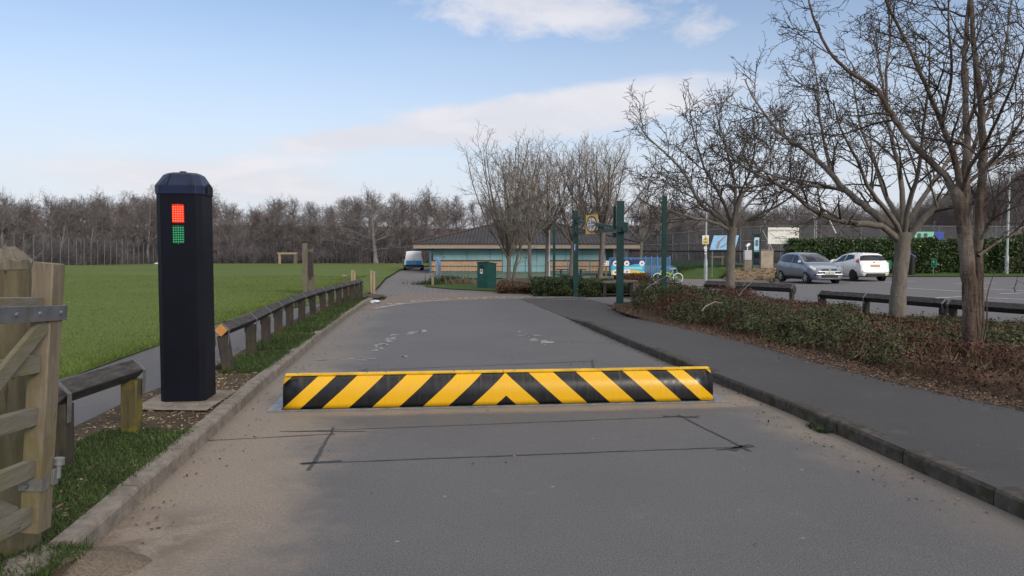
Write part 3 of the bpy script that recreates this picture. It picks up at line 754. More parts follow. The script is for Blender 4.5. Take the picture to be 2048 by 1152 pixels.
# --- the smooth grey tree by the car park rail
rg = np.random.RandomState(11)
Y = 15.6; b0 = G(1798, 646, .07); fk = at(1802, 462, Y)
def col(px_list, Y): return [at(x, y, Y) for x, y in px_list]
tB = [([b0 - Vector((0, 0, .15))] + col([(1795, 622), (1797, 580), (1802, 530), (1806, 492), (1806, 466)], Y), [.20, .165, .15, .145, .15, .17])]
tB += [limb([(1800, 484), (1771, 456), (1735, 447), (1700, 445), (1660, 436), (1620, 418), (1588, 385), (1550, 366), (1512, 348), (1470, 322), (1450, 300)], Y, -1.2, 0.076, 0.0144),
       limb([(1803, 480), (1778, 446), (1742, 424), (1700, 392), (1667, 354), (1637, 320), (1600, 292), (1562, 270), (1533, 233), (1505, 195), (1490, 160)], Y, 1.6, 0.092, 0.0128),
       limb([(1683, 378), (1640, 374), (1604, 368), (1554, 354), (1512, 337), (1467, 308), (1430, 290)], Y + .7, -1.5, 0.034, 0.0080),
       limb([(1667, 354), (1652, 310), (1646, 270), (1638, 220), (1634, 160), (1626, 110)], Y + .8, .4, 0.042, 0.0096),
       limb([(1804, 468), (1790, 425), (1768, 385), (1752, 325), (1722, 262), (1712, 200), (1700, 140)], Y, 2.4, 0.062, 0.0112),
       limb([(1806, 466), (1806, 400), (1800, 340), (1783, 280), (1771, 208), (1762, 140), (1745, 60)], Y, 1.0, 0.067, 0.0112),
       limb([(1810, 466), (1832, 415), (1862, 370), (1892, 330), (1917, 285), (1950, 210), (1965, 130)], Y, 1.9, 0.067, 0.0112),
       limb([(1812, 480), (1836, 448), (1866, 420), (1908, 386), (1955, 352), (2000, 300), (2050, 260)], Y, -1.0, 0.084, 0.0128),
       limb([(1808, 470), (1815, 410), (1838, 350), (1845, 260), (1860, 170), (1858, 80)], Y, -2.2, 0.062, 0.0096),
       limb([(1800, 466), (1776, 420), (1735, 380), (1716, 318), (1680, 262), (1666, 200)], Y, -2.6, 0.056, 0.0096),
       limb([(1874, 414), (1862, 370), (1852, 330), (1850, 270)], Y - .4, -.6, 0.028, 0.0080)]
root = thing('bare_tree', 'smooth grey bare tree with wide low fork standing behind the timber car park rail', 'tree', b0, group='leafless trees round the car park entrance')
LV = [dict(src=[(0, 8)], k=K(.22, .98, 28, 65, 1.0, 2.3, .035, .10, 9, .55, .22, .68, .012), sides=5),
      dict(src=[(0, 4), (1, 5)], k=K(.15, .98, 30, 70, .45, 1.15, .03, .13, 7, .58, .3, .4, .0085), sides=4),
      dict(src=[(1, 3), (2, 3)], k=K(.12, 1.0, 30, 75, .20, .55, .025, .17, 5, .6, .4, .35, .0068), sides=3),
      dict(src=[(2, 2), (3, 2)], k=K(.15, 1.0, 35, 80, .05, .15, .03, .2, 3, .7, .7, .2, .006), sides=3)]
build_tree(root, tB, LV, (mBarkGrey, mTwigDark), rg, 14, 8)
# --- the rough double-stemmed tree in the bed, nearest the camera
rg = np.random.RandomState(23)
Y = 10.95; b0 = G(1945, 705, .07)
tA = [([b0 - Vector((0, 0, .15))] + col([(1945, 680), (1940, 630), (1938, 560), (1932, 500), (1926, 440), (1918, 395), (1908, 372)], Y), [.17, .125, .105, .10, .098, .095, .085, .07])]
tA += [(([b0 + Vector((.1, .15, -.1))] + col([(1958, 670), (1960, 610), (1957, 540), (1955, 470), (1959, 415), (1967, 350), (1966, 290), (1958, 167), (1946, 83), (1940, -40), (1935, -160)], Y + .2)), [.11, .075, .068, .066, .064, .062, .06, .055, .045, .034, .024, .012]),
       limb([(1920, 400), (1900, 362), (1872, 335), (1837, 300), (1805, 262), (1775, 217), (1758, 179), (1728, 162), (1700, 146), (1672, 120), (1650, 92), (1632, 50), (1618, 5), (1608, -60)], Y, .8, 0.053, 0.0112),
       limb([(1922, 398), (1915, 333), (1900, 290), (1883, 250), (1866, 205), (1850, 167), (1812, 83), (1775, 12), (1750, -70)], Y, -.8, 0.049, 0.0128),
       limb([(1929, 440), (1933, 330), (1933, 250), (1930, 170), (1929, 104), (1937, 21), (1945, -80), (1940, -200)], Y, .4, 0.056, 0.0160),
       limb([(1960, 350), (1975, 331), (1996, 312), (2012, 292), (2048, 233), (2090, 170), (2150, 110)], Y, -.9, 0.031, 0.0096),
       limb([(1962, 345), (1980, 330), (2008, 318), (2046, 306), (2100, 300), (2180, 280)], Y, 1.0, 0.031, 0.0096),
       limb([(1957, 512), (1972, 500), (1987, 489), (2017, 474), (2048, 454), (2100, 420), (2160, 400)], Y, .6, 0.025, 0.0080),
       limb([(1962, 480), (1972, 458), (1984, 436), (2000, 428), (2011, 424), (2048, 400), (2110, 395)], Y, -.7, 0.028, 0.0080),
       limb([(1932, 330), (1960, 260), (1990, 200), (2010, 120), (2020, 20), (2040, -80)], Y + .2, 1.6, 0.031, 0.0096),
       limb([(1880, 245), (1900, 190), (1905, 120), (1895, 40), (1900, -60)], Y - .4, -1.2, 0.025, 0.0080),
       limb([(1775, 217), (1770, 150), (1782, 80), (1775, 10), (1790, -70)], Y + .4, 1.2, 0.022, 0.0080),
       limb([(1925, 385), (1935, 335), (1965, 300), (1990, 250), (2030, 160), (2060, 60)], Y, -2.0, 0.034, 0.0096),
       limb([(1966, 690), (1975, 640), (1972, 600), (1980, 565), (1992, 540)], Y - .1, -.1, 0.012, 0.0048),
       limb([(1963, 680), (1968, 630), (1964, 590), (1968, 545), (1966, 520)], Y - .15, -.1, 0.014, 0.0048)]
root = thing('bare_tree', 'rough split-barked bare tree with two stems rising from the red shrub bed', 'tree', b0, group='leafless trees round the car park entrance')
LV = [dict(src=[(0, 8)], k=K(.25, .98, 28, 65, .7, 1.9, .035, .11, 9, .5, .22, .68, .0095), sides=5),
      dict(src=[(0, 4), (1, 4)], k=K(.18, .98, 30, 70, .35, .95, .03, .14, 7, .58, .3, .4, .0065), sides=4),
      dict(src=[(1, 3), (2, 3)], k=K(.12, 1.0, 30, 75, .15, .45, .025, .18, 5, .6, .4, .35, .0050), sides=3),
      dict(src=[(2, 2), (3, 2)], k=K(.15, 1.0, 35, 80, .04, .12, .03, .22, 3, .7, .7, .2, .0045), sides=3)]
build_tree(root, tA, LV, (mBarkRough, mTwigDark), rg, 16, 9, bare=2)
# --- the third grey tree by the low dark rail
rg = np.random.RandomState(31)
Y = 22.6; b0 = G(1463, 600, .07)
tC = [([b0 - Vector((0, 0, .15))] + col([(1462, 590), (1460, 560), (1461, 520), (1463, 480), (1464, 456)], Y), [.19, .15, .135, .128, .128, .15])]
tC += [limb([(1460, 462), (1440, 448), (1410, 440), (1375, 434), (1337, 418), (1300, 412), (1275, 395)], Y, -1.5, 0.056, 0.0112),
       limb([(1462, 456), (1432, 428), (1402, 415), (1385, 380), (1367, 342), (1335, 310), (1304, 283), (1285, 262), (1271, 237)], Y, 1.2, 0.062, 0.0112),
       limb([(1465, 456), (1450, 410), (1433, 375), (1412, 346), (1398, 305), (1387, 267), (1379, 217)], Y, -1.8, 0.059, 0.0112),
       limb([(1468, 456), (1478, 405), (1492, 375), (1512, 350), (1533, 325), (1545, 295), (1554, 267), (1548, 220)], Y, 1.6, 0.062, 0.0112),
       limb([(1470, 460), (1492, 440), (1517, 429), (1550, 415), (1575, 400), (1600, 375), (1615, 340)], Y, -1.4, 0.056, 0.0112),
       limb([(1466, 456), (1472, 410), (1471, 367), (1458, 320), (1446, 271), (1433, 233), (1430, 205)], Y, .4, 0.059, 0.0112),
       limb([(1466, 456), (1484, 420), (1516, 388), (1545, 360), (1572, 318), (1590, 270)], Y, 2.8, 0.050, 0.0096),
       limb([(1464, 456), (1470, 405), (1500, 350), (1512, 290), (1505, 240)], Y, -2.8, 0.050, 0.0096),
       limb([(1462, 458), (1440, 425), (1400, 400), (1350, 378), (1310, 350)], Y, 2.6, 0.045, 0.0096)]
root = thing('bare_tree', 'grey bare tree with fan of limbs between the tall green pole and silver car', 'tree', b0, group='leafless trees round the car park entrance')
LV = [dict(src=[(0, 9)], k=K(.2, .98, 28, 62, 1.0, 2.4, .035, .09, 9, .55, .22, .68, .012), sides=5),
      dict(src=[(0, 5), (1, 4)], k=K(.15, .98, 30, 68, .5, 1.3, .03, .12, 7, .58, .3, .4, .011), sides=3),
      dict(src=[(1, 3), (2, 3)], k=K(.12, 1.0, 30, 72, .25, .75, .03, .16, 5, .6, .45, .35, .0092), sides=3),
      dict(src=[(3, 2)], k=K(.2, 1.0, 30, 70, .12, .3, .03, .2, 3, .8, .7, .2, .008), sides=3)]
build_tree(root, tC, LV, (mBarkGrey, mTwigDark), rg, 12, 8)
# --- the vase-shaped trees in front of the pavilion
def vase(px, py, topy, halfw, forkpy, lean, seed, label, r=.09, nl=13, twin=False, thin=False):
    rg = np.random.RandomState(seed); b0 = G(px, py, .02); Yb = b0.y; f = at(px + lean, forkpy, Yb)
    root = thing('bare_tree', label, 'tree', b0, group='leafless trees before the pavilion')
    H = .80 * (HOR - topy) / FPX * Yb + CAMH - f.z; Wd = .85 * halfw / FPX * Yb
    fv = np.array(f); bv = np.array(b0) - [0, 0, .15]
    mid = (fv + bv) / 2 + rg.normal(size=3) * [.04, .04, 0]
    parts = [([bv, bv + (mid - bv) * .4, mid, fv - (fv - mid) * .3, fv + [0, 0, .12]], [r * 1.35, r * 1.05, r * .95, r * .95, r])]
    for i in range(nl):
        a = 2 * np.pi * i / nl + rg.uniform(-.25, .25); s = rg.uniform(.28, .95) if i % 3 else rg.uniform(0, .3)
        d = np.array([math.cos(a) * s, math.sin(a) * s, 1.0 - .35 * s])
        L = H * rg.uniform(.82, 1.04) / max(.7, (1 - .25 * s))
        start = fv + [0, 0, rg.uniform(-.15, .25)]
        # spread outwards first, then turn up
        pts = [start]; dd = np.array([math.cos(a) * s * 2.6 * Wd / H, math.sin(a) * s * 2.6 * Wd / H, .62]); n = 8
        dd /= np.linalg.norm(dd)
        for k in range(n):
            dd = dd + rg.normal(size=3) * .07; dd[2] += .10; dd /= np.linalg.norm(dd); pts.append(pts[-1] + dd * L / n)
        parts.append((pts, list(np.linspace(r * rg.uniform(.38, .62), .010, n + 1))))
    if twin:
        q = bv + np.array([.18, .1, 0]); parts.append(([q, q + [.12, 0, 1.0], q + [.35, .05, 2.0], q + [.7, .1, 3.4], q + [.9, .1, 5.0]], [r * .8, r * .7, r * .55, r * .35, .012]))
    n1, n2, n3 = (6, 4, 3) if not thin else (5, 4, 2)
    LV = [dict(src=[(0, n1)], k=K(.12, .97, 22, 50, .8, 2.0, .07, .08, 8, .55, .25, .5, .012), sides=3),
          dict(src=[(0, n2), (1, n2)], k=K(.15, 1.0, 25, 55, .4, 1.1, .06, .11, 6, .6, .4, .4, .0085), sides=3),
          dict(src=[(1, n3), (2, n3)], k=K(.15, 1.0, 25, 60, .2, .6, .05, .14, 4, .65, .5, .3, .0068), sides=3)]
    build_tree(root, parts, LV, (mBarkGrey, mTwigGrey), rg, 10, 6)
vase(1017, 572, 266, 66, 518, 1, 41, 'widest pale bare tree with two stems, beside the dark green bin', .095, 17, True)
vase(1059, 579, 305, 60, 488, 0, 43, 'pale bare tree forking at eave height left of the thin green pole', .075, 12)
vase(1093, 572, 285, 60, 470, 2, 44, 'slim bare tree standing right beside the white flagpole', .07, 12)
vase(1139, 574, 275, 66, 488, 7, 45, 'leaning bare tree hidden partly by the left post of the height barrier', .09, 13)
vase(1198, 574, 262, 70, 470, 8, 46, 'thick-trunked bare tree directly beneath the yellow height sign', .115, 14)
vase(1283, 549, 330, 50, 484, 0, 47, 'small bare tree with short trunk in front of the blue and yellow banner', .10, 9, thin=True)
vase(1325, 540, 330, 60, 470, 0, 48, 'spindly bare tree beyond the blue mesh enclosure', .08, 8, thin=True)
# ------------------------------------------------------------------ the woods
def wood_proto(seed, Ht, spread, kind):
    rg = np.random.RandomState(seed)
    parts = []; pts = [np.zeros(3)]; d = np.array([0, 0, 1.])
    for k in range(9):
        d = d + rg.normal(size=3) * .05; d[2] = max(d[2], .9); d /= np.linalg.norm(d); pts.append(pts[-1] + d * Ht * .92 / 9)
    r = Ht * .019 * rg.uniform(.8, 1.2)
    if kind == 'oak': r *= 1.5
    rad = list(np.linspace(r, .03, 10)); rad[0] *= 1.35
    parts.append((pts, rad))
    nl = {'slim': 11, 'broad': 16, 'oak': 18}[kind]
    for i in range(nl):
        t_ = {'slim': .35, 'broad': .22, 'oak': .16}[kind] + (.6 if kind != 'oak' else .55) * (i / nl) ** .9
        s = t_ * 9; j = min(int(s), 8); p = np.array(pts[j]) * (1 - (s - j)) + np.array(pts[j + 1]) * (s - j)
        a = i * 2.4 + rg.uniform(-.5, .5)
        e = {'slim': 1.3, 'broad': .75, 'oak': .28}[kind] + rg.uniform(-.15, .25)
        L = spread * (1.12 - t_) * rg.uniform(.75, 1.2)
        parts.append(wild(p, [math.cos(a), math.sin(a), e], L, max(.03, r * (1 - t_) * (.62 if kind != 'oak' else .34)), .015, rg, .035 if kind != 'oak' else .02, .10))
    LV = [dict(src=[(0, 6)], k=K(.2, .97, 25, 60, .13 * Ht, .28 * Ht, .045, .1, 6, .55, .3, .5, .020), sides=3),
          dict(src=[(0, 4), (1, 5)], k=K(.15, 1.0, 25, 65, .06 * Ht, .15 * Ht, .04, .13, 5, .6, .45, .4, .016), sides=3),
          dict(src=[(2, 3)], k=K(.1, 1.0, 25, 65, .03 * Ht, .08 * Ht, .04, .15, 3, .7, .6, .3, .0125), sides=3)]
    root = thing('woodland_tree', 'x', 'tree', (0, 0, 0))
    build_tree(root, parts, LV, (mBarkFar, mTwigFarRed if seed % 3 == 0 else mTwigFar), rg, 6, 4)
    return root, Ht
protos = {'slim': [wood_proto(101, 11, 3.2, 'slim'), wood_proto(102, 11, 2.8, 'slim'), wood_proto(105, 11, 3.4, 'slim')],
          'broad': [wood_proto(103, 10, 4.4, 'broad'), wood_proto(104, 10, 4.8, 'broad'), wood_proto(106, 10, 4.2, 'broad')],
          'oak': [wood_proto(107, 10, 7.0, 'oak')]}
used = set()
KINDW = {'slim': 'slender', 'broad': 'broad-crowned', 'oak': 'great low-limbed'}
def region(px):
    for lim, s in ((318, 'behind the tall net poles'), (428, 'behind the black traffic bollard'), (612, 'beyond the field near the timber arch'), (830, 'beyond the field behind the white and blue van'), (1290, 'far behind the pavilion roof'), (1640, 'behind the tennis court fence'), (3000, 'beyond the hedge and car park')):
        if px < lim: return s
def plant_wood(px, Y, topy, kind, rg, label=None, zb=None):
    k = rg.randint(len(protos[kind])); root, Ht = protos[kind][k]
    g = at(px, 520, Y); x = g.x
    z = zb if zb is not None else float(np.interp(Y, [0, 104, 110, 116, 124, 134, 146], [-.3, -.45, -.15, .5, 1.6, 3.2, 5.0])) - .15
    top = CAMH + (HOR - topy) / FPX * Y
    s = (top - z) / Ht
    if root.name not in used:
        used.add(root.name); r_ = root
    else:
        r_ = root.copy(); COL.objects.link(r_)
        for ch in root.children:
            c = ch.copy(); COL.objects.link(c); c.parent = r_
    r_.location = (x, Y, z); r_.rotation_euler = (0, 0, rg.uniform(0, 6.28)); w_ = s * rg.uniform(.9, 1.15); r_.scale = (w_, w_, s)
    r_['label'] = label or f"{KINDW[kind]} bare woodland tree {region(px)}"
    r_['group'] = f"{KINDW[kind]} woodland trees {region(px)}" if not label else 'single woodland trees'
    return r_
rg = np.random.RandomState(77)
tx = [-80, 0, 60, 100, 200, 260, 310, 380, 440, 500, 550, 600, 660, 700, 740, 800, 860, 910, 960, 1100, 1300, 1400, 1500, 1600, 1700, 1800, 1900, 1960, 2048, 2140]
ty = [385, 388, 392, 386, 380, 386, 368, 372, 380, 408, 392, 404, 402, 386, 372, 388, 374, 392, 396, 400, 392, 386, 392, 402, 398, 392, 380, 352, 318, 300]
for row, (Yr, stepx, dt) in enumerate(((108, 21, 12), (118, 25, 4), (134, 30, 0))):
    px = -330 + row * 9
    while px < 2130:
        Yq = Yr + rg.uniform(-3, 4)
        if px < 330: Yq -= (330 - px) / 330 * (28 if row == 0 else 16)
        if px > 1350: Yq -= min(1, (px - 1350) / 500) * 14
        top = float(np.interp(px, tx, ty)) + dt + rg.uniform(-7, 24) * (1 if row else 1.3)
        hidden = 880 < px < 1290 and row == 0
        if not hidden and not (row == 0 and 725 < px < 775):
            plant_wood(px, Yq, top, 'broad' if rg.rand() < .5 else 'slim', rg, zb=None if Yq > 104 else float(hgt((px - 1024) / FPX * Yq, Yq)) - .1)
        px += stepx * rg.uniform(.65, 1.4)
plant_wood(752, 103, 366, 'oak', rg, 'big spreading oak with long low limbs right behind the parked van', -.45)
plant_wood(545, 107, 386, 'broad', rg, 'lone flat-topped tree standing clear above the wood near the timber arch', -.4)
# brushwood and bramble under the trees
rg = np.random.RandomState(5)
n = 34000
px = rg.uniform(-80, 2120, n); Yq = 103 + rg.rand(n) ** 1.3 * 26
Yq = np.where(px < 330, Yq - (330 - px) / 330 * 30, Yq); Yq = np.where(px > 1350, Yq - np.minimum(1, (px - 1350) / 500) * 22, Yq)
x = (px - 1024) / FPX * Yq
gz = np.where(Yq < 104, hgt(x, Yq), np.interp(Yq, [104, 110, 116, 124, 134], [-.4, -.15, .5, 1.6, 3.2])) - .1
hh = (.8 + 3.4 * vnoise(px, Yq, .035, 8) * (1 + .5 * np.clip((px - 1700) / 300, 0, 1))) * (.4 + .8 * rg.rand(n))
P = np.empty((n, 4, 3)); P[:, 0] = np.stack([x, Yq, gz], 1)
d = np.stack([rg.normal(size=n) * .4, rg.normal(size=n) * .4, np.ones(n)], 1)
for k in range(1, 4):
    d += rg.normal(size=(n, 3)) * .22; d /= np.linalg.norm(d, axis=1, keepdims=True); P[:, k] = P[:, k - 1] + d * (hh / 3)[:, None]
Rr = np.linspace(.030, .012, 4)[None] * (.6 + .9 * rg.rand(n))[:, None]
A = children(P, Rr, 4, .2, 1, 25, 70, .35, 1.1, .02, .2, 3, .7, rg, .5, .3, .012)
v1, f1 = tubes(P, Rr, 3); v2, f2 = tubes(*A, 3)
o = raw('undergrowth', np.concatenate([v1, v2]), np.concatenate([f1, f2 + len(v1)]), mBrush)
tag(o, 'tangle of dark brushwood and bramble along the foot of the far wood', 'undergrowth', kind='stuff')
# ================================================================== NEAR THINGS
# ---- field gate, open along the kerb
gb = at(68, 1062, 3.2); gt = at(97, 525, 3.2); e_ = ray(905, 590).normalized()
up_ = (gt - gb).normalized(); sx = e_.cross(up_).normalized()      # towards the road
gate = thing('field_gate', 'open five-bar timber field gate with a grey steel strap along its top bar', 'gate', (gb.x, gb.y, 0))
GH = (gt - gb).length
def gp(a, s_, h): return gb + e_ * a + sx * s_ + up_ * h
def gbox(mb, a0, a1, s0, s1, h0, h1, bev=.004):
    c = gp((a0 + a1) / 2, (s0 + s1) / 2, (h0 + h1) / 2); M = Matrix((sx, e_, up_)).transposed()
    return mb.box(c, (s1 - s0, a1 - a0, h1 - h0), M, bev)
m = MB(); gbox(m, -.05, .055, -.04, .045, 0, GH, .006); m.build('stile', mGateMoss, gate, True)
m = MB()
rail_h = [(.925, 1.02), (.70, .775), (.475, .55), (.25, .325), (.045, .12)]
rails = []
for i, (a, b) in enumerate(rail_h):
    m = MB(); gbox(m, -2.45, -.052 + .0, -.022, .018, a, b, .003); m.build('rail', mGateRail, gate, True)
m = MB(); m.bar(gp(-.06, .030, .915), gp(-1.35, .030, .06), .022, .075, up=up_, bev=.003); m.build('brace', mGateRail, gate, True)
m = MB(); m.bar(gp(-.10, -.034, .10), gp(-.9, -.034, .50), .022, .07, up=up_, bev=.003); m.build('brace', mGateRail, gate, True)
m = MB(); gbox(m, -2.2, .07, .046, .053, .925, .99, .001); gbox(m, .056, .072, -.046, .053, .925, .99, .001)
st = m.build('hinge_strap', mGalv, gate)
for a in (.02, -.145, -.31, -.6, -1.0):
    m = MB(); m.lathe(gp(a, .051, .958), [(.011, 0), (.010, .006), (.005, .009)], 10, M=Matrix((up_, e_, sx)).transposed()); m.build('bolt', mGalv, st, True)
m = MB(); gbox(m, -.056, .0, .046, .052, .19, .245, .001); gbox(m, -.058, -.051, -.043, .052, .19, .245, .001); pl = m.build('hinge_plate', mGalvDull, gate)
m = MB(); m.tube([gp(-.058, -.008, .215), gp(-.09, -.008, .214)], .011, 10); m.build('bolt', mStrap, pl, True)
m = MB(); m.tube([gp(.055, .06, .225), gp(.055, .06, .31)], .012, 10); m.lathe(gp(.055, .06, .285), [(.024, 0), (.024, .03)], 14, M=Matrix((e_, sx, up_)).transposed())
gbox(m, .02, .06, .046, .06, .2, .27, .001); m.build('hinge_pin', mGalvDull, gate, True)
# ---- the old gate post
pb = at(22, 1085, 3.72); pb.z = .05; top = at(22, 500, 3.72)
gpo = thing('gate_post', 'thick weathered round gate post with a split mossy top', 'gate post', (pb.x, pb.y, 0))
rg = random.Random(3); prof = [(.135, 0), (.13, .3), (.128, .8), (.126, 1.2), (.125, top.z - pb.z - .06)]
m = MB(); m.lathe(pb, prof, 28); o = m.build('post', mGatePost, gpo, True)
for v_ in o.data.vertices:
    a = math.atan2(v_.co.y, v_.co.x); v_.co.x *= 1 + .02 * math.sin(a * 5 + 1) + .012 * math.sin(a * 11); v_.co.y *= 1 + .02 * math.sin(a * 5 + 1) + .012 * math.sin(a * 11)
m = MB(); n = 26; zt = top.z - .065; cc = Vector((pb.x, pb.y, 0)); vs = []; fs = []
for ring, (rr, zz) in enumerate(((.128, -.03), (.132, .0), (.10, .04), (.06, .062), (.02, .07))):
    for j in range(n):
        a = 2 * math.pi * j / n; jag = rg.uniform(-.022, .022) * (ring > 0)
        vs.append(cc + Vector((math.cos(a) * rr, math.sin(a) * rr, zt + zz + jag)))
for i in range(4):
    for j in range(n): fs.append([i * n + j, i * n + (j + 1) % n, (i + 1) * n + (j + 1) % n, (i + 1) * n + j])
fs.append([4 * n + j for j in range(n)]); m.add(vs, fs); m.build('split_top', mOldWood, gpo)
# ---- knee rails
def knee_rail(name, label, posts, hp=.47, sz=.125, z0=.09, end0=None, postmats=None, lean0=None, railmat=mRail, postmat=mRailPost, strapmat=mStrap, over=.09, group=None, pw=.13):
    W = [uv(*p) if len(p) == 2 else Vector(p) for p in posts]
    for p in W: p.z = float(hgt(p.x, p.y)) + z0
    T = thing(name, label, 'knee rail', (W[0].x, W[0].y, W[0].z), group=group)
    n = len(W); tops = [p + Vector((0, 0, hp + sz * .42)) for p in W]
    rg = random.Random(len(W) * 7 + int(abs(W[0].x) * 100))
    for i in range(n - 1):
        a, b = tops[i].copy(), tops[i + 1].copy(); d = (b - a).normalized()
        if i == 0: a = a - d * over
        if i == n - 2: b = b + d * over
        a = a + d * .003
        m = MB(); m.bar(a, b - d * .003, sz, sz, roll=R(45) + rg.uniform(-.03, .03), bev=.007); m.build('rail', railmat, T, True)
    for i, p in enumerate(W):
        d = (W[min(i + 1, n - 1)] - W[max(i - 1, 0)]).normalized(); s = Vector((d.y, -d.x, 0))
        foot = p + Vector((0, 0, -.12)); head = p + Vector((0, 0, hp - sz * .18))
        if i == 0 and lean0: foot = foot + lean0
        else: foot = foot + s * rg.uniform(-.02, .02) + d * rg.uniform(-.02, .02)
        mb = MB(); mb.bar(foot, head, pw, .11, up=d, bev=.006)
        mb.build('post', (postmats[i] if postmats and i < len(postmats) and postmats[i] else postmat), T, True)
        mb = MB(); c = tops[i]; k = sz * .7071 + .004
        off = d * (over - .03) * (-1 if i == 0 else (1 if i == n - 1 else 0))
        c = c + off
        prof = [s * -k, Vector((0, 0, k)), s * k, s * (k - .007), Vector((0, 0, k - .009)), s * -(k - .007)]
        mb.prism([c + q - d * .022 for q in prof], d * .044)
        for q in (-1, 1): mb.bar(c + s * q * (k - .003), c + s * q * (pw * .5 + .012) + Vector((0, 0, -.20)), .006, .044, up=d)
        mb.build('strap', strapmat, T)
    if end0:
        d = (tops[1] - tops[0]).normalized(); c = tops[0] - d * (over + .004)
        mb = MB(); mb.bar(c, c + d * .006, sz - .012, sz - .012, roll=R(45)); mb.build('cut_end', end0, T)
    return T
r1 = knee_rail('knee_rail', 'short dark timber knee rail with yellow mossy post between gate and traffic bollard', [(6.42, -2.47), (5.45, -2.57)], postmats=[mRailPostMoss, mRailPost], over=.07)
mb = MB(); a = uv(6.05, -2.565, .672); b = uv(5.42, -2.635, .672); mb.bar(a, b, .05, .018, bev=.003); mb.bar(a + U * -.02, a + U * .16 + V * .01, .022, .022, bev=.003)
lb = mb.build('latch_bar', mBlack, r1)
mb = MB(); mb.tube([a + V * .03, a + V * .05 + Vector((0, 0, -.03)), a + V * .075 + Vector((0, 0, -.05)), a + V * .07 + U * -.04 + Vector((0, 0, -.06))], .006, 6); mb.build('hook', mGalvDull, lb, True)
us = [9.62, 11.05, 12.3, 13.55, 14.85, 16.15, 17.35, 18.45, 19.5, 20.5, 21.45, 22.3, 23.1, 23.8]
knee_rail('knee_rail', 'long dark knee rail with orange sawn end running beside the left footpath', [(a, float(np.interp(a, [9.6, 11, 13, 15, 17.4, 20, 23.8], [-2.60, -2.60, -2.70, -2.77, -2.72, -2.55, -2.25]))) for a in us], end0=mOrangeCut, lean0=Vector((.10, -.06, 0)), postmats=[None, mRailPost])
knee_rail('knee_rail', 'greenish timber knee rail with pale blue-grey straps on right side of the shrub bed', [(7.96, 19.17, 0), (8.50, 17.95, 0), (9.20, 15.96, 0)], hp=.40, z0=.0, railmat=mOldRail if 'mOldRail' in globals() else mRail, strapmat=mGalv, sz=.15)
knee_rail('knee_rail', 'near-black timber knee rail meeting the greenish one behind the rough-barked tree', [(9.26, 15.7, 0), (9.92, 14.3, 0), (10.7, 12.9, 0)], hp=.40, z0=.0, sz=.15)
knee_rail('knee_rail', 'low blackened knee rail lying among shrubs in front of the silver car', [(6.95, 26.6, 0), (7.9, 25.3, 0), (8.95, 23.95, 0)], hp=.30, z0=.0, sz=.20)
# ---- traffic light bollard on its concrete pad
sheet('concrete_pad', P2((7.28, -2.84), (7.16, -2.10), (8.15, -2.07), (8.35, -2.80)), .112, mConc, 3)
u0, u1, v0, v1 = 7.60, 8.03, -2.670, -2.240
zb = .114; zbody = at(362, 388, 7.3).z; ztop = at(362, 346, 7.45).z
bol = thing('traffic_bollard', 'tall navy traffic light bollard with red lamp lit above a dark green one', 'traffic light', tuple(uv((u0 + u1) / 2, (v0 + v1) / 2, zb)))
def oct_(du, dv, ch, z):
    a0, a1, b0_, b1 = u0 + du, u1 - du, v0 + dv, v1 - dv
    return [uv(a0, b0_ + ch, z), uv(a0, b1 - ch, z), uv(a0 + ch * .8, b1, z), uv(a1 - ch, b1, z), uv(a1, b1 - ch, z), uv(a1, b0_ + ch, z), uv(a1 - ch, b0_, z), uv(a0 + ch, b0_, z)]
def loft(mb, rings):
    n = len(rings[0]); vs = [p for r_ in rings for p in r_]
    fs = [[i * n + j, i * n + (j + 1) % n, (i + 1) * n + (j + 1) % n, (i + 1) * n + j] for i in range(len(rings) - 1) for j in range(n)]
    fs += [list(range(n))[::-1], [(len(rings) - 1) * n + j for j in range(n)]]; return mb.add(vs, fs)
m = MB(); loft(m, [oct_(0, 0, .05, zb), oct_(0, 0, .05, zbody + .02)]); m.build('column', mNavy, bol)
H = ztop - zbody
m = MB(); loft(m, [oct_(-.010, -.010, .055, zbody), oct_(-.011, -.011, .055, zbody + H * .40), oct_(.055, .040, .075, zbody + H * .90), oct_(.085, .075, .075, zbody + H)])
cap_ = m.build('cap', mNavyCap, bol)
bv = cap_.modifiers.new('soft', 'BEVEL'); bv.width = .006; bv.segments = 2; bv.limit_method = 'ANGLE'; bv.angle_limit = R(20)
m = MB()
for vv in (v0 + .115, v1 - .095): m.bar(uv(u0 - .008, vv, zbody + H * .42), uv(u0 + .056, vv + (.015 if vv < -2.5 else -.015), zbody + H * .905), .016, .014)
m.build('cap_rib', mNavyCap, bol)
m = MB(); m.lathe(uv((u0 + u1) / 2 - .02, -2.46, ztop - .004), [(.036, 0), (.036, .014), (.028, .024), (.0, .026)], 20); m.build('beacon_stud', mBlack, bol, True)
m = MB(); q = v1 + .0115; loft_z = [(.09, .02), (.09, .36), (.14, .50), (.20, .55), (.27, .50), (.32, .36), (.32, .02)]
m.prism([uv(u0 + .04 + a, q, zbody + H * b) for a, b in loft_z], V * .003); m.build('lock_panel', mNavy, bol)
m = MB(); m.box(uv(u0 + .18, q + .0075, zbody + H * .24), (.006, .018, H * .28), Matrix.Rotation(math.atan2(U.y, U.x) - math.pi / 2, 3, 'Z')); m.build('key_slot', mBlack, bol)
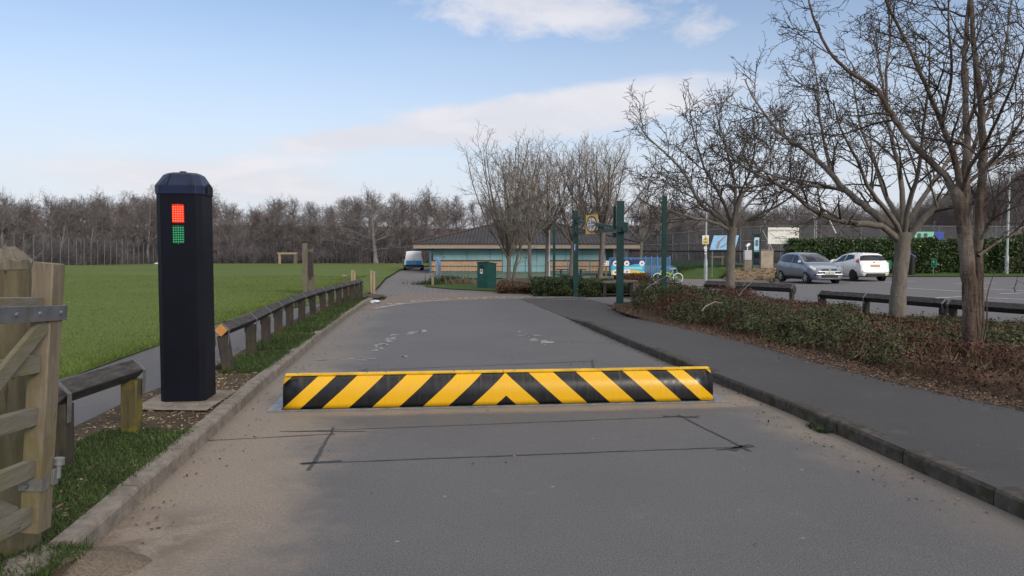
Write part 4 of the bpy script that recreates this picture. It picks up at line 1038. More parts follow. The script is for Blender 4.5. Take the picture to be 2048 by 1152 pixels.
def lamp(px, py, lens, dot, name, lit):
    c = at(px, py, uv(u0, -2.47).y - .0); vv = -2.452; zc = c.z; w_, h_ = .112, .182
    RZ = Matrix.Rotation(math.atan2(V.y, V.x), 3, 'Z')
    m = MB(); m.box(uv(u0 - .006, vv, zc), (w_, .014, h_), RZ, .004); L = m.build(name, lens, bol)
    m = MB()
    prof = [(-w_ / 2 - .006, .078), (-w_ / 2, .098), (-w_ / 4, .110), (0, .114), (w_ / 4, .110), (w_ / 2, .098), (w_ / 2 + .006, .078), (w_ / 2, .080), (0, .098), (-w_ / 2, .080)]
    m.prism([uv(u0 - .001, vv + a, zc + b) for a, b in prof], U * -.010); m.build('visor', mNavy, L)
    m = MB()
    for i in range(5):
        for j in range(7):
            m.lathe(uv(u0 - .0125, vv + (i - 2) * .0215, zc - .004 + (j - 3) * .0225), [(.0085, 0), (.007, .004), (.002, .006)], 8, M=Matrix((V, Vector((0, 0, 1)), -U)).transposed())
    m.build('diodes', dot, L, True)
    m = MB()
    for q in (-.088, .088): m.lathe(uv(u0 - .0128, vv, zc + q), [(.005, 0), (.004, .003)], 8, M=Matrix((V, Vector((0, 0, 1)), -U)).transposed())
    m.build('screws', mGalv, L)
lamp(357, 427, mLedRed, mLedHot, 'red_lamp', True); lamp(358, 469, mLedGreen, mLedGreenDot, 'green_lamp', False)
# ---- rising road blocker
m_, t_, b_ = newmat('blocker_stripe_paint')
x, y, z = t_.xyz(t_.obj())
vv = t_.m('ADD', t_.m('MULTIPLY', x, V.x), t_.m('MULTIPLY', y, V.y))
s_ = t_.m('ADD', t_.m('ABSOLUTE', t_.m('SUBTRACT', vv, .017)), t_.m('MULTIPLY', z, 1.11))
blk = t_.m('LESS_THAN', s_, .12)
for lo_, hi_ in ((.366, .606), (.864, 1.104), (1.376, 1.606), (1.872, 2.085), (2.262, 2.52)):
    blk = t_.m('MAXIMUM', blk, t_.m('MULTIPLY', t_.m('GREATER_THAN', s_, lo_), t_.m('LESS_THAN', s_, hi_)))
gr = t_.noise(t_.obj(), 5, 5, .6)
st = t_.noise(t_.comb(t_.m('MULTIPLY', vv, 26), t_.m('MULTIPLY', z, 2.2), 0), 1.0, 4, .7)
dirt = t_.m('MULTIPLY', t_.m('MULTIPLY', t_.ss(st, .5, .7), t_.ss(z, .16, .33)), .20)
c = t_.mix(blk, t_.mix(gr, (.66, .365, .006), (.72, .40, .009)), t_.mix(gr, (.006, .006, .007), (.011, .011, .012)))
c = t_.mix(dirt, c, (.26, .20, .12))
t_.put(b_.inputs['Base Color'], c); b_.inputs['Roughness'].default_value = .33
t_.put(b_.inputs['Roughness'], t_.ss(st, .3, .7, .22, .42)); b_.inputs['Specular IOR Level'].default_value = .4
t_.put(b_.inputs['Normal'], t_.bump(t_.noise(t_.obj(), 42, 3, .6), .12, .004))
mStripe = m_
mYelPaint = simple('yellow_paint', (.70, .42, .012), .4, 0, .1, 8, dirt=(.34, .19, .03), dirt_amt=.5)
bc = uv(7.7, .725, 0)
blkr = thing('road_blocker', 'raised yellow and black striped road blocker across the carriageway', 'road blocker', tuple(bc))
va, vb = -1.49, 2.94
arc = [(7.600, .014), (7.598, .06), (7.598, .12), (7.603, .17), (7.613, .215), (7.630, .255), (7.655, .290), (7.685, .315), (7.715, .328)]
m = MB(); vs = []; fs = []; nseg = 24
for i in range(nseg + 1):
    q = va + (vb - va) * i / nseg
    for a, b in arc: vs.append(uv(a, q, b))
k = len(arc)
for i in range(nseg):
    for j in range(k - 1): fs.append([i * k + j, i * k + j + 1, (i + 1) * k + j + 1, (i + 1) * k + j])
m.add(vs, fs); fp = m.build('front_plate', mStripe, blkr, True)
sd_ = fp.modifiers.new('thick', 'SOLIDIFY'); sd_.thickness = .010; sd_.offset = -1
RZ = Matrix.Rotation(math.atan2(V.y, V.x), 3, 'Z')
for i in range(2):
    q0 = va + (vb - va) * i / 2; q1 = va + (vb - va) * (i + 1) / 2
    m = MB(); m.box(uv(7.745, (q0 + q1) / 2, .337), (q1 - q0 - .004, .075, .020), RZ, .003); lp = m.build('top_lip', mYelPaint, blkr)
    for j in range(5):
        mb = MB(); mb.lathe(uv(7.735, q0 + (j + .5) * (q1 - q0) / 5 + (.15 if j % 2 else -.1), .347), [(.010, 0), (.008, .007), (.003, .009)], 8); mb.build('bolt', mGalvDull, lp)
m = MB(); m.prism([uv(7.785, va + .01, .335), uv(8.72, va + .01, .02), uv(8.72, va + .01, .008), uv(7.785, va + .01, .32)], V * (vb - va - .02)); m.build('deck', mSkirt, blkr)
for q, s in ((va - .004, -1), (vb + .004, 1)):
    m = MB(); m.prism([uv(a + .012, q, b - .008) for a, b in arc] + [uv(7.785, q, .318), uv(8.70, q, .012)], V * (.004 * -s)); m.build('side_plate', mBlackTrim, blkr)
m = MB()
m.box(uv(7.565, .725, .007), (vb - va + .30, .045, .010), RZ); m.box(uv(8.80, .725, .007), (vb - va + .30, .10, .010), RZ)
m.box(uv(8.165, va - .085, .008), (.13, 1.16, .012), RZ); m.box(uv(8.165, vb + .085, .008), (.13, 1.16, .012), RZ)
m.build('base_frame', mSkirt, blkr)
# ---- grass, litter and debris on the verge
rg = np.random.RandomState(9)
def scatter_uv(n, u0, u1, v0, v1): 
    a = u0 + (u1 - u0) * rg.rand(n); b = v0 + (v1 - v0) * rg.rand(n)
    return a, b
def to_xyz(a, b, z):
    x = a * U.x + b * V.x; y = a * U.y + b * V.y
    return np.stack([x, y, hgt(x, y) + z], 1)
A1, B1 = scatter_uv(60000, 1.6, 6.75, -3.2, -1.72)
keep = vnoise(A1, B1 + 9, 3.1, 4) + .35 * vnoise(A1, B1 + 9, 9, 5) > .35 + .55 * (B1 < -2.75) + .5 * np.clip((A1 - 6.2) / .4, 0, 1)
keep &= B1 < np.where(A1 > 3.95, -1.955, -1.80 + .12 * vnoise(A1, B1 * 0, 6, 3))
A1, B1 = A1[keep], B1[keep]
A2, B2 = scatter_uv(60000, 9.35, 24.5, -2.90, -2.06)
lim = -2.8 + .12 * vnoise(A2, A2 * 0 + 3, 1.2, 6) + .55 * np.clip((10.4 - A2) / 1.0, 0, 1) * (B2 * 0 + 1) * 0
keep = (B2 > lim) & (vnoise(A2, B2 + 5, 2.2, 7) > .22 + .55 * np.clip((9.9 - A2) / .6, 0, 1) * (B2 > -2.45))
A2, B2 = A2[keep], B2[keep]
A3, B3 = scatter_uv(14000, 17, 26, -2.05, -1.45)
keep = vnoise(A3, B3, 1.7, 3) > .5; keep &= (A3 > 23.3) & (B3 < -1.55); A3, B3 = A3[keep], B3[keep]
A = np.r_[A1, A2, A3]; Bv = np.r_[B1, B2, B3]; P_ = to_xyz(A, Bv, .006 + .084 * sstep(2.4, 3.9, A)); P_[len(A1) + len(A2):, 2] -= .085
blades('grass', P_, (.035 + .075 * rg.rand(len(A)) ** 1.5) * np.where(A < 7, .68, 1.0) * (1 - .3 * (A > 17)), .0055 + .00045 * A, mGrassV, rg, 1.5, 'rough green grass tufts along the left verge beside the kerb', 'grass')
# field grass: mown, denser near
n = 150000; q = rg.rand(n); yy = 5.5 + 45 * q ** 1.7; xx = -4.35 - .1056 * yy - rg.rand(n) ** 1.6 * (6 + yy * .75)
Pf = np.stack([xx, yy, hgt(xx, yy) + .095], 1)
ok = in_poly(Pf, [(p.x, p.y) for p in field_poly]); Pf = Pf[ok]
edge = np.exp(-np.abs(Pf[:, 0] + (4.28 + .105 * Pf[:, 1])) / .35)
blades('grass', Pf, (.022 + .03 * rg.rand(len(Pf))) * (1 + 1.8 * edge), .005 + .0004 * Pf[:, 1], mGrassF, rg, .8, 'short mown grass across the open field', 'grass')
# daisies
n = 260; yy = 8 + 14 * rg.rand(n) ** 1.2; xx = -5.6 - .11 * yy - rg.rand(n) * 9; c = vnoise(xx + 50, yy, .9, 8) > .5
Pd = np.stack([xx, yy, hgt(xx, yy) + .135], 1)[c]
v, f = leaf_quads(Pd, .028, rg, .9, 1.0); o = raw('daisies', v, f, mWhite); tag(o, 'scattered white daisies in the near part of the field', 'daisies', kind='stuff')
# dry stems and leaves: by the kerb, round the pad, along the bed
def litter(name, pts, size, mat, label, cat, rise=.012, ratio=.55):
    pts = pts.copy(); pts[:, 2] += rise * rg.rand(len(pts)); v, f = leaf_quads(pts, size, rg, .75, ratio); o = raw(name, v, f, mat); tag(o, label, cat, kind='stuff')
a, b = scatter_uv(1100, 6.5, 9.6, -3.0, -2.0); c = scatter_uv(700, 3.0, 6.6, -2.9, -1.98); d = scatter_uv(500, 9.6, 24, -3.0, -2.75)
litter('dry_chippings', to_xyz(np.r_[a, c[0], d[0]], np.r_[b, c[1], d[1]], .098), .045, mDry, 'pale dry chippings and stems scattered on bare earth round the bollard pad', 'litter', ratio=.25)
a, b = scatter_uv(260, 3.5, 20, -1.86, -1.5); a2, b2 = scatter_uv(420, 4, 17, 3.0, 3.4); a3, b3 = scatter_uv(90, 3, 20, -1.5, 3.2)
litter('road_grit', to_xyz(np.r_[a, a2, a3], np.r_[b, b2 + .0, b3], .006), .026, mLeafLit, 'small dead leaves and grit lying in the road gutters', 'litter', .006)
n = 20000; a = 5.4 + 14.5 * rg.rand(n); fe = np.interp(a, [5, 6.4, 7.2, 8.6, 11.6, 13.5, 15.5, 17.5, 19.6], [5.75, 5.5, 5.3, 5.15, 5.08, 4.85, 4.6, 4.6, 4.75])
b = fe - .10 + .65 * rg.rand(n) ** 1.5 + .12 * rg.normal(size=n) * (rg.rand(n) < .3)
litter('fallen_leaves', to_xyz(a, b, .112), .027, mLeafLit, 'brown fallen leaves strewn along the edge of the shrub bed', 'fallen leaves', .02)
# tufts at the foot of the right kerb
a = 6.15 + .28 * rg.rand(260); b = 3.38 + .08 * rg.rand(260) - .03 * rg.rand(260); blades('weed_tuft', to_xyz(a, b, .0), .035 + .04 * rg.rand(260), .009, mCot, rg, 1.2, 'flat green weed growing at the foot of the right kerb', 'weed')
# ---- low shrubs of the bed
def shrubs(name, pick, mat, label, n, size, seed, stemmat, hscale=1.0):
    rg = np.random.RandomState(seed)
    a = 5.0 + 16.8 * rg.rand(n * 3); b = 4.6 + 7.5 * rg.rand(n * 3)
    P_ = to_xyz(a, b, 0); ok = in_poly(P_, [(p.x, p.y) for p in bed_poly])
    fe = np.interp(a, [5, 6.4, 7.2, 8.6, 11.6, 13.5, 15.5, 17.5, 19.6, 21.5], [5.75, 5.5, 5.3, 5.15, 5.08, 4.85, 4.6, 4.6, 4.8, 5.4])
    din = b - fe
    w_ = vnoise(a, b, .55, 21) * .6 + vnoise(a, b, 1.5, 22) * .4
    ok &= din > .28 + .35 * vnoise(a, b, 1.3, 23)
    ok &= vnoise(a, b, 1.05, 31) + .25 * vnoise(a, b, 3.1, 32) > .36
    ok &= pick(w_ + .10 * rg.normal(size=len(w_)))
    a, b, din, w_ = a[ok][:n], b[ok][:n], din[ok][:n], w_[ok][:n]
    hm = (.05 + .50 * vnoise(a, b, .75, 24) ** 1.4 + .18 * vnoise(a, b, 2.6, 25)) * np.clip((din - .2) / .55, .25, 1) * hscale * .85
    hm *= (1 + .35 * np.clip((a - 15) / 3, 0, 1)) * (1 - .5 * np.clip((din - 1.6) / 1.2, 0, 1) * np.clip((19.2 - a) / 1.5, 0, 1)) * (.8 + .2 * np.clip((a - 15) / 2, 0, 1))
    hm += .26 * np.exp(-((a - 15.6) / 1.5) ** 2 - ((b - 6.9) / 1.0) ** 2) + .14 * np.exp(-((a - 11.2) / 1.0) ** 2 - ((b - 6.6) / .8) ** 2)
    x, y = a * U.x + b * V.x, a * U.y + b * V.y
    z = hgt(x, y) + .08 + hm * (1 - .55 * rg.rand(len(a)) ** 1.6) + .05 * rg.normal(size=len(a)) * (rg.rand(len(a)) < .25)
    P_ = np.stack([x, y, z], 1)
    v, f = leaf_quads(P_, size * (1 + .02 * a), rg, .35, .6)
    o = raw(name, v, f, mat); tag(o, label, 'shrubs', kind='stuff')
    k = rg.permutation(len(a))[:len(a) // 9]; base = P_[k].copy(); base[:, 2] -= hm[k] * .8 + .02; base[:, :2] += rg.normal(size=(len(k), 2)) * .10
    S = np.stack([base, (base + P_[k]) / 2 + rg.normal(size=(len(k), 3)) * .03, P_[k] + rg.normal(size=(len(k), 3)) * [.05, .05, .03] + [0, 0, .03]], 1)
    v, f = tubes(S, np.tile([.005, .004, .003], (len(k), 1)), 3); o = raw(name + '_stems', v, f, stemmat); tag(o, 'bare stems among the ' + label[:40].split(' along')[0].split(' in ')[0], 'shrub stems', kind='stuff')
shrubs('evergreen_shrubs', lambda w_: w_ > .50, mCot, 'low dark green evergreen shrubs covering the planting bed', 90000, .036, 61, mBrownBush)
shrubs('russet_shrubs', lambda w_: w_ <= .54, mCotRed, 'low russet twiggy shrubs in the planting bed', 60000, .034, 62, mBrownBush, .9)
# one arching bare stem in the bed
for pts, Yq in (([(1287, 592), (1291, 578), (1302, 570), (1318, 560), (1338, 550), (1352, 543)], 19.5), ([(1478, 592), (1486, 580), (1500, 568), (1516, 552), (1522, 544)], 18.5), ([(1404, 622), (1412, 612), (1430, 604), (1446, 606)], 14)):
    m = MB(); m.tube([at(x, y, Yq) for x, y in pts], [.016, .014, .012, .009, .006, .004][:len(pts)], 6)
    o = m.build('dead_branch', mTwigGrey, None, True); tag(o, {19.5: 'pale arching dead branch with a bend beside the tallest green post', 18.5: 'pale dead branch sticking up beside the blackened knee rail', 14: 'short curved dead branch lying over the shrubs below the grey tree'}[Yq], 'dead branch')

# broken kerb stone lying where the kerb stops
g = G(62, 1150, .02); m = MB(); rgs = random.Random(6); vs = []; n = 14
for rr, zz in ((.19, -.05), (.20, .03), (.155, .075), (.07, .095)):
    for j in range(n): a = 2 * math.pi * j / n; q = rr * rgs.uniform(.88, 1.12); vs.append(g + U * (math.sin(a) * q * 1.3) + V * (math.cos(a) * q * .8) + Vector((0, 0, zz + rgs.uniform(-.008, .008))))
m.add(vs, [[i * n + j, i * n + (j + 1) % n, (i + 1) * n + (j + 1) % n, (i + 1) * n + j] for i in range(3) for j in range(n)] + [[3 * n + j for j in range(n)]])
o = m.build('kerb_stone', mKerb, None, True); tag(o, 'rounded broken kerb stone lying in grass below the open gate', 'stone')

mSandy = ground_mat('washed_sand', [(.19, .152, .115), (.25, .205, .158), (.14, .108, .08)], 3.5, 70, .8)
m = MB(); n = 28; vs = []; rgs = random.Random(8); c0 = (3.86, -1.78)
for rr, zz in ((1.0, -.01), (.8, .018), (.55, .055), (.3, .088), (.08, .10)):
    for j in range(n):
        a = 2 * math.pi * j / n; q = rr * (1 + .16 * math.sin(3 * a + 1) + .1 * math.sin(7 * a) + rgs.uniform(-.05, .05)); vs.append(uv(c0[0] + math.sin(a) * .42 * q, c0[1] + math.cos(a) * .30 * q, zz + rgs.uniform(-.004, .004)))
m.add(vs, [[i * n + j, i * n + (j + 1) % n, (i + 1) * n + (j + 1) % n, (i + 1) * n + j] for i in range(4) for j in range(n)] + [[4 * n + j for j in range(n)]])
o = m.build('sand_drift', mSandy, None, True); o['kind'] = 'structure'
# ================================================================== PAVILION
YW, YE = 64.0, 62.8
def xw(px, Y=YW): return (px - 1024) / FPX * Y
def zw(py, Y=YW): return at(1024, py, Y).z
gz = -.33
pav = thing('pavilion', 'low park pavilion with teal shutters, buff brick dwarf walls and a dark hipped roof', 'pavilion', (xw(1050), 70, gz))
x0, x1 = xw(866), xw(1212); ze = zw(497)
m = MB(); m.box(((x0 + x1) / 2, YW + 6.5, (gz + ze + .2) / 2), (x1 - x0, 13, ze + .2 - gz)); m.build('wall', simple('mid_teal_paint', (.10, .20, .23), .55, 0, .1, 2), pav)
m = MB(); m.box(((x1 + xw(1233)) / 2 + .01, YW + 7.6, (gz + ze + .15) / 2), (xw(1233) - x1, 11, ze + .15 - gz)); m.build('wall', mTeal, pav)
def sh(a, b, ya, yb, name='shutter', mat=mTeal, Yp=YW - .03, th=.06):
    m = MB(); m.box(((xw(a) + xw(b)) / 2, Yp, (zw(ya) + zw(yb)) / 2), (xw(b) - xw(a) - .03, th, zw(ya) - zw(yb)), None, .008); return m.build(name, mat, pav)
for a, b in ((866, 884.5), (884.5, 934), (934, 980), (980, 1005), (1098, 1131), (1131, 1164.5), (1164.5, 1211)):
    sh(a, b, 498.5, 508.5); sh(a, b, 509.0, 521)
for a, b in ((1005, 1026.5), (1026.5, 1051), (1051, 1073.5), (1073.5, 1098)):
    o = sh(a, b, 498.5, 545, 'door')
for px in (1048, 1053):
    m = MB(); m.box((xw(px), YW - .08, zw(515)), (.05, .05, .13)); m.build('door_handle', mInk, pav)
m = MB(); m.box((xw(888.5), YW - .08, zw(514.5)), (.06, .05, .14)); m.build('lock', mInk, pav)
for a, b in ((864, 1004), (1099, 1218)):
    c = (xw(a) + xw(b)) / 2; L = xw(b) - xw(a)
    m = MB(); m.box((c, YW - .35, (zw(546) + zw(522)) / 2), (L, .36, zw(522) - zw(546))); w_ = m.build('dwarf_wall', mBuff, pav)
    m = MB(); m.box((c, YW - .35, zw(521.2)), (L + .1, .46, .10), None, .01); m.build('coping', mDarkBrick, w_)
    m = MB(); m.box((c, YW - .536, zw(532.3)), (L + .004, .016, .085)); m.box((c, YW - .536, zw(543.3)), (L + .004, .016, .14)); m.build('brick_band', mDarkBrick, w_)
m = MB(); m.box((xw(1050), YW - .8, gz + .03), (xw(1235) - xw(864), 1.5, .06)); m.build('step', mConc, pav)
# roof
fx0, fx1 = xw(827, YE), xw(1283, YE); yb = YE + 19; zf0, zf1 = zw(497.3, YE), zw(487.3, YE)
ap = Vector(((fx0 + fx1) / 2, YE + 9.5, zw(440, YE + 9.5)))
rx = 1.2
A_, B_, C_, D_ = Vector((fx0 - .12, YE - .12, zf1)), Vector((fx1 + .12, YE - .12, zf1)), Vector((fx1 + .12, yb, zf1)), Vector((fx0 - .12, yb, zf1))
P_, Q_ = ap + Vector((-rx, 0, 0)), ap + Vector((rx, 0, 0))
m_, t_, b_ = newmat('pantiles'); px_, py_, pz_ = t_.xyz(t_.pos())
wv = t_.m('SINE', t_.m('MULTIPLY', px_, 2 * math.pi / .30)); wy = t_.m('FRACT', t_.m('MULTIPLY', py_, 1 / .38))
n_ = t_.noise(t_.pos(), .7, 5, .6)
c = t_.mix(t_.ss(n_, .3, .7), (.027, .025, .028), (.046, .042, .044)); c = t_.mix(t_.m('MULTIPLY', t_.ss(t_.noise(t_.pos(), 3, 5, .7), .5, .7), .5), c, (.05, .055, .035))
t_.put(b_.inputs['Base Color'], c); b_.inputs['Roughness'].default_value = .8
t_.put(b_.inputs['Normal'], t_.bump(t_.m('ADD', wv, wy), 1.0, .06)); mTiles = m_
m = MB(); m.add([A_, B_, C_, D_, P_, Q_], [[0, 1, 5, 4], [1, 2, 5], [2, 3, 4, 5], [3, 0, 4]]); m.add([A_ - Vector((0, 0, .06)), B_ - Vector((0, 0, .06)), C_ - Vector((0, 0, .06)), D_ - Vector((0, 0, .06))], [[0, 3, 2, 1]])
roof = m.build('roof', mTiles, pav)
for a, b in ((A_, P_), (B_, Q_), (C_, Q_), (D_, P_), (P_, Q_)):
    m = MB(); m.tube([a + Vector((0, 0, .04)), b + Vector((0, 0, .04))], .10, 8); m.build('ridge_tiles', mDarkBrick, roof)
m = MB()
m.box(((fx0 + fx1) / 2, YE, (zf0 + zf1) / 2), (fx1 - fx0, .05, zf1 - zf0 - .02)); m.build('fascia', mFascia, pav)
m = MB(); m.box((fx0, YE + 9.4, (zf0 + zf1) / 2), (.05, 18.7, zf1 - zf0 - .02)); m.build('fascia', mFascia, pav)
m = MB(); m.box((fx1, YE + 9.4, (zf0 + zf1) / 2), (.05, 18.7, zf1 - zf0 - .02)); m.build('fascia', mFascia, pav)
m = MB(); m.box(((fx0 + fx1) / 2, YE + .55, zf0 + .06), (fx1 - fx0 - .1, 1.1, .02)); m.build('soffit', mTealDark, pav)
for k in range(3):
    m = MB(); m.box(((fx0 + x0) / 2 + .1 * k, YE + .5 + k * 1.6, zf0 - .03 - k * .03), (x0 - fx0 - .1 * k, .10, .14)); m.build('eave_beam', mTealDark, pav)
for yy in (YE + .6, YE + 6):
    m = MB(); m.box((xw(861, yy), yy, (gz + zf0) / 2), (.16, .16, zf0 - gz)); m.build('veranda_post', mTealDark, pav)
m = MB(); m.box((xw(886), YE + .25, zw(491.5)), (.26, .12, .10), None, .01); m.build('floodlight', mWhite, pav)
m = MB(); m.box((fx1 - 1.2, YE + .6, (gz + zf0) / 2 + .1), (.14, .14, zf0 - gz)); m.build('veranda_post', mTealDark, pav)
# roof lantern
YL = YE + 8.2
def q3(px, py): return at(px, py, YL)
lan = None
m = MB(); a, b = q3(991, 445), q3(1051, 427); m.box(((a.x + b.x) / 2, YL + 1.6, (a.z + b.z) / 2), (b.x - a.x, 3.2, b.z - a.z)); lan = m.build('lantern', mTealDark, pav)
for p0, p1, y0, y1 in ((992, 1000, 430, 440), (1004, 1015, 428, 436), (1022, 1031, 428, 438), (1036, 1046, 427, 440)):
    m = MB(); a, b = q3(p0, y1), q3(p1, y0); m.box(((a.x + b.x) / 2, YL - .02, (a.z + b.z) / 2), (b.x - a.x, .05, b.z - a.z)); m.build('lantern_pane', simple('lantern_pane_blue', (.30, .50, .58), .35, 0, .08, 3) if 'lantern_pane_blue' not in MATS else MATS['lantern_pane_blue'], lan)
m = MB(); a, b = q3(1015, 427), q3(1051, 409); m.box(((a.x + b.x) / 2, YL + 1.7, (a.z + b.z) / 2), (b.x - a.x, 3.0, b.z - a.z)); m.build('lantern', mTealDark, pav)
for p0, p1 in ((1037, 1041), (1043, 1049)):
    m = MB(); a, b = q3(p0, 424), q3(p1, 411); m.box(((a.x + b.x) / 2, YL + .17, (a.z + b.z) / 2), (b.x - a.x, .05, b.z - a.z)); m.build('lantern_pane', MATS['lantern_pane_blue'], pav)
m = MB(); a, b, c, d = q3(1012, 411), q3(1064, 394), q3(1098, 377), q3(1098, 381)
m.prism([q3(1012, 413), q3(1060, 396), q3(1097, 377), q3(1097, 381.5), q3(1060, 400.5), q3(1012, 416)], (0, 3.6, 0)); m.build('lantern_roof', simple('lichened_roof_sheet', (.16, .17, .13), .85, 0, .2, 2), pav)
m = MB(); m.prism([q3(1058, 427), q3(1063, 427), q3(1063, 399), q3(1058, 399)], (0, 3.0, 0)); m.build('lantern_pier', mTealDark, pav)
# ---- railing before the doors
rl = thing('bow_top_railing', 'thin pale blue bow-topped railing standing before the pavilion doors', 'railing', (xw(1050, 61.6), 61.6, gz))
Yr = 61.6
m = MB(); m.box((xw(1050, Yr), Yr, zw(532, Yr)), (xw(1232, Yr) - xw(868, Yr), .03, .045)); m.build('top_bar', mTealDark, rl)
m = MB(); m.box((xw(1050, Yr), Yr, zw(544, Yr)), (xw(1232, Yr) - xw(868, Yr), .03, .045)); m.build('bottom_bar', mTealDark, rl)
m = MB(); X0 = xw(868, Yr)
i = 0
while X0 + i * .3 < xw(1232, Yr) - .3:
    xx = X0 + i * .3
    m.tube([(xx + .03, Yr, zw(545, Yr)), (xx + .03, Yr, zw(525.5, Yr)), (xx + .09, Yr, zw(522.8, Yr)), (xx + .21, Yr, zw(522.8, Yr)), (xx + .27, Yr, zw(525.5, Yr)), (xx + .27, Yr, zw(545, Yr))], .011, 4); i += 1
m.build('bows', mTeal, rl)
for px in (1005, 1050.5, 1098, 1135.5, 1180, 1230):
    m = MB(); m.box((xw(px, Yr), Yr, (gz + zw(519, Yr)) / 2), (.07, .07, zw(519, Yr) - gz)); m.build('post', mTealDark, rl)
# ================================================================== LEFT FIELD THINGS
def post_thing(name, label, px, py0, py1, wpx, mat, cat='post', z=.09, group=None, lean=0, cap=None, split=False):
    g = G(px, py0, z); Yp = g.y; h = at(px, py1, Yp).z - g.z; w_ = wpx / FPX * Yp
    T = thing(name, label, cat, (g.x, g.y, g.z), group=group)
    if split:
        m = MB(); m.box(g + Vector((-w_ * .27, 0, h / 2 - .05)), (w_ * .46, w_ * .9, h + .1), None, .01); m.build('half', mat, T, True)
        m = MB(); m.box(g + Vector((w_ * .25, .02, h / 2 - .07)), (w_ * .44, w_ * .8, h + .06), None, .01); m.build('half', mat, T, True)
    else:
        m = MB(); m.bar(g + Vector((0, 0, -.1)), g + Vector((lean, 0, h)), w_, w_, up=(0, 1, 0), bev=w_ * .08); m.build('shaft', mat, T, True)
    if cap:
        m = MB(); m.box(g + Vector((lean, 0, h + .03)), (w_ * 1.5, w_ * 1.5, .06), None, .012); m.build('cap', cap, T)
    return T
post_thing('timber_post', 'stout split timber post on the corner where kerb meets block paving', 746, 585, 541, 9, mSplitWood, split=True)
post_thing('timber_post', 'split timber post just behind far end of the long dark knee rail', 707, 574, 540, 8, mSplitWood, split=True)
post_thing('timber_post', 'thin short stake with a pale cap on the grass beside the knee rail', 689, 573, 553, 4.5, mOldWood, cap=mSplitWood)
post_thing('timber_post', 'short pale timber stub on the lawn corner at block paving edge', 865.5, 570, 550, 4.5, mSplitWood, cap=mSplitWood, z=.03)
post_thing('timber_post', 'upright pale timber post in front of the blue wrapped board', 879, 566, 530, 4.8, mSplitWood, z=.03)
g = G(876, 562, .03); Yq = g.y + 3
bb = thing('wrapped_board', 'narrow upright board wrapped in blue sheeting near the pavilion corner', 'board', (at(875, 560, Yq).x, Yq, float(hgt(-4, Yq))))
m = MB(); m.prism([at(872, 566, Yq), at(879.5, 566, Yq), at(880, 526, Yq), at(877.5, 520, Yq), at(873, 513.5, Yq), at(871, 518, Yq), at(872, 540, Yq)], (.05, .22, 0)); m.build('sheeting', simple('blue_sheeting', (.17, .27, .50), .5, 0, .25, 6), bb)
# notice stand
g = G(611, 590, .1); Yn = g.y; zb = g.z
ns = thing('notice_stand', 'tall grey timber stand of two posts with a narrow board between them', 'notice stand', (g.x, g.y, g.z))
def pb_(a, b, y0, y1, Y, th, mat, name, par=ns):
    A, B = at(a, y1, Y), at(b, y0, Y); m = MB(); m.box(((A.x + B.x) / 2, Y, (A.z + B.z) / 2), (B.x - A.x, th, B.z - A.z), None, .008); return m.build(name, mat, par, True)
pb_(606.5, 614, 486.5, 594, Yn, .14, mOldWood, 'post'); pb_(618.5, 625.5, 489, 590, Yn + .5, .14, mOldWood, 'post')
pb_(614.3, 626, 505, 554, Yn + .22, .06, mRail, 'board'); pb_(614.3, 625, 487.5, 497, Yn + .22, .05, mRail, 'top_board'); pb_(614.3, 625.5, 499, 503, Yn + .22, .05, mOldWood, 'crosspiece')
pb_(625.5, 630.5, 546, 591, Yn + .9, .12, mOldWood, 'back_post')
# arch
Ya = 100; za = -.34
ar = thing('timber_arch', 'square timber arch standing at the far edge of the field', 'arch', (at(575, 528, Ya).x, Ya, za))
def pb2(a, b, y0, y1, Y, th, mat, name, par): return pb_(a, b, y0, y1, Y, th, mat, name, par)
pb2(557.5, 561.5, 508, 531, Ya, .3, mSplitWood, 'post', ar); pb2(588.5, 592.5, 508, 531, Ya, .3, mOldWood, 'post', ar); pb2(555.5, 594, 505, 508.6, Ya, .4, mSplitWood, 'lintel', ar)
pb2(592.8, 594.8, 510, 531, Ya + 1.2, .2, mOldWood, 'back_post', ar)
# white bundle, block
o = MB(); g = at(313.5, 529.5, 98); o.lathe(g, [(.0, -.1), (.32, -.06), (.36, .1), (.22, .24), (0, .3)], 12); q = o.build('white_sack', simple('white_sacking', (.55, .52, .47), .8, 0, .15, 3), None, True); tag(q, 'small whitish sack lying at the field edge left of the traffic bollard', 'sack')
g = at(789, 529, 96); o = MB(); o.box(g, (.75, .5, .28), None, .04); q = o.build('timber_block', mOldWood, None); tag(q, 'low tan timber block on the grass left of the van', 'block')
# tall net at the field edge
netpx = [5.5, 28, 47.5, 67, 86, 103.5, 120.5, 137, 153, 168, 182, 195.5, 209, 221.5, 233, 245, 255.5, 267.5, 277.5, 287, 297.5, 306.5, 315.5]
nf = thing('ball_stop_net', 'line of tall slim grey poles holding a dark net along the far field edge', 'net fence', (-45, 80, 0))
tops, bots = [], []; mNetPole = simple('dull_grey_pole', (.15, .145, .15), .7, 0, .1, 3)
for i, px in enumerate([-17.0] + netpx):
    q = (px - 5.5) / 310; Yp = 62 + 38 * q ** 1.25 if q > 0 else 62 + 38 * q
    ty = 464 + 25 * max(q, -.1); a = at(px, 531, Yp); b = at(px, ty, Yp)
    a.z = float(hgt(a.x, a.y)) - .1; tops.append(b); bots.append(a)
    m = MB(); m.tube([a, b], .03, 6); m.build('pole', mNetPole, nf, True)
m = MB()
for i in range(len(tops) - 1):
    m.quad(bots[i], bots[i + 1], tops[i + 1] - Vector((0, 0, .1)), tops[i] - Vector((0, 0, .1)))
m.build('net', mNet, nf)
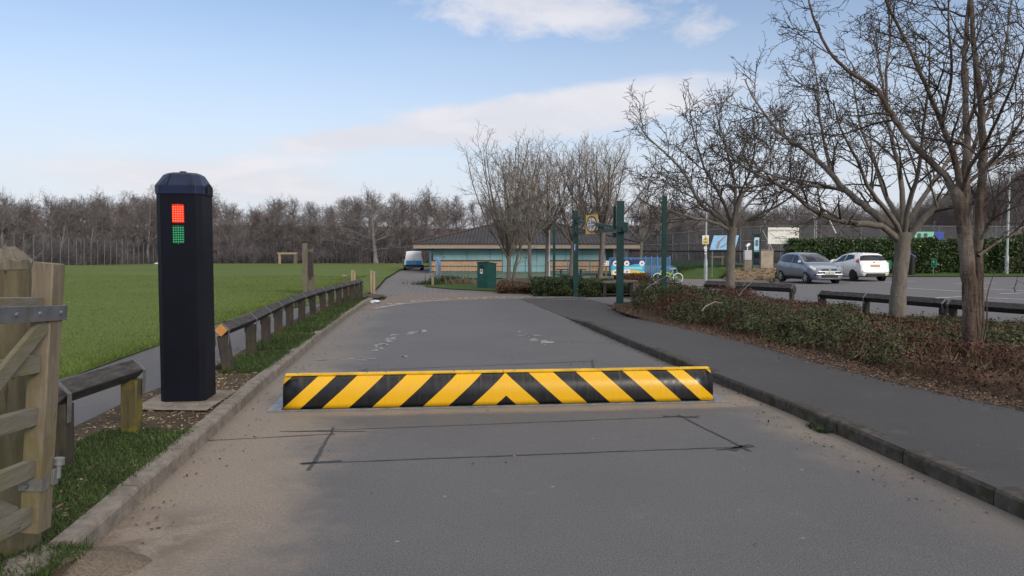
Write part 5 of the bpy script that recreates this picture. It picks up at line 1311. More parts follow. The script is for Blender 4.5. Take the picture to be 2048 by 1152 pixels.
# litter bag on the paving
g = G(750, 605, .01); m = MB(); rgx = random.Random(2); vs = []
for r_, z_ in ((.16, 0), (.18, .03), (.12, .07), (.0, .085)):
    for j in range(10): vs.append(g + Vector((math.cos(j * .628) * r_ * rgx.uniform(.7, 1.2), math.sin(j * .628) * r_ * 1.3 * rgx.uniform(.7, 1.2), z_)))
m.add(vs, [[i * 10 + j, i * 10 + (j + 1) % 10, (i + 1) * 10 + (j + 1) % 10, (i + 1) * 10 + j] for i in range(3) for j in range(10)]); q = m.build('litter_bag', simple('pale_plastic', (.5, .55, .60), .4), None); tag(q, 'crumpled pale plastic bag on red paving by the kerb end', 'litter')
# ================================================================== GREEN BIN, PLANTERS
g = G(975, 577, .01); Yb = g.y
gb_ = thing('litter_bin', 'big dark green metal bin with sloping lid, posting hole and white label', 'bin', (g.x, g.y, g.z), rz=R(-37))
w_, d_, h_ = .56, .60, 1.12     # local: x along the posting face (left), y along the right face
m = MB(); m.prism([(-w_, 0, .02), (0, 0, .02), (0, 0, h_), (-w_, 0, h_ - .06)], (0, d_, 0))
m = MB(); m.add([(-w_, 0, .0), (0, 0, .0), (0, d_, .0), (-w_, d_, .0), (-w_, 0, h_ - .05), (0, 0, h_ - .02), (0, d_, h_ - .11), (-w_, d_, h_ - .11)], [[0, 3, 2, 1], [0, 1, 5, 4], [1, 2, 6, 5], [2, 3, 7, 6], [3, 0, 4, 7], [4, 5, 6, 7]]); m.build('body', mGreenBin, gb_, local=True)
m = MB(); m.add([(-w_ - .02, -.03, h_ - .045), (.02, -.03, h_ - .015), (.02, d_ + .03, h_ - .105), (-w_ - .02, d_ + .03, h_ - .105), (-w_ - .02, -.03, h_ - .01), (.02, -.03, h_ + .02), (.02, d_ + .03, h_ - .07), (-w_ - .02, d_ + .03, h_ - .07)], [[0, 3, 2, 1], [0, 1, 5, 4], [1, 2, 6, 5], [2, 3, 7, 6], [3, 0, 4, 7], [4, 5, 6, 7]]); m.build('lid', mGreenBin, gb_, local=True)
m = MB(); m.lathe((-.30, -.008, h_ - .22), [(.085, -.006), (.085, .006)], 18, 'y'); m.build('posting_hole', mInk, gb_, local=True)
m = MB(); m.box((-.33, -.006, .72), (.13, .008, .20)); lb_ = m.build('label_plate', mWhite, gb_, local=True)
m = MB(); m.box((-.33, -.012, .74), (.06, .004, .10)); m.build('print', mInk, lb_, local=True)
for i, (a, b, y0, y1, Yp) in enumerate(((882, 898, 549.5, 557.5, 47), (906, 919, 551.5, 558.5, 45))):
    A, B = at(a, y1, Yp), at(b, y0, Yp); z0_ = float(hgt(A.x, Yp)) + .0
    T = thing('planter_box', ['larger dark blue slatted planter box beside the blue wrapped board', 'smaller dark blue planter box set apart toward the green bin'][i], 'planter', ((A.x + B.x) / 2, Yp, z0_))
    zt = B.z
    for k in range(3):
        hh = (zt - z0_) / 3; m = MB(); m.box(((A.x + B.x) / 2, Yp, z0_ + (k + .5) * hh), (B.x - A.x, .45, hh - .015), None, .01); m.build('slat', mTealDark, T)
    m = MB(); m.box(((A.x + B.x) / 2, Yp, zt - .03), (B.x - A.x - .06, .38, .03)); m.build('soil', mBed, T)
rg = np.random.RandomState(15)
for lab, px, py, n, sprd, hh in (('spiky green plant clump at the foot of the blue wrapped board', 893, 566, 420, .45, .42), ('dry yellowish plant clump between planter boxes and green bin', 922, 567, 300, .5, .34), ('leafy green plants behind the short timber stub', 856, 569, 260, .4, .22)):
    g = G(px, py, .03); P_ = np.stack([g.x + rg.normal(size=n) * sprd, g.y + rg.normal(size=n) * .3, np.full(n, g.z)], 1)
    blades('plant_clump', P_, hh * (.5 + .8 * rg.rand(n)), .03, mDry if 'dry' in lab else mGrassV, rg, 1.1, lab, 'plant', kind='stuff')
# ================================================================== SHRUB HEDGES BEFORE THE PAVILION
def leafy(name, label, cat, x0, x1, y0, y1, h, n, size, mat, core, seed, lump=.3, z=0.0, kind=None, topn=.25, stem=None):
    rg = np.random.RandomState(seed)
    T = thing(name, label, cat, ((x0 + x1) / 2, (y0 + y1) / 2, float(hgt((x0 + x1) / 2, (y0 + y1) / 2)) + z))
    s = rg.rand(n, 3)
    side = rg.rand(n) < .62
    q = rg.rand(n, 3); depth = rg.rand(n) ** 2.0
    px_ = x0 + (x1 - x0) * q[:, 0]; py_ = y0 + (y1 - y0) * q[:, 1]; pz_ = q[:, 2]
    hl = h * (1 - topn * (1 - vnoise(px_, py_, .9, seed)) - topn * .5 * (1 - vnoise(px_, py_, 2.4, seed + 1)))
    # front face, back face, top
    face = rg.choice(3, n, p=[.5, .1, .4])
    bul = lump * (vnoise(px_, pz_ * 3 + 7, 1.3, seed + 2) - .5)
    py2 = np.where(face == 0, y0 + bul + depth * .22, np.where(face == 1, y1 - bul - depth * .2, py_))
    zz = np.where(face == 2, hl - depth * .15 * h, pz_ * hl)
    rnd = np.clip((zz / np.maximum(hl, .01) - .75) / .25, 0, 1) ** 2 * .22 * min(1, h)
    py2 = np.where(face == 0, py2 + rnd, np.where(face == 1, py2 - rnd, py2))
    P_ = np.stack([px_, py2, hgt(px_, py2) + z + zz], 1) + rg.normal(size=(n, 3)) * size * .3
    endm = rg.rand(n) < .06; P_[endm, 0] = np.where(rg.rand(endm.sum()) < .5, x0, x1) + rg.normal(size=endm.sum()) * .05; P_[endm, 1] = y0 + (y1 - y0) * rg.rand(endm.sum())
    v, f = leaf_quads(P_, size, rg, .1, .55); raw('foliage', v, f, mat, T)
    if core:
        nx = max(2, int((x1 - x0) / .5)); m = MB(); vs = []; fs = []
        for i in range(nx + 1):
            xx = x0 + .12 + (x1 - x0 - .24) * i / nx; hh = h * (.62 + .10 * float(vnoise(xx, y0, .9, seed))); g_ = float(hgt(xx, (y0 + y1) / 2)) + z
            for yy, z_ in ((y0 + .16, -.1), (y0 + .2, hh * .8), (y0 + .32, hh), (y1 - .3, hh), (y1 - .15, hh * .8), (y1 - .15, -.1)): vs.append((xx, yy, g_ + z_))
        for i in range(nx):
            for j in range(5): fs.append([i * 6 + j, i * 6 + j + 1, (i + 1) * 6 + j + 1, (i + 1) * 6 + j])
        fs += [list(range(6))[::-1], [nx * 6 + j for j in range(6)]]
        m.add(vs, fs); m.build('solid_core', core, T)  # solid filler block under the leaves, not separate twigs
    return T
gA, gB = G(1068, 591, .02), G(1206, 593, .02)
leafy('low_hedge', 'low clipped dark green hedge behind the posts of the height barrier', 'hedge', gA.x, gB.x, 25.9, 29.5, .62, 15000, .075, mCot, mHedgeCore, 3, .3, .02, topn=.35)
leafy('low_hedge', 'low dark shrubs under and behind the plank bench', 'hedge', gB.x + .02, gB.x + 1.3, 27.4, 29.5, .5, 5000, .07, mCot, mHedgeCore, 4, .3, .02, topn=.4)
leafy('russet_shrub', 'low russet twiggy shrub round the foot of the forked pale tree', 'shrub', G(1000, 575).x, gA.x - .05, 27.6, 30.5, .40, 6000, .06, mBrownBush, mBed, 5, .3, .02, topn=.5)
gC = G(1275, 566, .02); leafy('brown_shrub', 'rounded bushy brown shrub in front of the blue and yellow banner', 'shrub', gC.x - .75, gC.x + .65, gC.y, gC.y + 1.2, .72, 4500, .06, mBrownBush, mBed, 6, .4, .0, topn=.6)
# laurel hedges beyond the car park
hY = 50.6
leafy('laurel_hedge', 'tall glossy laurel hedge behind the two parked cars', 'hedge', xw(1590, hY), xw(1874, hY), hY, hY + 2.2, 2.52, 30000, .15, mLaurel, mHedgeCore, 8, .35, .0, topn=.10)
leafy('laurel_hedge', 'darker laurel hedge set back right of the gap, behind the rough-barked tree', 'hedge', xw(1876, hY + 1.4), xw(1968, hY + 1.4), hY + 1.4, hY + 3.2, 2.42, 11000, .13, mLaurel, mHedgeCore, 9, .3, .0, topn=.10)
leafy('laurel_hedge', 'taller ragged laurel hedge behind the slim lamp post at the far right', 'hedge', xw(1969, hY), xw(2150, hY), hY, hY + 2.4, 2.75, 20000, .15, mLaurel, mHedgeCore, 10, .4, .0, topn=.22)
# ================================================================== POSTS, BARRIER, SIGNS
def gpole(label, px, py0, py1, wpx, name='metal_post', cat='post', mat=mGreen, z=0.0, Y=None, square=True):
    g = G(px, py0, z) if Y is None else at(px, py0, Y)
    if Y is not None: g.z = float(hgt(g.x, Y)) + z
    h = at(px, py1, g.y).z - g.z; w_ = wpx / FPX * g.y
    T = thing(name, label, cat, tuple(g))
    m = MB()
    if square: m.box(g + Vector((0, 0, h / 2 - .1)), (w_, w_, h + .2), None, .008)
    else: m.tube([g - Vector((0, 0, .1)), g + Vector((0, 0, h))], w_ / 2, 14)
    m.build('shaft', mat, T, not square)
    m = MB(); m.box(g + Vector((0, 0, h + .012)), (w_ * 1.06, w_ * 1.06, .024), None, .005) if square else m.lathe(g + Vector((0, 0, h)), [(w_ * .52, 0), (w_ * .5, .02), (0, .035)], 14); m.build('cap', mat, T)
    m = MB(); m.box(g + Vector((0, 0, .02)), (w_ * 1.35, w_ * 1.35, .03)); m.build('foot_plate', mat, T)
    return T, g, h
T, g, h = gpole('slim dark green post left of the height barrier, standing in the hedge', 1108, 579, 443, 5.0)
T, g, h = gpole('tallest dark green square post rising from shrubs right of the height barrier', 1327, 615, 394, 8.6, z=.07)
m = MB(); m.box(at(1321.5, 441.5, g.y), (.05, .06, .05), None, .008); m.build('bracket', mGreen, T)
# height barrier
gl, gr_ = G(1151, 593), G(1238, 612)
hb = thing('height_barrier', 'dark green swing height barrier between two posts across the car park entrance', 'height barrier', tuple(gl))
zl = at(1151, 437, gl.y).z; zr = at(1240, 409, gr_.y).z
m = MB(); m.box(gl + Vector((0, 0, zl / 2 + .1)), (.17, .17, zl + .35), None, .008); m.build('post', mGreen, hb)
m = MB(); m.box((gl.x, gl.y, zl + .03), (.26, .26, .03), None, .006); m.box((gl.x, gl.y, zl - .02), (.21, .21, .05)); m.build('hinge_cap', mGreen, hb)
m = MB(); m.box(gr_ + Vector((.02, 0, zr / 2 + .0)), (.19, .19, zr + .2), None, .008); m.build('post', mGreen, hb)
m = MB(); m.box(gr_ + Vector((-.10, .35, zr - .35)), (.07, .12, .65), None, .006); m.build('catch_plate', mGreen, hb)
m = MB(); m.box(gr_ + Vector((-.10, .35, zr - .85)), (.10, .14, .12), None, .006); m.build('catch_bracket', mGreen, hb)
zlow = at(1151, 467, gl.y).z
a = Vector((gl.x, gl.y, zlow)); b = Vector((gr_.x + .02, gr_.y, zlow + .02)); dv = (b - a).normalized()
m = MB(); m.bar(a, b + dv * .3, .07, .09); m.build('lower_rail', mGreen, hb)
at_ = Vector((gl.x, gl.y, zl - .09))
m = MB(); m.bar(at_, b - dv * .05 + Vector((0, 0, .05)), .07, .09); m.build('upper_brace', mGreen, hb)
for k in (.30, .58):
    p = a.lerp(b, k); q = at_.lerp(b, k); m = MB(); m.bar(p, q, .09, .06, up=dv); m.build('strut', mGreen, hb)
m = MB(); m.box(b + dv * .12 + Vector((0.02, 0, .05)), (.28, .20, .28), None, .01); m.build('latch_box', mGreen, hb)
m = MB(); m.tube([gl + Vector((-.01, -.10, at(1151, 455, gl.y).z)), gl + Vector((-.01, -.115, at(1151, 455, gl.y).z))], .018, 8); m.build('bolt', mGalv, hb)
def panel(name, label, cat, c, right, w_, h_, face, group=None, th=.012, name2='panel'):
    """flat sign: centre c, facing away from right x up"""
    r_ = Vector(right).normalized(); n_ = Vector((r_.y, -r_.x, 0)); c = Vector(c)
    T = thing(name, label, cat, tuple(c), group=group)
    M = Matrix((r_, Vector((0, 0, 1)), n_)).transposed()
    m = MB(); m.box(c, (w_, h_, th), M, .003); m.build(name2, face, T)
    def loc(x, y, z=0): return c + r_ * x + Vector((0, 0, y)) + n_ * (th / 2 + .003 + z)
    return T, loc, r_, n_
def disc(mb, loc, x, y, r0, r1, z, n=40, sx=1.0):
    vs = []; fs = []
    for j in range(n):
        a = 2 * math.pi * j / n; vs += [loc(x + math.cos(a) * r0 * sx, y + math.sin(a) * r0, z), loc(x + math.cos(a) * r1 * sx, y + math.sin(a) * r1, z)]
    for j in range(n): k = (j + 1) % n; fs.append([2 * j, 2 * j + 1, 2 * k + 1, 2 * k])
    mb.add(vs, fs)
def poly(mb, loc, pts, z): mb.add([loc(x, y, z) for x, y in pts], [list(range(len(pts)))])
def fm(loc, r_, x, y, z): return frame_at(loc(x, y, z), r_, (0, 0, 1))
# 2.1 m sign: hangs on the barrier
mid = a.lerp(b, .44); cz = at(1192.5, 449, mid.y).z
va_ = math.atan2(mid.x, mid.y)
rt = Vector((math.sin(R(90) + va_ - R(-56)) , math.cos(R(90) + va_ - R(-56)), 0))
rt = Vector((math.cos(R(-57) - 0 * va_), math.sin(R(-57)), 0))
T, loc, r_, n_ = panel('height_sign', 'yellow height limit sign with red ring reading 2.1m over 6 feet 10', 'sign', mid + Vector((-.06, -.10, cz - mid.z)), rt, .60, .60, mYellowPale)
m = MB(); disc(m, loc, 0, 0, .002, .27, 0); m.build('ring', mRed, T, fix=False)
m = MB(); disc(m, loc, 0, 0, .001, .215, .003); dsk = m.build('disc', mWhite, T, fix=False)
text_mesh('lettering', "2.1m", .17, fm(loc, r_, 0, .065, .006), mInk, T, bold=.004)
text_mesh('lettering', "6'10\"", .15, fm(loc, r_, 0, -.085, .006), mInk, T, bold=.003)
m = MB(); poly(m, loc, [(-.035, .195), (.035, .195), (0, .155)], .006); m.build('arrow', mInk, T); m = MB(); poly(m, loc, [(-.035, -.195), (.035, -.195), (0, -.155)], .006); m.build('arrow', mInk, T)
c = at(1150, 495.5, gl.y - .09); T, loc, r_, n_ = panel('small_sign', 'small narrow blue sign fixed on the left post of the height barrier', 'sign', c, (1, 0, 0), .075, .22, simple('deep_blue_sign', (.03, .07, .33), .5))
m = MB(); poly(m, loc, [(-.02, -.08), (.0, -.08), (.0, .07), (-.02, .07)], 0); poly(m, loc, [(-.033, .085), (.033, .085), (.033, .105), (-.033, .105)], 0); m.build('print', mWhite, T, fix=False)
# flagpole
T, g, h = gpole('tall slim white flagpole in front of the pavilion doors', 1098.5, 558, 411, 2.7, 'flagpole', 'flagpole', mWhite, Y=36, square=False)
# plank bench
gq = G(1207, 593, .0); Yq = gq.y
bn = thing('plank_bench', 'plain weathered plank bench beside the right post of the height barrier', 'bench', (gq.x, Yq, gq.z))
A, B = at(1203, 565, Yq), at(1272, 563, Yq + .5)
m = MB(); m.bar(A + Vector((0, .14, 0)), B + Vector((0, .14, 0)), .40, .075, bev=.01); m.build('seat', mOldWood, bn)
for q in (.09, .86):
    p = A.lerp(B, q) + Vector((0, .14, -.04)); m = MB(); m.box((p.x, p.y, (p.z + float(hgt(p.x, p.y))) / 2), (.12, .32, p.z - float(hgt(p.x, p.y))), None, .01); m.build('leg', mRailPost, bn)
# picnic table
Yq = 38; c = at(1142, 555, Yq); zg = float(hgt(c.x, Yq))
pt = thing('picnic_table', 'dark green picnic table glimpsed over the low hedge', 'picnic table', (c.x, Yq, zg))
m = MB(); m.box((c.x, Yq, zg + .72), (1.5, .7, .05), None, .01); m.build('tabletop', mGreen, pt)
for s in (-1, 1):
    m = MB(); m.box((c.x, Yq + s * .62, zg + .44), (1.5, .25, .045), None, .01); m.build('seat', mGreen, pt)
    m = MB(); m.bar((c.x + s * .5, Yq - .55, zg), (c.x + s * .5, Yq - .2, zg + .7), .05, .09); m.bar((c.x + s * .5, Yq + .55, zg), (c.x + s * .5, Yq + .2, zg + .7), .05, .09); m.box((c.x + s * .5, Yq, zg + .40), (.05, 1.45, .08)); m.build('leg_frame', mGreen, pt)
# timber beam rail and information sign
Yq = 45; A, B = at(1154, 548.5, Yq), at(1234, 549.5, Yq); zg = float(hgt(A.x, Yq))
tb = thing('timber_beam', 'long low dark timber beam on short legs before the brick wall', 'beam', (A.x, Yq, zg))
m = MB(); m.bar(A, B, .18, .14, bev=.01); m.build('beam', mRail, tb)
for q in (.05, .5, .95): p = A.lerp(B, q); m = MB(); m.box((p.x, p.y, (p.z + zg) / 2 - .05), (.12, .12, p.z - zg), None, .01); m.build('leg', mRailPost, tb)
Yq = 42; c = at(1212.5, 526.5, Yq); zg = float(hgt(c.x, Yq))
T, loc, r_, n_ = panel('information_sign', 'small white information sign on a pale post left of the banner', 'sign', c, (1, 0, 0), .30, .27, mWhite)
m = MB(); poly(m, loc, [(-.13, .11), (-.02, .11), (-.02, .02), (-.13, .02)], 0); m.build('picture', simple('dark_blue_print', (.05, .08, .25), .6), T, fix=False)
m = MB(); poly(m, loc, [(-.13, -.02), (-.03, -.02), (-.03, -.10), (-.13, -.10)], 0); m.build('picture', simple('orange_print', (.55, .14, .03), .6), T, fix=False)
m = MB()
for k in range(5): poly(m, loc, [(.02, .09 - k * .045), (.125, .09 - k * .045), (.125, .075 - k * .045), (.02, .075 - k * .045)], 0)
m.build('print', simple('grey_print', (.3, .3, .3), .6), T, fix=False)
m = MB(); m.box((c.x, Yq + .05, (c.z + zg) / 2), (.09, .07, c.z - zg)); m.build('post', mOldWood, T)
# banner
Yq = 44; A = at(1222, 550, Yq); B = at(1290, 519.5, Yq); wB, hB = B.x - A.x, B.z - A.z; c = (A + B) / 2
T, loc, r_, n_ = panel('banner', 'blue, cyan and yellow banner with white round badges tied to the mesh fence', 'banner', c, (1, .10, 0), wB, hB, simple('cyan_banner', (.03, .42, .62), .5, 0, .1, 2), name2='sheet')
wav = [(-.5 + i / 20, .17 + .05 * math.sin(i * .5)) for i in range(21)]
m = MB(); vs = [(x * wB, y * hB) for x, y in wav] + [(.5 * wB, .5 * hB), (-.5 * wB, .5 * hB)]; poly(m, loc, vs, .001); m.build('navy_band', simple('navy_banner', (.012, .018, .09), .5), T, fix=False)
wav2 = [(-.5 + i / 20, -.24 + .05 * math.sin(i * .45 + 2)) for i in range(21)]
m = MB(); poly(m, loc, [(x * wB, y * hB) for x, y in wav2[::-1]] + [(-.5 * wB, -.5 * hB), (.5 * wB, -.5 * hB)], .001); m.build('yellow_band', mYellow, T, fix=False)
for k, (x, y, rr) in enumerate(((-.38, .26, .16), (-.04, .26, .16), (.42, .26, .16), (-.38, -.32, .16), (-.03, -.28, .19))):
    m = MB(); disc(m, loc, x * wB, y * hB, .001, rr * 1.0, .003); bd = m.build('badge', mWhite, T, fix=False)
    m = MB(); poly(m, loc, [(x * wB - .06, y * hB - .05), (x * wB + .06, y * hB - .05), (x * wB + .05, y * hB + .05), (x * wB - .05, y * hB + .05)], .005); m.build('badge_icon', simple('badge_ink', (.1, .14, .2), .6) if 'badge_ink' not in MATS else MATS['badge_ink'], bd, fix=False)
m = MB()
for k in range(2): poly(m, loc, [(-.12 * wB, (.02 - k * .09) * hB), (.42 * wB, (.02 - k * .09) * hB), (.42 * wB, (-.03 - k * .09) * hB), (-.12 * wB, (-.03 - k * .09) * hB)], .003)
m.build('lettering', simple('pale_banner_print', (.45, .72, .80), .6), T, fix=False)
# blue mesh enclosure
Yq = 44.4; me_ = thing('mesh_enclosure', 'blue-posted mesh fence enclosure behind the banner and cycle stand', 'fence', (xw(1300, Yq), Yq, float(hgt(xw(1300, Yq), Yq))))
pxs = [1219, 1240, 1262, 1291, 1303, 1315, 1340]
for px in pxs:
    p = at(px, 512 if px > 1280 else 517, Yq); zg = float(hgt(p.x, Yq)); m = MB(); m.box((p.x, Yq, (p.z + zg) / 2), (.06, .06, p.z - zg)); m.build('post', mBlueMetal, me_)
A, B = at(1219, 546, Yq + .03), at(1340, 516, Yq + .03); m = MB(); m.quad((A.x, Yq, A.z - .1), (B.x, Yq, A.z - .1), (B.x, Yq, B.z), (A.x, Yq, B.z)); m.build('mesh', mBlueMesh, me_)
m = MB(); m.box(((A.x + B.x) / 2, Yq - .02, B.z), (B.x - A.x, .03, .05)); m.build('top_rail', mBlueMetal, me_)
# cycle stands and bicycle
def stand(label, pxa, pxb, py0, py1, Yq, grp):
    A, B = at(pxa, py0, Yq), at(pxb, py1, Yq); zg = float(hgt(A.x, Yq)); r_ = .16; pts = [(A.x, Yq, zg - .1), (A.x, Yq, B.z - r_)]
    for k in range(1, 5): th = math.pi - k * math.pi / 8; pts.append((A.x + r_ + r_ * math.cos(th), Yq, B.z - r_ + r_ * math.sin(th)))
    for k in range(0, 5): th = math.pi / 2 - k * math.pi / 8; pts.append((B.x - r_ + r_ * math.cos(th), Yq, B.z - r_ + r_ * math.sin(th)))
    pts.append((B.x, Yq, zg - .1)); T = thing('cycle_stand', label, 'cycle stand', (A.x, Yq, zg), group=grp)
    m = MB(); m.tube(pts, .032, 10); m.build('hoop', mBlueMetal, T, True)
    for q in (A.x, B.x): m = MB(); m.lathe((q, Yq, zg + .012), [(.07, 0), (.07, .012)], 14); m.build('foot_plate', mBlueMetal, T)
stand('front blue hoop cycle stand with the lime green bicycle leaning on it', 1305.5, 1353.5, 564, 535, 38.4, 'blue cycle stands')
stand('rear blue hoop cycle stand, smaller, hidden behind the bicycle', 1316, 1346, 560, 537.5, 41, 'blue cycle stands')
Yq = 38.1; zg = float(hgt(8, Yq)) + .015
c1, c2 = at(1315.3, 554, Yq), at(1356, 553.5, Yq); rw = .262
bk = thing('bicycle', 'lime green bicycle with white tyres leaning on the blue hoop stand', 'bicycle', (c1.x, Yq, zg))
w1, w2 = Vector((c1.x, Yq, zg + rw)), Vector((c2.x, Yq, zg + rw))
def wheel(c):
    m = MB(); prof = []; n = 32; vs = []; fs = []
    for i in range(n):
        a_ = 2 * math.pi * i / n
        for j in range(8):
            b_ = 2 * math.pi * j / 8; rr = rw - .022 + .022 * math.cos(b_); vs.append(c + Vector((rr * math.cos(a_), .022 * math.sin(b_), rr * math.sin(a_))))
    for i in range(n):
        for j in range(8): fs.append([i * 8 + j, i * 8 + (j + 1) % 8, ((i + 1) % n) * 8 + (j + 1) % 8, ((i + 1) % n) * 8 + j])
    m.add(vs, fs); W = m.build('wheel', mCream, bk, True)
    m = MB(); m.lathe(c - Vector((0, .03, 0)), [(.022, 0), (.022, .06)], 10, 'y')
    for k in range(10): th = k * math.pi / 5; m.tube([c, c + Vector((math.cos(th) * (rw - .04), 0, math.sin(th) * (rw - .04)))], .003, 4)
    m.build('spokes', mGalvDull, W)
wheel(w1); wheel(w2)
bb_ = w1.lerp(w2, .60) + Vector((0, 0, .02)); st_ = w1.lerp(w2, .72) + Vector((0, 0, .36)); hd = w1.lerp(w2, .18) + Vector((0, 0, .42)); hd2 = w1.lerp(w2, .155) + Vector((0, 0, .30))
m = MB()
for p, q, r_ in ((hd2, bb_, .026), (hd2 + Vector((.02, 0, .08)), bb_.lerp(st_, .5), .022), (bb_, st_, .022), (bb_, w2 + Vector((0, .03, 0)), .016), (st_.lerp(bb_, .3), w2 + Vector((0, .03, 0)), .014), (hd, hd2, .024)): m.tube([p, q], r_, 8)
m.build('frame', mLime, bk, True)
m = MB(); m.tube([hd2, w1.lerp(hd2, .5) + Vector((.01, .04, 0)), w1 + Vector((0, .04, 0))], .018, 8); m.tube([hd2, w1.lerp(hd2, .5) + Vector((.01, -.04, 0)), w1 + Vector((0, -.04, 0))], .018, 8); m.build('fork', mLime, bk, True)
m = MB(); m.tube([st_, st_ + Vector((.015, 0, .10))], .013, 6); m.build('seat_post', mGalvDull, bk)
m = MB(); s_ = st_ + Vector((.02, 0, .12)); m.add([s_ + Vector(q) for q in ((-.15, 0, -.005), (-.02, -.05, 0), (.12, -.075, .02), (.13, .075, .02), (-.02, .05, 0), (-.15, 0, -.04), (-.02, -.03, -.045), (.11, -.06, -.03), (.11, .06, -.03), (-.02, .03, -.045))], [[0, 1, 2, 3, 4], [5, 9, 8, 7, 6], [0, 5, 6, 1], [1, 6, 7, 2], [2, 7, 8, 3], [3, 8, 9, 4], [4, 9, 5, 0]]); m.build('saddle', mCream, bk, True)
m = MB(); h_ = hd + Vector((-.02, 0, .06)); m.tube([h_ + Vector((.08, -.27, .03)), h_ + Vector((0, -.15, .02)), h_, h_ + Vector((0, .15, .02)), h_ + Vector((.08, .27, .03))], .013, 8); m.tube([hd, h_], .016, 8); m.build('handlebar', mInk, bk, True)
m = MB(); m.lathe(bb_ + Vector((0, -.05, 0)), [(.06, 0), (.06, .012)], 18, 'y'); m.bar(bb_ + Vector((0, -.05, 0)), bb_ + Vector((.05, -.05, -.14)), .014, .02); m.box(bb_ + Vector((.06, -.10, -.15)), (.09, .07, .02)); m.build('crank', mGalvDull, bk)
# ---- lamp posts
def lamp_post(label, px, py0, py1, Y, arm, wpx, thick):
    g = at(px, py0, Y); g.z = float(hgt(g.x, Y)); zt = at(px, py1, Y).z; r_ = wpx / FPX * Y / 2
    T = thing('lamp_post', label, 'lamp post', tuple(g))
    m = MB(); m.lathe(g, [(r_ * thick, -.1), (r_ * thick, 1.15), (r_ * 1.05, 1.3), (r_ * .9, (zt - g.z) * .6), (r_ * .75, zt - g.z)], 14); m.build('column', mGreyPole, T, True)
    m = MB(); m.box(g + Vector((0, -r_ * thick, .65)), (r_ * 1.1, .02, .5), None, .004); m.build('access_door', mGreyPole, T)
    m = MB(); m.tube([(g.x, Y, zt - .03), (g.x + arm * .4, Y, zt + .01), (g.x + arm * .55, Y, zt + .01)], r_ * .6, 8); m.build('arm', mGreyPole, T)
    m = MB(); m.prism([(g.x + arm * .3, Y - .09, zt + .03), (g.x + arm * 1.3, Y - .07, zt + .05), (g.x + arm * 1.35, Y - .05, zt - .0), (g.x + arm * 1.0, Y - .09, zt - .06), (g.x + arm * .35, Y - .09, zt - .04)], (0, .2, 0)); m.build('lantern', mInk, T)
    return g
gl1 = lamp_post('grey lamp post carrying the yellow camera warning sign, left of the blue board', 1411, 562, 329, 38.2, .30, 4.2, 1.75)
gl2 = lamp_post('slim pale lamp post in front of the laurel hedge at the far right', 2013, 542, 270, 49.8, .3, 4.6, 1.6)
Yq = 38.05; c = at(1411, 479.5, Yq); T, loc, r_, n_ = panel('camera_warning_sign', 'white sign with yellow warning triangle and yellow text box on the grey lamp post', 'sign', c, (1, 0, 0), .325, .44, mWhite)
m = MB(); poly(m, loc, [(-.135, -.035), (.135, -.035), (0, .19)], .001); tri = m.build('triangle', mInk, T, fix=False)
m = MB(); poly(m, loc, [(-.112, -.022), (.112, -.022), (0, .165)], .003); m.build('triangle_face', mYellow, tri, fix=False)
m = MB(); poly(m, loc, [(-.055, .045), (.035, .075), (.05, .035), (-.04, .01)], .005); poly(m, loc, [(-.01, .01), (.012, .018), (.012, -.012), (-.01, -.012)], .005); m.build('camera_symbol', mInk, tri, fix=False)
m = MB(); poly(m, loc, [(-.14, -.19), (.14, -.19), (.14, -.06), (-.14, -.06)], .001); tbx = m.build('text_box', mYellow, T, fix=False)
m = MB()
for k in range(3): poly(m, loc, [(-.10, -.085 - k * .035), (.10, -.085 - k * .035), (.10, -.100 - k * .035), (-.10, -.100 - k * .035)], .004)
m.build('lettering', mInk, tbx, fix=False)
c = at(1411, 496, Yq); T, loc, r_, n_ = panel('round_sign', 'small round white sign below the camera warning sign on the lamp post', 'sign', c, (1, 0, 0), .03, .03, mWhite, name2='bracket')
m = MB(); disc(m, loc, 0, 0, .001, .085, .003); m.build('disc', mWhite, T, fix=False)
m = MB(); poly(m, loc, [(-.03, -.01), (.02, .03), (.035, .01), (-.01, -.03)], .006); m.build('symbol', mInk, T, fix=False)
m = MB(); poly(m, loc, [(-.045, -.10), (.045, -.10), (.045, -.30), (-.045, -.30)], .0); m.build('sticker', mWhite, T, fix=False); m = MB(); poly(m, loc, [(-.045, -.17), (.045, -.17), (.045, -.24), (-.045, -.24)], .003); m.build('sticker_band', simple('navy_print', (.02, .03, .12), .6), T, fix=False)
# ---- raised ground below the courts: lawn bank and mulch
def bank(name, front, back, mat, n=10, m=6, amp=.04, seed=1):
    vs = []; fs = []
    for j in range(m + 1):
        for i in range(n + 1):
            def lp(P, q): k = q * (len(P) - 1); a = min(int(k), len(P) - 2); return P[a].lerp(P[a + 1], k - a)
            p = lp(front, i / n).lerp(lp(back, i / n), j / m); e = amp * (0 < j < m) * (float(vnoise(p.x * 3 + seed, p.y * 3, 1, seed)) - .4); vs.append((p.x, p.y, p.z + e))
    for j in range(m):
        for i in range(n): fs.append([j * (n + 1) + i, j * (n + 1) + i + 1, (j + 1) * (n + 1) + i + 1, (j + 1) * (n + 1) + i])
    o = raw(name, vs, fs, mat, smooth=True); o['kind'] = 'structure'; return o
zt_ = .36
def T_(px, Y, z=zt_): return Vector(((px - 1024) / FPX * Y, Y, z))
bank('lawn_bank', [G(1337, 557, .02), G(1420, 558, .02), G(1462, 553, .02)], [T_(1346, 51, .45), T_(1420, 51, .5), T_(1505, 51, .5)], mLawn, 14, 8, .06, 3)
bank('mulch_bank', [G(1448, 560, .02), G(1500, 563, .02), G(1548, 563, .02)], [T_(1462, 49.5, .30), T_(1505, 49.5, .34), T_(1552, 49.5, .34)], mMulch, 24, 10, .22, 5)
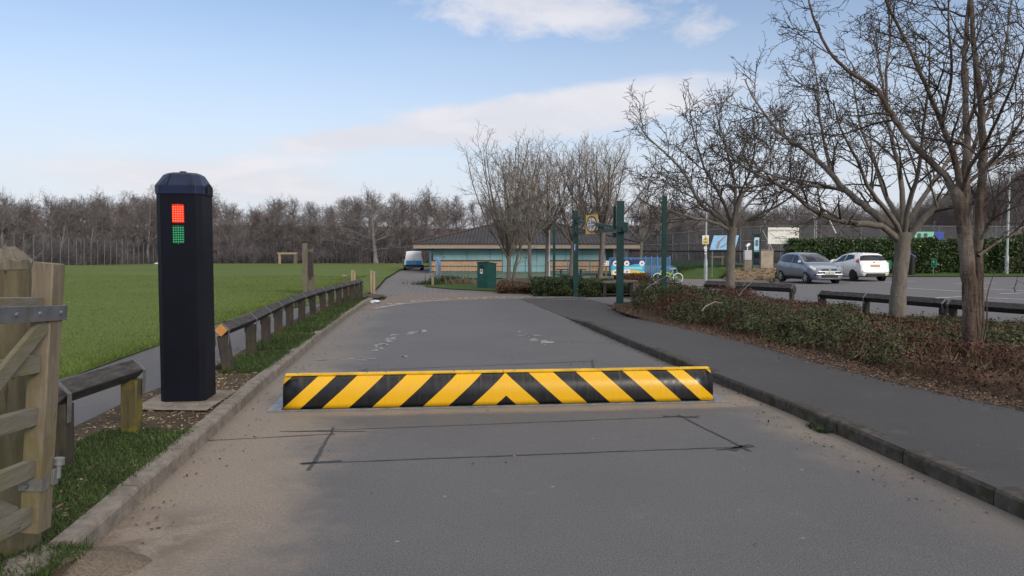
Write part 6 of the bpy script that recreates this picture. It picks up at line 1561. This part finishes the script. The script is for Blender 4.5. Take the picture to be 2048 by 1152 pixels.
bank('terrace', [T_(1300, 50.9, .32), T_(1470, 50.9, .40), T_(1560, 49.6, .32)], [T_(1262, 66, .3), T_(1450, 66, .3), T_(1620, 66, .3)], mCourt, 8, 4, 0, 1)
rg = np.random.RandomState(4); n = 9000; q = rg.rand(n, 2); F0 = [G(1337, 557, .02), G(1462, 553, .02)]; B0 = [T_(1346, 51, .45), T_(1505, 51, .5)]
fx = np.array(F0[0])[None] * (1 - q[:, :1]) + np.array(F0[1])[None] * q[:, :1]; bx = np.array(B0[0])[None] * (1 - q[:, :1]) + np.array(B0[1])[None] * q[:, :1]; P_ = fx * (1 - q[:, 1:]) + bx * q[:, 1:]
blades('grass', P_, .10 + .10 * rg.rand(n), .035, mGrassV, rg, .8, 'longer green grass on the lawn bank behind the bicycle', 'grass')
q = rg.rand(2600, 2); F0 = [G(1448, 560, .02), G(1548, 563, .02)]; B0 = [T_(1462, 49.5, .30), T_(1552, 49.5, .34)]
fx = np.array(F0[0])[None] * (1 - q[:, :1]) + np.array(F0[1])[None] * q[:, :1]; bx = np.array(B0[0])[None] * (1 - q[:, :1]) + np.array(B0[1])[None] * q[:, :1]; P_ = fx * (1 - q[:, 1:]) + bx * q[:, 1:]; P_[:, 2] += .03 + .05 * rg.rand(2600)
v, f = leaf_quads(P_, .16, rg, .4, .5); o = raw('wood_chips', v, f, mDry); tag(o, 'pale wood chips heaped on the bank left of the silver car', 'wood chips', kind='stuff')
for k, (a, b, Yq, lab) in enumerate(((1420, 1447, 53, 'plank bench on the court terrace below the blue board'),)):
    A, B = at(a, 514, Yq), at(b, 514, Yq); T = thing('terrace_bench', lab, 'bench', ((A.x + B.x) / 2, Yq, .4))
    m = MB(); m.box(((A.x + B.x) / 2, Yq, A.z), (B.x - A.x, .35, .12), None, .01); m.build('seat', mOldWood, T)
    for q in (.12, .88): p = A.lerp(B, q); m = MB(); m.box((p.x, Yq, (p.z + .35) / 2), (.12, .3, p.z - .35)); m.build('leg', mOldWood, T)
# ---- tennis court fence
tf = thing('court_fence', 'tall grey chain-link fence round the tennis courts', 'fence', (T_(1400, 60).x, 60, .3))
path = [T_(1258, 66, .3), T_(1345, 62, .3), T_(1480, 57.5, .3), T_(1560, 56, .3), T_(1800, 56, .1), T_(2100, 57, .1)]
tz = [2.95, 3.0, 3.35, 3.4, 3.4, 3.4]
seg = 0; pos_ = []
for i in range(len(path) - 1):
    A, B = path[i], path[i + 1]; L = (B - A).length; k = max(1, int(L / 1.45))
    for j in range(k): p = A.lerp(B, j / k); pos_.append((p, tz[i] + (tz[i + 1] - tz[i]) * j / k))
pos_.append((path[-1], tz[-1]))
for p, zt in pos_: m = MB(); m.tube([p - Vector((0, 0, .3)), Vector((p.x, p.y, zt))], .034, 6); m.build('post', mGalvDull, tf, True)
mesh_, railm = MB(), MB()
for (p, z0_), (q, z1_) in zip(pos_[:-1], pos_[1:]):
    mesh_.quad(p, q, Vector((q.x, q.y, z1_)), Vector((p.x, p.y, z0_)))
for zf in (1.0, .66):
    railm = MB(); railm.tube([Vector((p.x, p.y - .03, p.z + (zt - p.z) * zf - .03)) for p, zt in pos_], .028, 5); railm.build('rail', mGalvDull, tf)
railm = MB(); railm.tube([Vector((p.x, p.y - .05, 1.52)) for p, zt in pos_ if p.x < 22], .05, 5); railm.build('net_cable', mInk, tf)
mesh_.build('mesh', mChain, tf)
m = MB(); m.tube([at(1525, 461, 55.6), at(1547, 503, 55.2)], .05, 6); m.build('stay', mGalvDull, tf)
low = MB(); A, B = T_(1262, 65.5, .3), T_(1470, 57.2, .3); low.bar(A + Vector((0, -.2, .22)), B + Vector((0, -.2, .22)), .12, .5); low.build('kickboard', mCourt, tf)
# ---- board, cabinet, notice board, white sign, wall, poles
Yq = 46.5; zg = .30
bd = thing('picture_board', 'slanted sky blue picture board with a brown print, left of the grey tree trunk', 'board', (T_(1445, Yq).x, Yq, zg))
m = MB(); m.prism([at(1428, 471, Yq), at(1478, 470.5, Yq), at(1470, 499, Yq - .3), at(1419.5, 499.5, Yq - .3)], (0, .06, -.02)); m.build('board', mBlueBoard, bd)
m = MB(); m.prism([at(1450, 471.5, Yq - .02), at(1452, 473, Yq - .02), at(1441, 484, Yq - .14), at(1437, 496, Yq - .27), at(1434, 498, Yq - .29), at(1432, 495, Yq - .27), at(1436, 483, Yq - .14)], (0, -.01, 0)); m.prism([at(1456, 484, Yq - .16), at(1456, 486, Yq - .17), at(1444, 495, Yq - .28), at(1441, 494, Yq - .27)], (0, -.01, 0)); m.build('print', mBoardBrown, bd)
for px in (1424.5, 1466): p = at(px, 499, Yq - .1); m = MB(); m.tube([(p.x, p.y, -.1), (p.x, p.y, p.z + .25)], .035, 8); m.build('leg', mGalvDull, bd)
Yq = 48; zg = .30
cb = thing('grey_cabinet', 'pale grey electrical cabinet with a small angled lamp on top', 'cabinet', (T_(1496, Yq).x, Yq, zg))
pb_(1488, 1502.5, 500.5, 519.5, Yq, .3, mGreyBox, 'box', cb); pb_(1487, 1503, 519.7, 545, Yq, .35, mConc, 'plinth', cb)
m = MB(); m.tube([at(1495, 500.5, Yq), at(1495, 495, Yq), at(1494.5, 492, Yq)], .03, 6); m.bar(at(1493, 493, Yq - .05), at(1499, 487.5, Yq + .1), .13, .12, bev=.01); m.build('spotlight', mWhite, cb)
Yq = 49; nb = thing('notice_board', 'tall dark green framed notice board with a pale poster', 'notice board', (T_(1513, Yq).x, Yq, .3))
pb_(1504.5, 1507, 467, 541, Yq, .12, mGreen, 'post', nb); pb_(1519.5, 1522, 467, 541, Yq, .12, mGreen, 'post', nb); pb_(1504.5, 1522, 465.5, 468.5, Yq, .16, mGreen, 'head', nb)
pb_(1507, 1519.5, 468.5, 530, Yq + .02, .04, mGlass, 'glazing', nb); ps = pb_(1508, 1518.5, 475, 503, Yq - .02, .02, simple('pale_blue_poster', (.42, .56, .62), .6, 0, .25, 4), 'poster', nb)
pb_(1508, 1518.5, 500, 503.5, Yq - .04, .01, simple('teal_poster_band', (.05, .30, .32), .6), 'poster_band', nb); pb_(1511, 1516, 480, 492, Yq - .04, .01, simple('dark_poster_print', (.06, .12, .2), .6, 0, .5, 9), 'poster_print', nb)
Yq = 51.8; A, B = at(1535.5, 488, Yq), at(1598, 455, Yq)
c = (A + B) / 2; T, loc, r_, n_ = panel('tennis_sign', 'large white tennis courts sign above the silver car, left end of the hedge', 'sign', c, (1, 0, 0), B.x - A.x, B.z - A.z, mCream, th=.03)
text_mesh('lettering', 'Sutherland Park Tennis Courts', .20, fm(loc, r_, .0, .37, .002), mInk, T, maxw=1.95)
text_mesh('lettering', 'Tennis courts and clubhouse welcome', .10, fm(loc, r_, .0, -.17, .002), mInk, T, maxw=1.95)
m = MB(); poly(m, loc, [(-.6, -.36), (.55, -.36), (.55, -.375), (-.6, -.375)], .002); m.build('rule', mInk, T, fix=False)
m = MB(); poly(m, loc, [(.72, .50), (.80, .44), (.88, .50), (.80, .47)], .002); m.build('emblem', mInk, T, fix=False)
for x in (-.95, .95): m = MB(); m.box((c.x + x, Yq + .05, c.z - 1.0), (.07, .06, 2.9)); m.build('leg', mGalvDull, T)
Yq = 50.4; A, B = at(1521.5, 540, Yq), at(1547, 500.5, Yq); bw = thing('rendered_wall', 'short beige rendered wall between notice board and silver car', 'wall', ((A.x + B.x) / 2, Yq, .3))
m = MB(); m.box(((A.x + B.x) / 2, Yq + .15, (A.z + B.z) / 2 - .1), (B.x - A.x, .3, B.z - A.z + .2)); m.build('wall', simple('beige_render', (.36, .30, .24), .9, 0, .2, 1.5, dirt=(.22, .18, .14)), bw)
m = MB(); m.box(((A.x + B.x) / 2, Yq + .15, B.z + .03), (B.x - A.x + .06, .38, .06), None, .01); m.build('coping', mConc, bw)
Yq = 54.5
tp = thing('twin_pole', 'pair of close grey poles rising behind the hedge beside the leaning striped pole', 'pole', (T_(1631, Yq).x, Yq, .1))
for px, w_ in ((1628.7, 2.4), (1632.6, 1.6)): p = at(px, 480, Yq); zt = at(px, 382, Yq).z; m = MB(); m.tube([(p.x, Yq, 0), (p.x, Yq, zt)], w_ / FPX * Yq / 2, 8); m.build('pole', mGreyPole, tp, True)
p0, p1 = at(1638.5, 398, Yq - .6), at(1672, 467, Yq - .6)
lp_ = thing('leaning_pole', 'leaning white pole with dark bands sticking up out of the hedge', 'pole', tuple(at(1690, 505, Yq - .6)))
d = (p1 - p0); p2 = p1 + d * .5
for k in range(6):
    A, B = p0.lerp(p1, k / 6 + .008), p0.lerp(p1, (k + 1) / 6 - .008); m = MB(); m.tube([A, B], .042, 8); m.build('white_length', mWhite, lp_, True)
m = MB(); m.tube([p0 - d * .01, p2], .030, 8); m.build('core', mInk, lp_, True)
Yq = 54.2
for a, b, mat, lab in ((1818, 1868, simple('mint_banner', (.22, .60, .42), .5, 0, .12, .8), 'mint green banner with dark printed figures, just showing over the hedge'), (1868.3, 1888, simple('royal_blue_banner', (.03, .07, .36), .5, 0, .1, 2), 'royal blue banner end joined right of the mint green one')):
    A, B = at(a, 486, Yq), at(b, 463.5, Yq); c = (A + B) / 2
    T, loc, r_, n_ = panel('fence_banner', lab, 'banner', c, (1, 0, 0), B.x - A.x, B.z - A.z, mat, name2='sheet')
    if a < 1850:
        m = MB(); poly(m, loc, [(-.9, .38), (-.62, .38), (-.7, -.2), (-.9, -.3)], .001); m.build('cyan_patch', simple('cyan_patch', (.1, .55, .55), .5), T, fix=False)
        for x in (-.18, .28): m = MB(); disc(m, loc, x, .16, .001, .15, .002); poly(m, loc, [(x - .22, -.38), (x + .22, -.38), (x + .13, .02), (x - .13, .02)], .002); m.build('figure_print', simple('figure_print', (.06, .10, .11), .6, 0, .4, 6) if 'figure_print' not in MATS else MATS['figure_print'], T, fix=False)
for px, py0, w_, lab, rt in ((1777, 551, .38, 'small green parking sign on a stake beside the white car', (1, 0, 0)), (1868, 546, .38, 'small green parking sign turned edge-on at the hedge gap', (.35, -1, 0))):
    Yq = 48.6; c = at(px, 529.5 if px < 1800 else 526, Yq); T, loc, r_, n_ = panel('parking_sign', lab, 'sign', c, rt, w_, .55, mSignGreen)
    m = MB(); poly(m, loc, [(-.13, -.05), (.13, -.05), (.13, .22), (-.13, .22)], .001); sq = m.build('symbol_field', mSignDkGreen, T, fix=False)
    m = MB(); poly(m, loc, [(-.07, .0), (.03, .0), (.06, .1), (.0, .1), (.0, .18), (-.06, .18)], .003); m.build('symbol', mWhite, sq, fix=False)
    m = MB(); poly(m, loc, [(-.13, -.22), (.13, -.22), (.13, -.11), (-.13, -.11)], .001); m.build('text_band', mSignDkGreen, T, fix=False)
    m = MB(); m.box((c.x, Yq + .04, c.z - .45), (.05, .04, 1.4)); m.build('stake', mOldWood, T)
Yq = 47.6; c = at(1822, 553, Yq); zg = float(hgt(c.x, Yq))
tm = thing('recycling_bin', 'tall black post bin with a slanted blue top in front of the hedge', 'bin', (c.x, Yq, zg))
zt = at(1822, 505, Yq).z; r_ = .24; n = 24; vs = []; fs = []
for j in range(n): a_ = 2 * math.pi * j / n; vs.append((c.x + r_ * math.cos(a_), Yq + r_ * math.sin(a_), zg)); vs.append((c.x + r_ * math.cos(a_), Yq + r_ * math.sin(a_), zt - .10 - .16 * math.cos(a_ + .6)))
for j in range(n): k = (j + 1) % n; fs.append([2 * j, 2 * k, 2 * k + 1, 2 * j + 1])
m = MB(); m.add(vs, fs + [[2 * j for j in range(n)][::-1], [2 * j + 1 for j in range(n)]]); m.build('drum', mBlack, tm, True)
vs = []
for rr, dz_ in ((r_ + .02, -.02), (r_ + .02, .035), (r_ - .05, .04), (r_ - .05, .01)):
    for j in range(n): a_ = 2 * math.pi * j / n; vs.append((c.x + rr * math.cos(a_), Yq + rr * math.sin(a_), zt - .10 - .16 * rr / r_ * math.cos(a_ + .6) + dz_))
m = MB(); m.add(vs, [[i * n + j, i * n + (j + 1) % n, (i + 1) * n + (j + 1) % n, (i + 1) * n + j] for i in range(3) for j in range(n)]); m.build('rim', simple('violet_blue_rim', (.09, .10, .36), .4), tm)
# ================================================================== VEHICLES
def catmull(a, sub):
    a = np.asarray(a, float); n = len(a); out = []
    for i in range(n - 1):
        p0, p1, p2, p3 = a[max(i - 1, 0)], a[i], a[i + 1], a[min(i + 2, n - 1)]
        for k in range(sub):
            t_ = k / sub; c = .5 * ((2 * p1) + (-p0 + p2) * t_ + (2 * p0 - 5 * p1 + 4 * p2 - p3) * t_ ** 2 + (-p0 + 3 * p1 - 3 * p2 + p3) * t_ ** 3); lin = p1 * (1 - t_) + p2 * t_
            out.append(.55 * c + .45 * lin)
    out.append(a[-1]); return np.array(out)
class Car:
    def __init__(s, name, label, cat, loc, heading, st, paint):
        """st rows: distance from nose, top height, shoulder height, half width, top half width, underside"""
        s.T = thing(name, label, cat, loc, rz=heading); s.st = np.array(st, float); s.L = s.st[-1, 0]; s.paint = paint; s.sub = 5
        rings = []
        for q, zt, zs, hw, rw_, zb in st:
            zs_ = min(zs, zt - .02)
            rings.append([(0, q, zb), (hw * .86, q, zb), (hw * .96, q, zb + .10), (hw, q, zb * .45 + zs_ * .55), (hw * .965, q, zs_), (rw_, q, zt - (.05 if zt > zs_ + .2 else .012)), (rw_ * .72, q, zt - .008), (0, q, zt)])
        s.half = catmull(np.array(rings), s.sub)           # (N,8,3)
        N = len(s.half)
        full = np.concatenate([s.half * [-1, 1, 1], s.half[:, ::-1][:, 1:]], 1); k = full.shape[1]
        vs = [s.loc3(p) for r_ in full for p in r_]; fs = [[i * k + j, i * k + (j + 1) % k, (i + 1) * k + (j + 1) % k, (i + 1) * k + j] for i in range(N - 1) for j in range(k)]
        fs += [list(range(k))[::-1], [(N - 1) * k + j for j in range(k)]]
        m = MB(); m.add(vs, fs); bm_ = m.build('body', paint, s.T, True, local=True); s.body = bm_
    def loc3(s, p): return Vector((p[0], s.L / 2 - p[1], p[2]))
    def idx(s, q): return float(np.interp(q, s.st[:, 0], np.arange(len(s.st)))) * s.sub
    def F(s, q, v, side):
        u = s.idx(q); i = min(int(u), len(s.half) - 2); f = u - i; j = min(int(v), 6); g = v - j
        H = s.half; p = (H[i, j] * (1 - f) + H[i + 1, j] * f) * (1 - g) + (H[i, j + 1] * (1 - f) + H[i + 1, j + 1] * f) * g
        return Vector((p[0] * side, s.L / 2 - p[1], p[2]))
    def patch(s, name, corners, mat, side, off=.008, n=6, parent=None):
        """corners: four (distance, v) round the patch"""
        m = MB(); vs = []; fs = []
        for i in range(n + 1):
            for j in range(n + 1):
                a, b = i / n, j / n
                q = (corners[0][0] * (1 - a) + corners[1][0] * a) * (1 - b) + (corners[3][0] * (1 - a) + corners[2][0] * a) * b
                v = (corners[0][1] * (1 - a) + corners[1][1] * a) * (1 - b) + (corners[3][1] * (1 - a) + corners[2][1] * a) * b
                p = s.F(q, v, side); e = .02
                du = s.F(min(q + e, s.L - .001), v, side) - s.F(max(q - e, .001), v, side); dv = s.F(q, min(v + .05, 7), side) - s.F(q, max(v - .05, 0), side)
                nn = du.cross(dv)
                if nn.length > 1e-9: nn.normalize()
                cen = Vector((0, p.y * .6, .75))
                if nn.dot(p - cen) < 0: nn = -nn
                vs.append(p + nn * off)
        for i in range(n):
            for j in range(n): fs.append([i * (n + 1) + j, i * (n + 1) + j + 1, (i + 1) * (n + 1) + j + 1, (i + 1) * (n + 1) + j])
        m.add(vs, fs); return m.build(name, mat, parent or s.T, True, local=True)
    def both(s, name, corners, mat, off=.008):
        """one mesh over the middle line"""
        m = MB(); n = 6
        for side in (-1, 1):
            vs = []; fs = []
            for i in range(n + 1):
                for j in range(n + 1):
                    a, b = i / n, j / n
                    q = (corners[0][0] * (1 - a) + corners[1][0] * a) * (1 - b) + (corners[3][0] * (1 - a) + corners[2][0] * a) * b
                    v = (corners[0][1] * (1 - a) + corners[1][1] * a) * (1 - b) + (corners[3][1] * (1 - a) + corners[2][1] * a) * b
                    p = s.F(q, v, side); e = .02
                    du = s.F(min(q + e, s.L - .001), v, side) - s.F(max(q - e, .001), v, side); dv = s.F(q, min(v + .05, 7), side) - s.F(q, max(v - .05, 0), side)
                    nn = du.cross(dv)
                    if nn.length > 1e-9: nn.normalize()
                    if nn.dot(p - Vector((0, p.y * .6, .75))) < 0: nn = -nn
                    vs.append(p + nn * off)
            for i in range(n):
                for j in range(n): fs.append([i * (n + 1) + j, i * (n + 1) + j + 1, (i + 1) * (n + 1) + j + 1, (i + 1) * (n + 1) + j])
            m.add(vs, fs)
        return m.build(name, mat, s.T, True, local=True)
    def wheel(s, q, side, hw, r_, alloy, hub=.66):
        y = s.L / 2 - q; c = Vector((side * hw, y, r_))
        m = MB(); m.lathe(c - Vector((side * .04, 0, -.015)), [(r_ + .055, -.012), (r_ + .055, .03)], 28, 'x'); m.build('wheel_arch', mBlackTrim, s.T, local=True)
        w_ = .10; m = MB(); m.lathe(c - Vector((side * .10, 0, 0)), [(r_ * .7, -w_), (r_ * .97, -w_), (r_, -w_ * .6), (r_, w_ * .9), (r_ * .96, w_ * 1.12), (r_ * hub, w_ * 1.16)], 28, 'x') if side > 0 else m.lathe(c - Vector((side * .10, 0, 0)), [(r_ * hub, -w_ * 1.16), (r_ * .96, -w_ * 1.12), (r_, -w_ * .9), (r_, w_ * .6), (r_ * .97, w_), (r_ * .7, w_)], 28, 'x')
        W = m.build('wheel', mTyre, s.T, True, local=True)
        m = MB(); x = side * (hw + .022)
        for k in range(6):
            th = k * math.pi / 3 + .3; d = Vector((0, math.cos(th), math.sin(th))); t3 = Vector((0, -d.z, d.y))
            o_ = Vector((x, y, r_)); m.prism([o_ + d * .03 - t3 * .028, o_ + d * r_ * hub - t3 * .045, o_ + d * r_ * hub + t3 * .045, o_ + d * .03 + t3 * .028], (side * .012, 0, 0))
        m.lathe(Vector((x, y, r_)), [(.05, -.004), (.05, .016)], 12, 'x')
        m.lathe(Vector((x - side * .004, y, r_)), [(r_ * hub, -.004), (r_ * hub, .004)], 24, 'x') if False else None
        m.build('rim', alloy, W, local=True)
    def box(s, name, c, size, mat, bev=.006, rx=0, parent=None, rz=0):
        m = MB(); M = Matrix.Rotation(rz, 3, 'Z') @ Matrix.Rotation(rx, 3, 'X'); m.box(c, size, M, bev); return m.build(name, mat, parent or s.T, local=True)
def plate(car, label_text, z, y, mat, front, w_=.52, tilt=0.0):
    c = Vector((0, y, z)); p = car.box('number_plate', c, (w_, .012, .112), mat, .003, tilt)
    if label_text:
        d = 1 if front else -1
        M = frame_at(c + Vector((0, d * .009, 0)), (-d, 0, 0), (0, 0, 1)); text_mesh('lettering', label_text, .095, M, mInk, p, local=True, maxw=w_ * .9, bold=.002)
def mirror(car, q, v, side, mat):
    p = car.F(q, v, side) + Vector((side * .10, 0, .05)); car.box('wing_mirror', p, (.19, .10, .14), mat, .03)
# silver people carrier, nose towards the camera
gs = G(1607, 567)
MPV = [(0, .58, .52, .62, .50, .26), (.05, .70, .60, .72, .60, .22), (.22, .80, .70, .80, .68, .20), (.55, .92, .82, .835, .70, .19), (.98, 1.02, .89, .845, .74, .19), (1.12, 1.06, .91, .845, .745, .19), (1.95, 1.49, .95, .845, .60, .19), (2.6, 1.55, .97, .845, .60, .19), (3.3, 1.53, .99, .84, .59, .19), (3.78, 1.45, 1.0, .815, .56, .22), (3.98, 1.02, .92, .78, .66, .26), (4.06, .72, .66, .74, .62, .30)]
cx, yf = gs.x + .74, gs.y - .78
c = Car('parked_car', 'silver-blue five-door car facing the camera in front of the hedge', 'car', (cx, yf + 2.04, float(hgt(cx, yf + 2)) + 0), R(187), MPV, mSilver)
c.both('windscreen', [(1.16, 7), (1.90, 7), (1.90, 5.25), (1.16, 5.3)], mGlass)
for sd in (-1, 1):
    c.patch('front_window', [(1.42, 4.12), (2.28, 4.10), (2.28, 4.88), (1.92, 4.86)], mGlass, sd); c.patch('rear_window', [(2.36, 4.10), (3.12, 4.12), (3.08, 4.88), (2.36, 4.88)], mGlass, sd); c.patch('quarter_window', [(3.18, 4.14), (3.62, 4.2), (3.55, 4.82), (3.14, 4.86)], mGlass, sd)
    c.patch('headlight', [(.10, 4.2), (.46, 4.08), (.60, 4.8), (.18, 5.3)], mLampGlass, sd, .014); c.patch('fog_lamp', [(.03, 3.0), (.10, 2.95), (.10, 3.35), (.03, 3.35)], mInk, sd, .012)
    c.patch('sill', [(.95, 1.15), (3.0, 1.15), (3.0, 2.2), (.95, 2.2)], mBlackTrim, sd, .006); c.patch('tail_light', [(3.80, 4.1), (3.95, 4.2), (3.86, 5.2), (3.76, 4.9)], mTailRed, sd, .012)
    mirror(c, 1.42, 4.35, sd, mSilver)
    for q in (2.22, 3.02): p = c.F(q, 3.75, sd); c.box('door_handle', p + Vector((sd * .012, 0, 0)), (.03, .16, .035), mSilver, .008)
    for q in (2.32, 1.36, 3.14): c.patch('door_gap', [(q, 2.2), (q + .012, 2.2), (q + .012, 4.05), (q, 4.05)], mBlackTrim, sd, .003)
    c.wheel(.78, sd, .835, .30, mAlloy); c.wheel(3.38, sd, .835, .30, mAlloy)
c.both('rear_screen', [(3.82, 7), (3.95, 7), (3.95, 5.1), (3.82, 5.1)], mGlass)
yn = c.L / 2
c.box('grille', (0, yn - .035, .705), (.78, .05, .095), mBlackTrim, .012, R(-20)); c.box('grille_bar', (0, yn - .005, .705), (.80, .02, .018), mSilver, .004); c.box('badge', (0, yn + .004, .70), (.15, .02, .07), mAlloy, .012)
c.box('bumper_strip', (0, yn + .004, .56), (1.20, .05, .085), mBlackTrim, .015); c.box('lower_grille', (0, yn - .005, .385), (.86, .06, .13), mInk, .02); c.box('bumper', (0, yn - .06, .47), (1.42, .16, .09), mSilver, .04)
plate(c, 'KC58 ZTG', .535, yn + .036, mWhite, True)
c.box('tax_disc', (-.47, yn - 1.28, 1.10), (.08, .01, .08), mWhite, .002, R(-58))
c.box('aerial', (0, -.3, 1.58), (.012, .12, .05), mInk, .003)
# white hatchback, tail towards the camera
gw = G(1700, 562)
HAT = [(0, .55, .50, .60, .48, .26), (.06, .66, .58, .72, .60, .22), (.3, .80, .70, .82, .68, .19), (.6, .90, .82, .85, .70, .18), (.95, .97, .88, .86, .74, .18), (1.08, 1.0, .89, .86, .745, .18), (1.95, 1.41, .95, .86, .60, .18), (2.6, 1.48, .99, .86, .59, .18), (3.2, 1.45, 1.03, .855, .57, .19), (3.52, 1.385, 1.05, .84, .56, .22), (3.74, 1.06, 1.0, .80, .69, .26), (3.90, .86, .78, .79, .70, .28), (3.95, .60, .55, .74, .66, .30)]
cx, yr = gw.x + .77, gw.y - .72
c = Car('parked_car', 'white three-door hatchback showing its rear with yellow plate, behind the silver car', 'car', (cx, yr + 1.975, float(hgt(cx, yr + 2))), R(6), HAT, mWhiteCar)
c.both('windscreen', [(1.12, 7), (1.90, 7), (1.90, 5.25), (1.12, 5.3)], mGlass)
c.both('rear_screen', [(3.535, 7), (3.735, 7), (3.725, 4.62), (3.545, 4.9)], mGlass, .012)
c.both('spoiler', [(3.36, 7), (3.56, 7), (3.56, 5.0), (3.36, 5.0)], mWhiteCar, .028)
for sd in (-1, 1):
    c.patch('front_window', [(1.36, 4.10), (2.34, 4.08), (2.34, 4.86), (1.92, 4.85)], mGlass, sd); c.patch('rear_window', [(2.42, 4.08), (3.20, 4.35), (3.05, 4.82), (2.42, 4.86)], mGlass, sd)
    c.patch('tail_light', [(3.50, 3.8), (3.80, 3.9), (3.72, 4.40), (3.52, 4.5)], mTailRed, sd, .010); c.patch('headlight', [(.12, 4.2), (.60, 4.1), (.80, 4.95), (.25, 5.5)], mLampGlass, sd, .014)
    c.patch('sill', [(.95, 1.15), (2.85, 1.15), (2.85, 2.0), (.95, 2.0)], mWhiteCar, sd, .012); mirror(c, 1.40, 4.35, sd, mWhiteCar)
    for q in (1.30, 2.40): c.patch('door_gap', [(q, 2.0), (q + .012, 2.0), (q + .012, 4.02), (q, 4.02)], mBlackTrim, sd, .003)
    c.wheel(.78, sd, .85, .31, mAlloyDark); c.wheel(3.26, sd, .85, .31, mAlloyDark)
yr_ = -c.L / 2
c.box('bumper', (0, yr_ + .03, .47), (1.46, .18, .24), mWhiteCar, .07); c.box('diffuser', (0, yr_ - .045, .345), (1.02, .10, .17), mBlackTrim, .03); c.box('diffuser_insert', (0, yr_ - .07, .40), (.92, .08, .05), simple('grey_plastic', (.13, .12, .11), .6), .015)
for sd in (-1, 1): c.box('reflector', (sd * .60, yr_ - .035, .475), (.20, .06, .035), simple('dark_red_reflector', (.10, .03, .02), .3) if 'dark_red_reflector' not in MATS else MATS['dark_red_reflector'], .01)
c.box('trim_bar', (0, yr_ + .10, .915), (.72, .03, .03), mAlloy, .008, R(30)); plate(c, None, .80, yr_ + .022, mPlateY, False, .52, R(-18)); c.box('badge', (0, yr_ + .13, .965), (.10, .03, .05), mInk, .012)
# white and blue van, tail towards the camera
gv = G(821, 541)
VAN = [(0, .62, .55, .66, .55, .28), (.08, .80, .68, .80, .66, .24), (.45, .98, .86, .88, .74, .22), (.95, 1.10, .98, .91, .80, .21), (1.08, 1.16, 1.0, .91, .80, .21), (1.72, 1.70, 1.03, .91, .70, .21), (2.2, 1.80, 1.04, .91, .72, .21), (3.6, 1.81, 1.04, .91, .72, .22), (4.05, 1.77, 1.03, .90, .70, .26), (4.15, 1.10, 1.0, .89, .78, .28), (4.20, .62, .56, .86, .78, .30)]
c = Car('parked_van', 'small white van with bright blue lower half parked beside the pavilion', 'van', (gv.x, gv.y + 2.1, float(hgt(gv.x, gv.y + 2))), R(9), VAN, mWhiteCar)
c.both('windscreen', [(1.14, 7), (1.68, 7), (1.68, 5.25), (1.14, 5.3)], mGlass)
for sd in (-1, 1):
    c.patch('front_window', [(1.25, 4.1), (2.1, 4.08), (2.1, 4.85), (1.74, 4.84)], mGlass, sd); c.patch('side_panel', [(.5, 2.0), (4.12, 2.0), (4.12, 3.75), (.5, 3.75)], mBlueBright, sd, .005)
    c.patch('side_panel_dark', [(2.2, 4.1), (4.0, 4.1), (4.0, 4.85), (2.2, 4.85)], mGlass, sd, .006)
    c.patch('tail_light', [(4.02, 4.0), (4.16, 4.0), (4.13, 4.62), (4.03, 4.62)], mTailRed, sd, .014); mirror(c, 1.38, 4.4, sd, mInk); c.wheel(.80, sd, .90, .31, mAlloyDark); c.wheel(3.45, sd, .90, .31, mAlloyDark)
yr_ = -c.L / 2
c.box('rear_panel', (0, yr_ + .035, .735), (1.46, .06, .40), mBlueBright, .02, R(-6)); c.box('bumper', (0, yr_ - .02, .44), (1.70, .16, .20), mBlackTrim, .04); plate(c, None, .70, yr_ - .004, mPlateY, False)
c.box('door_handle', (0, yr_ + .055, 1.0), (.18, .04, .05), mInk, .01); c.box('high_brake_light', (0, yr_ + .17, 1.70), (.25, .03, .035), mInk, .008)
c.box('door_gap', (0, yr_ + .10, 1.30), (.012, .02, .62), mGreyBox, .002, R(-8)); c.box('beacon', (-.1, -.9, 1.84), (.12, .12, .08), mTailRed, .03)
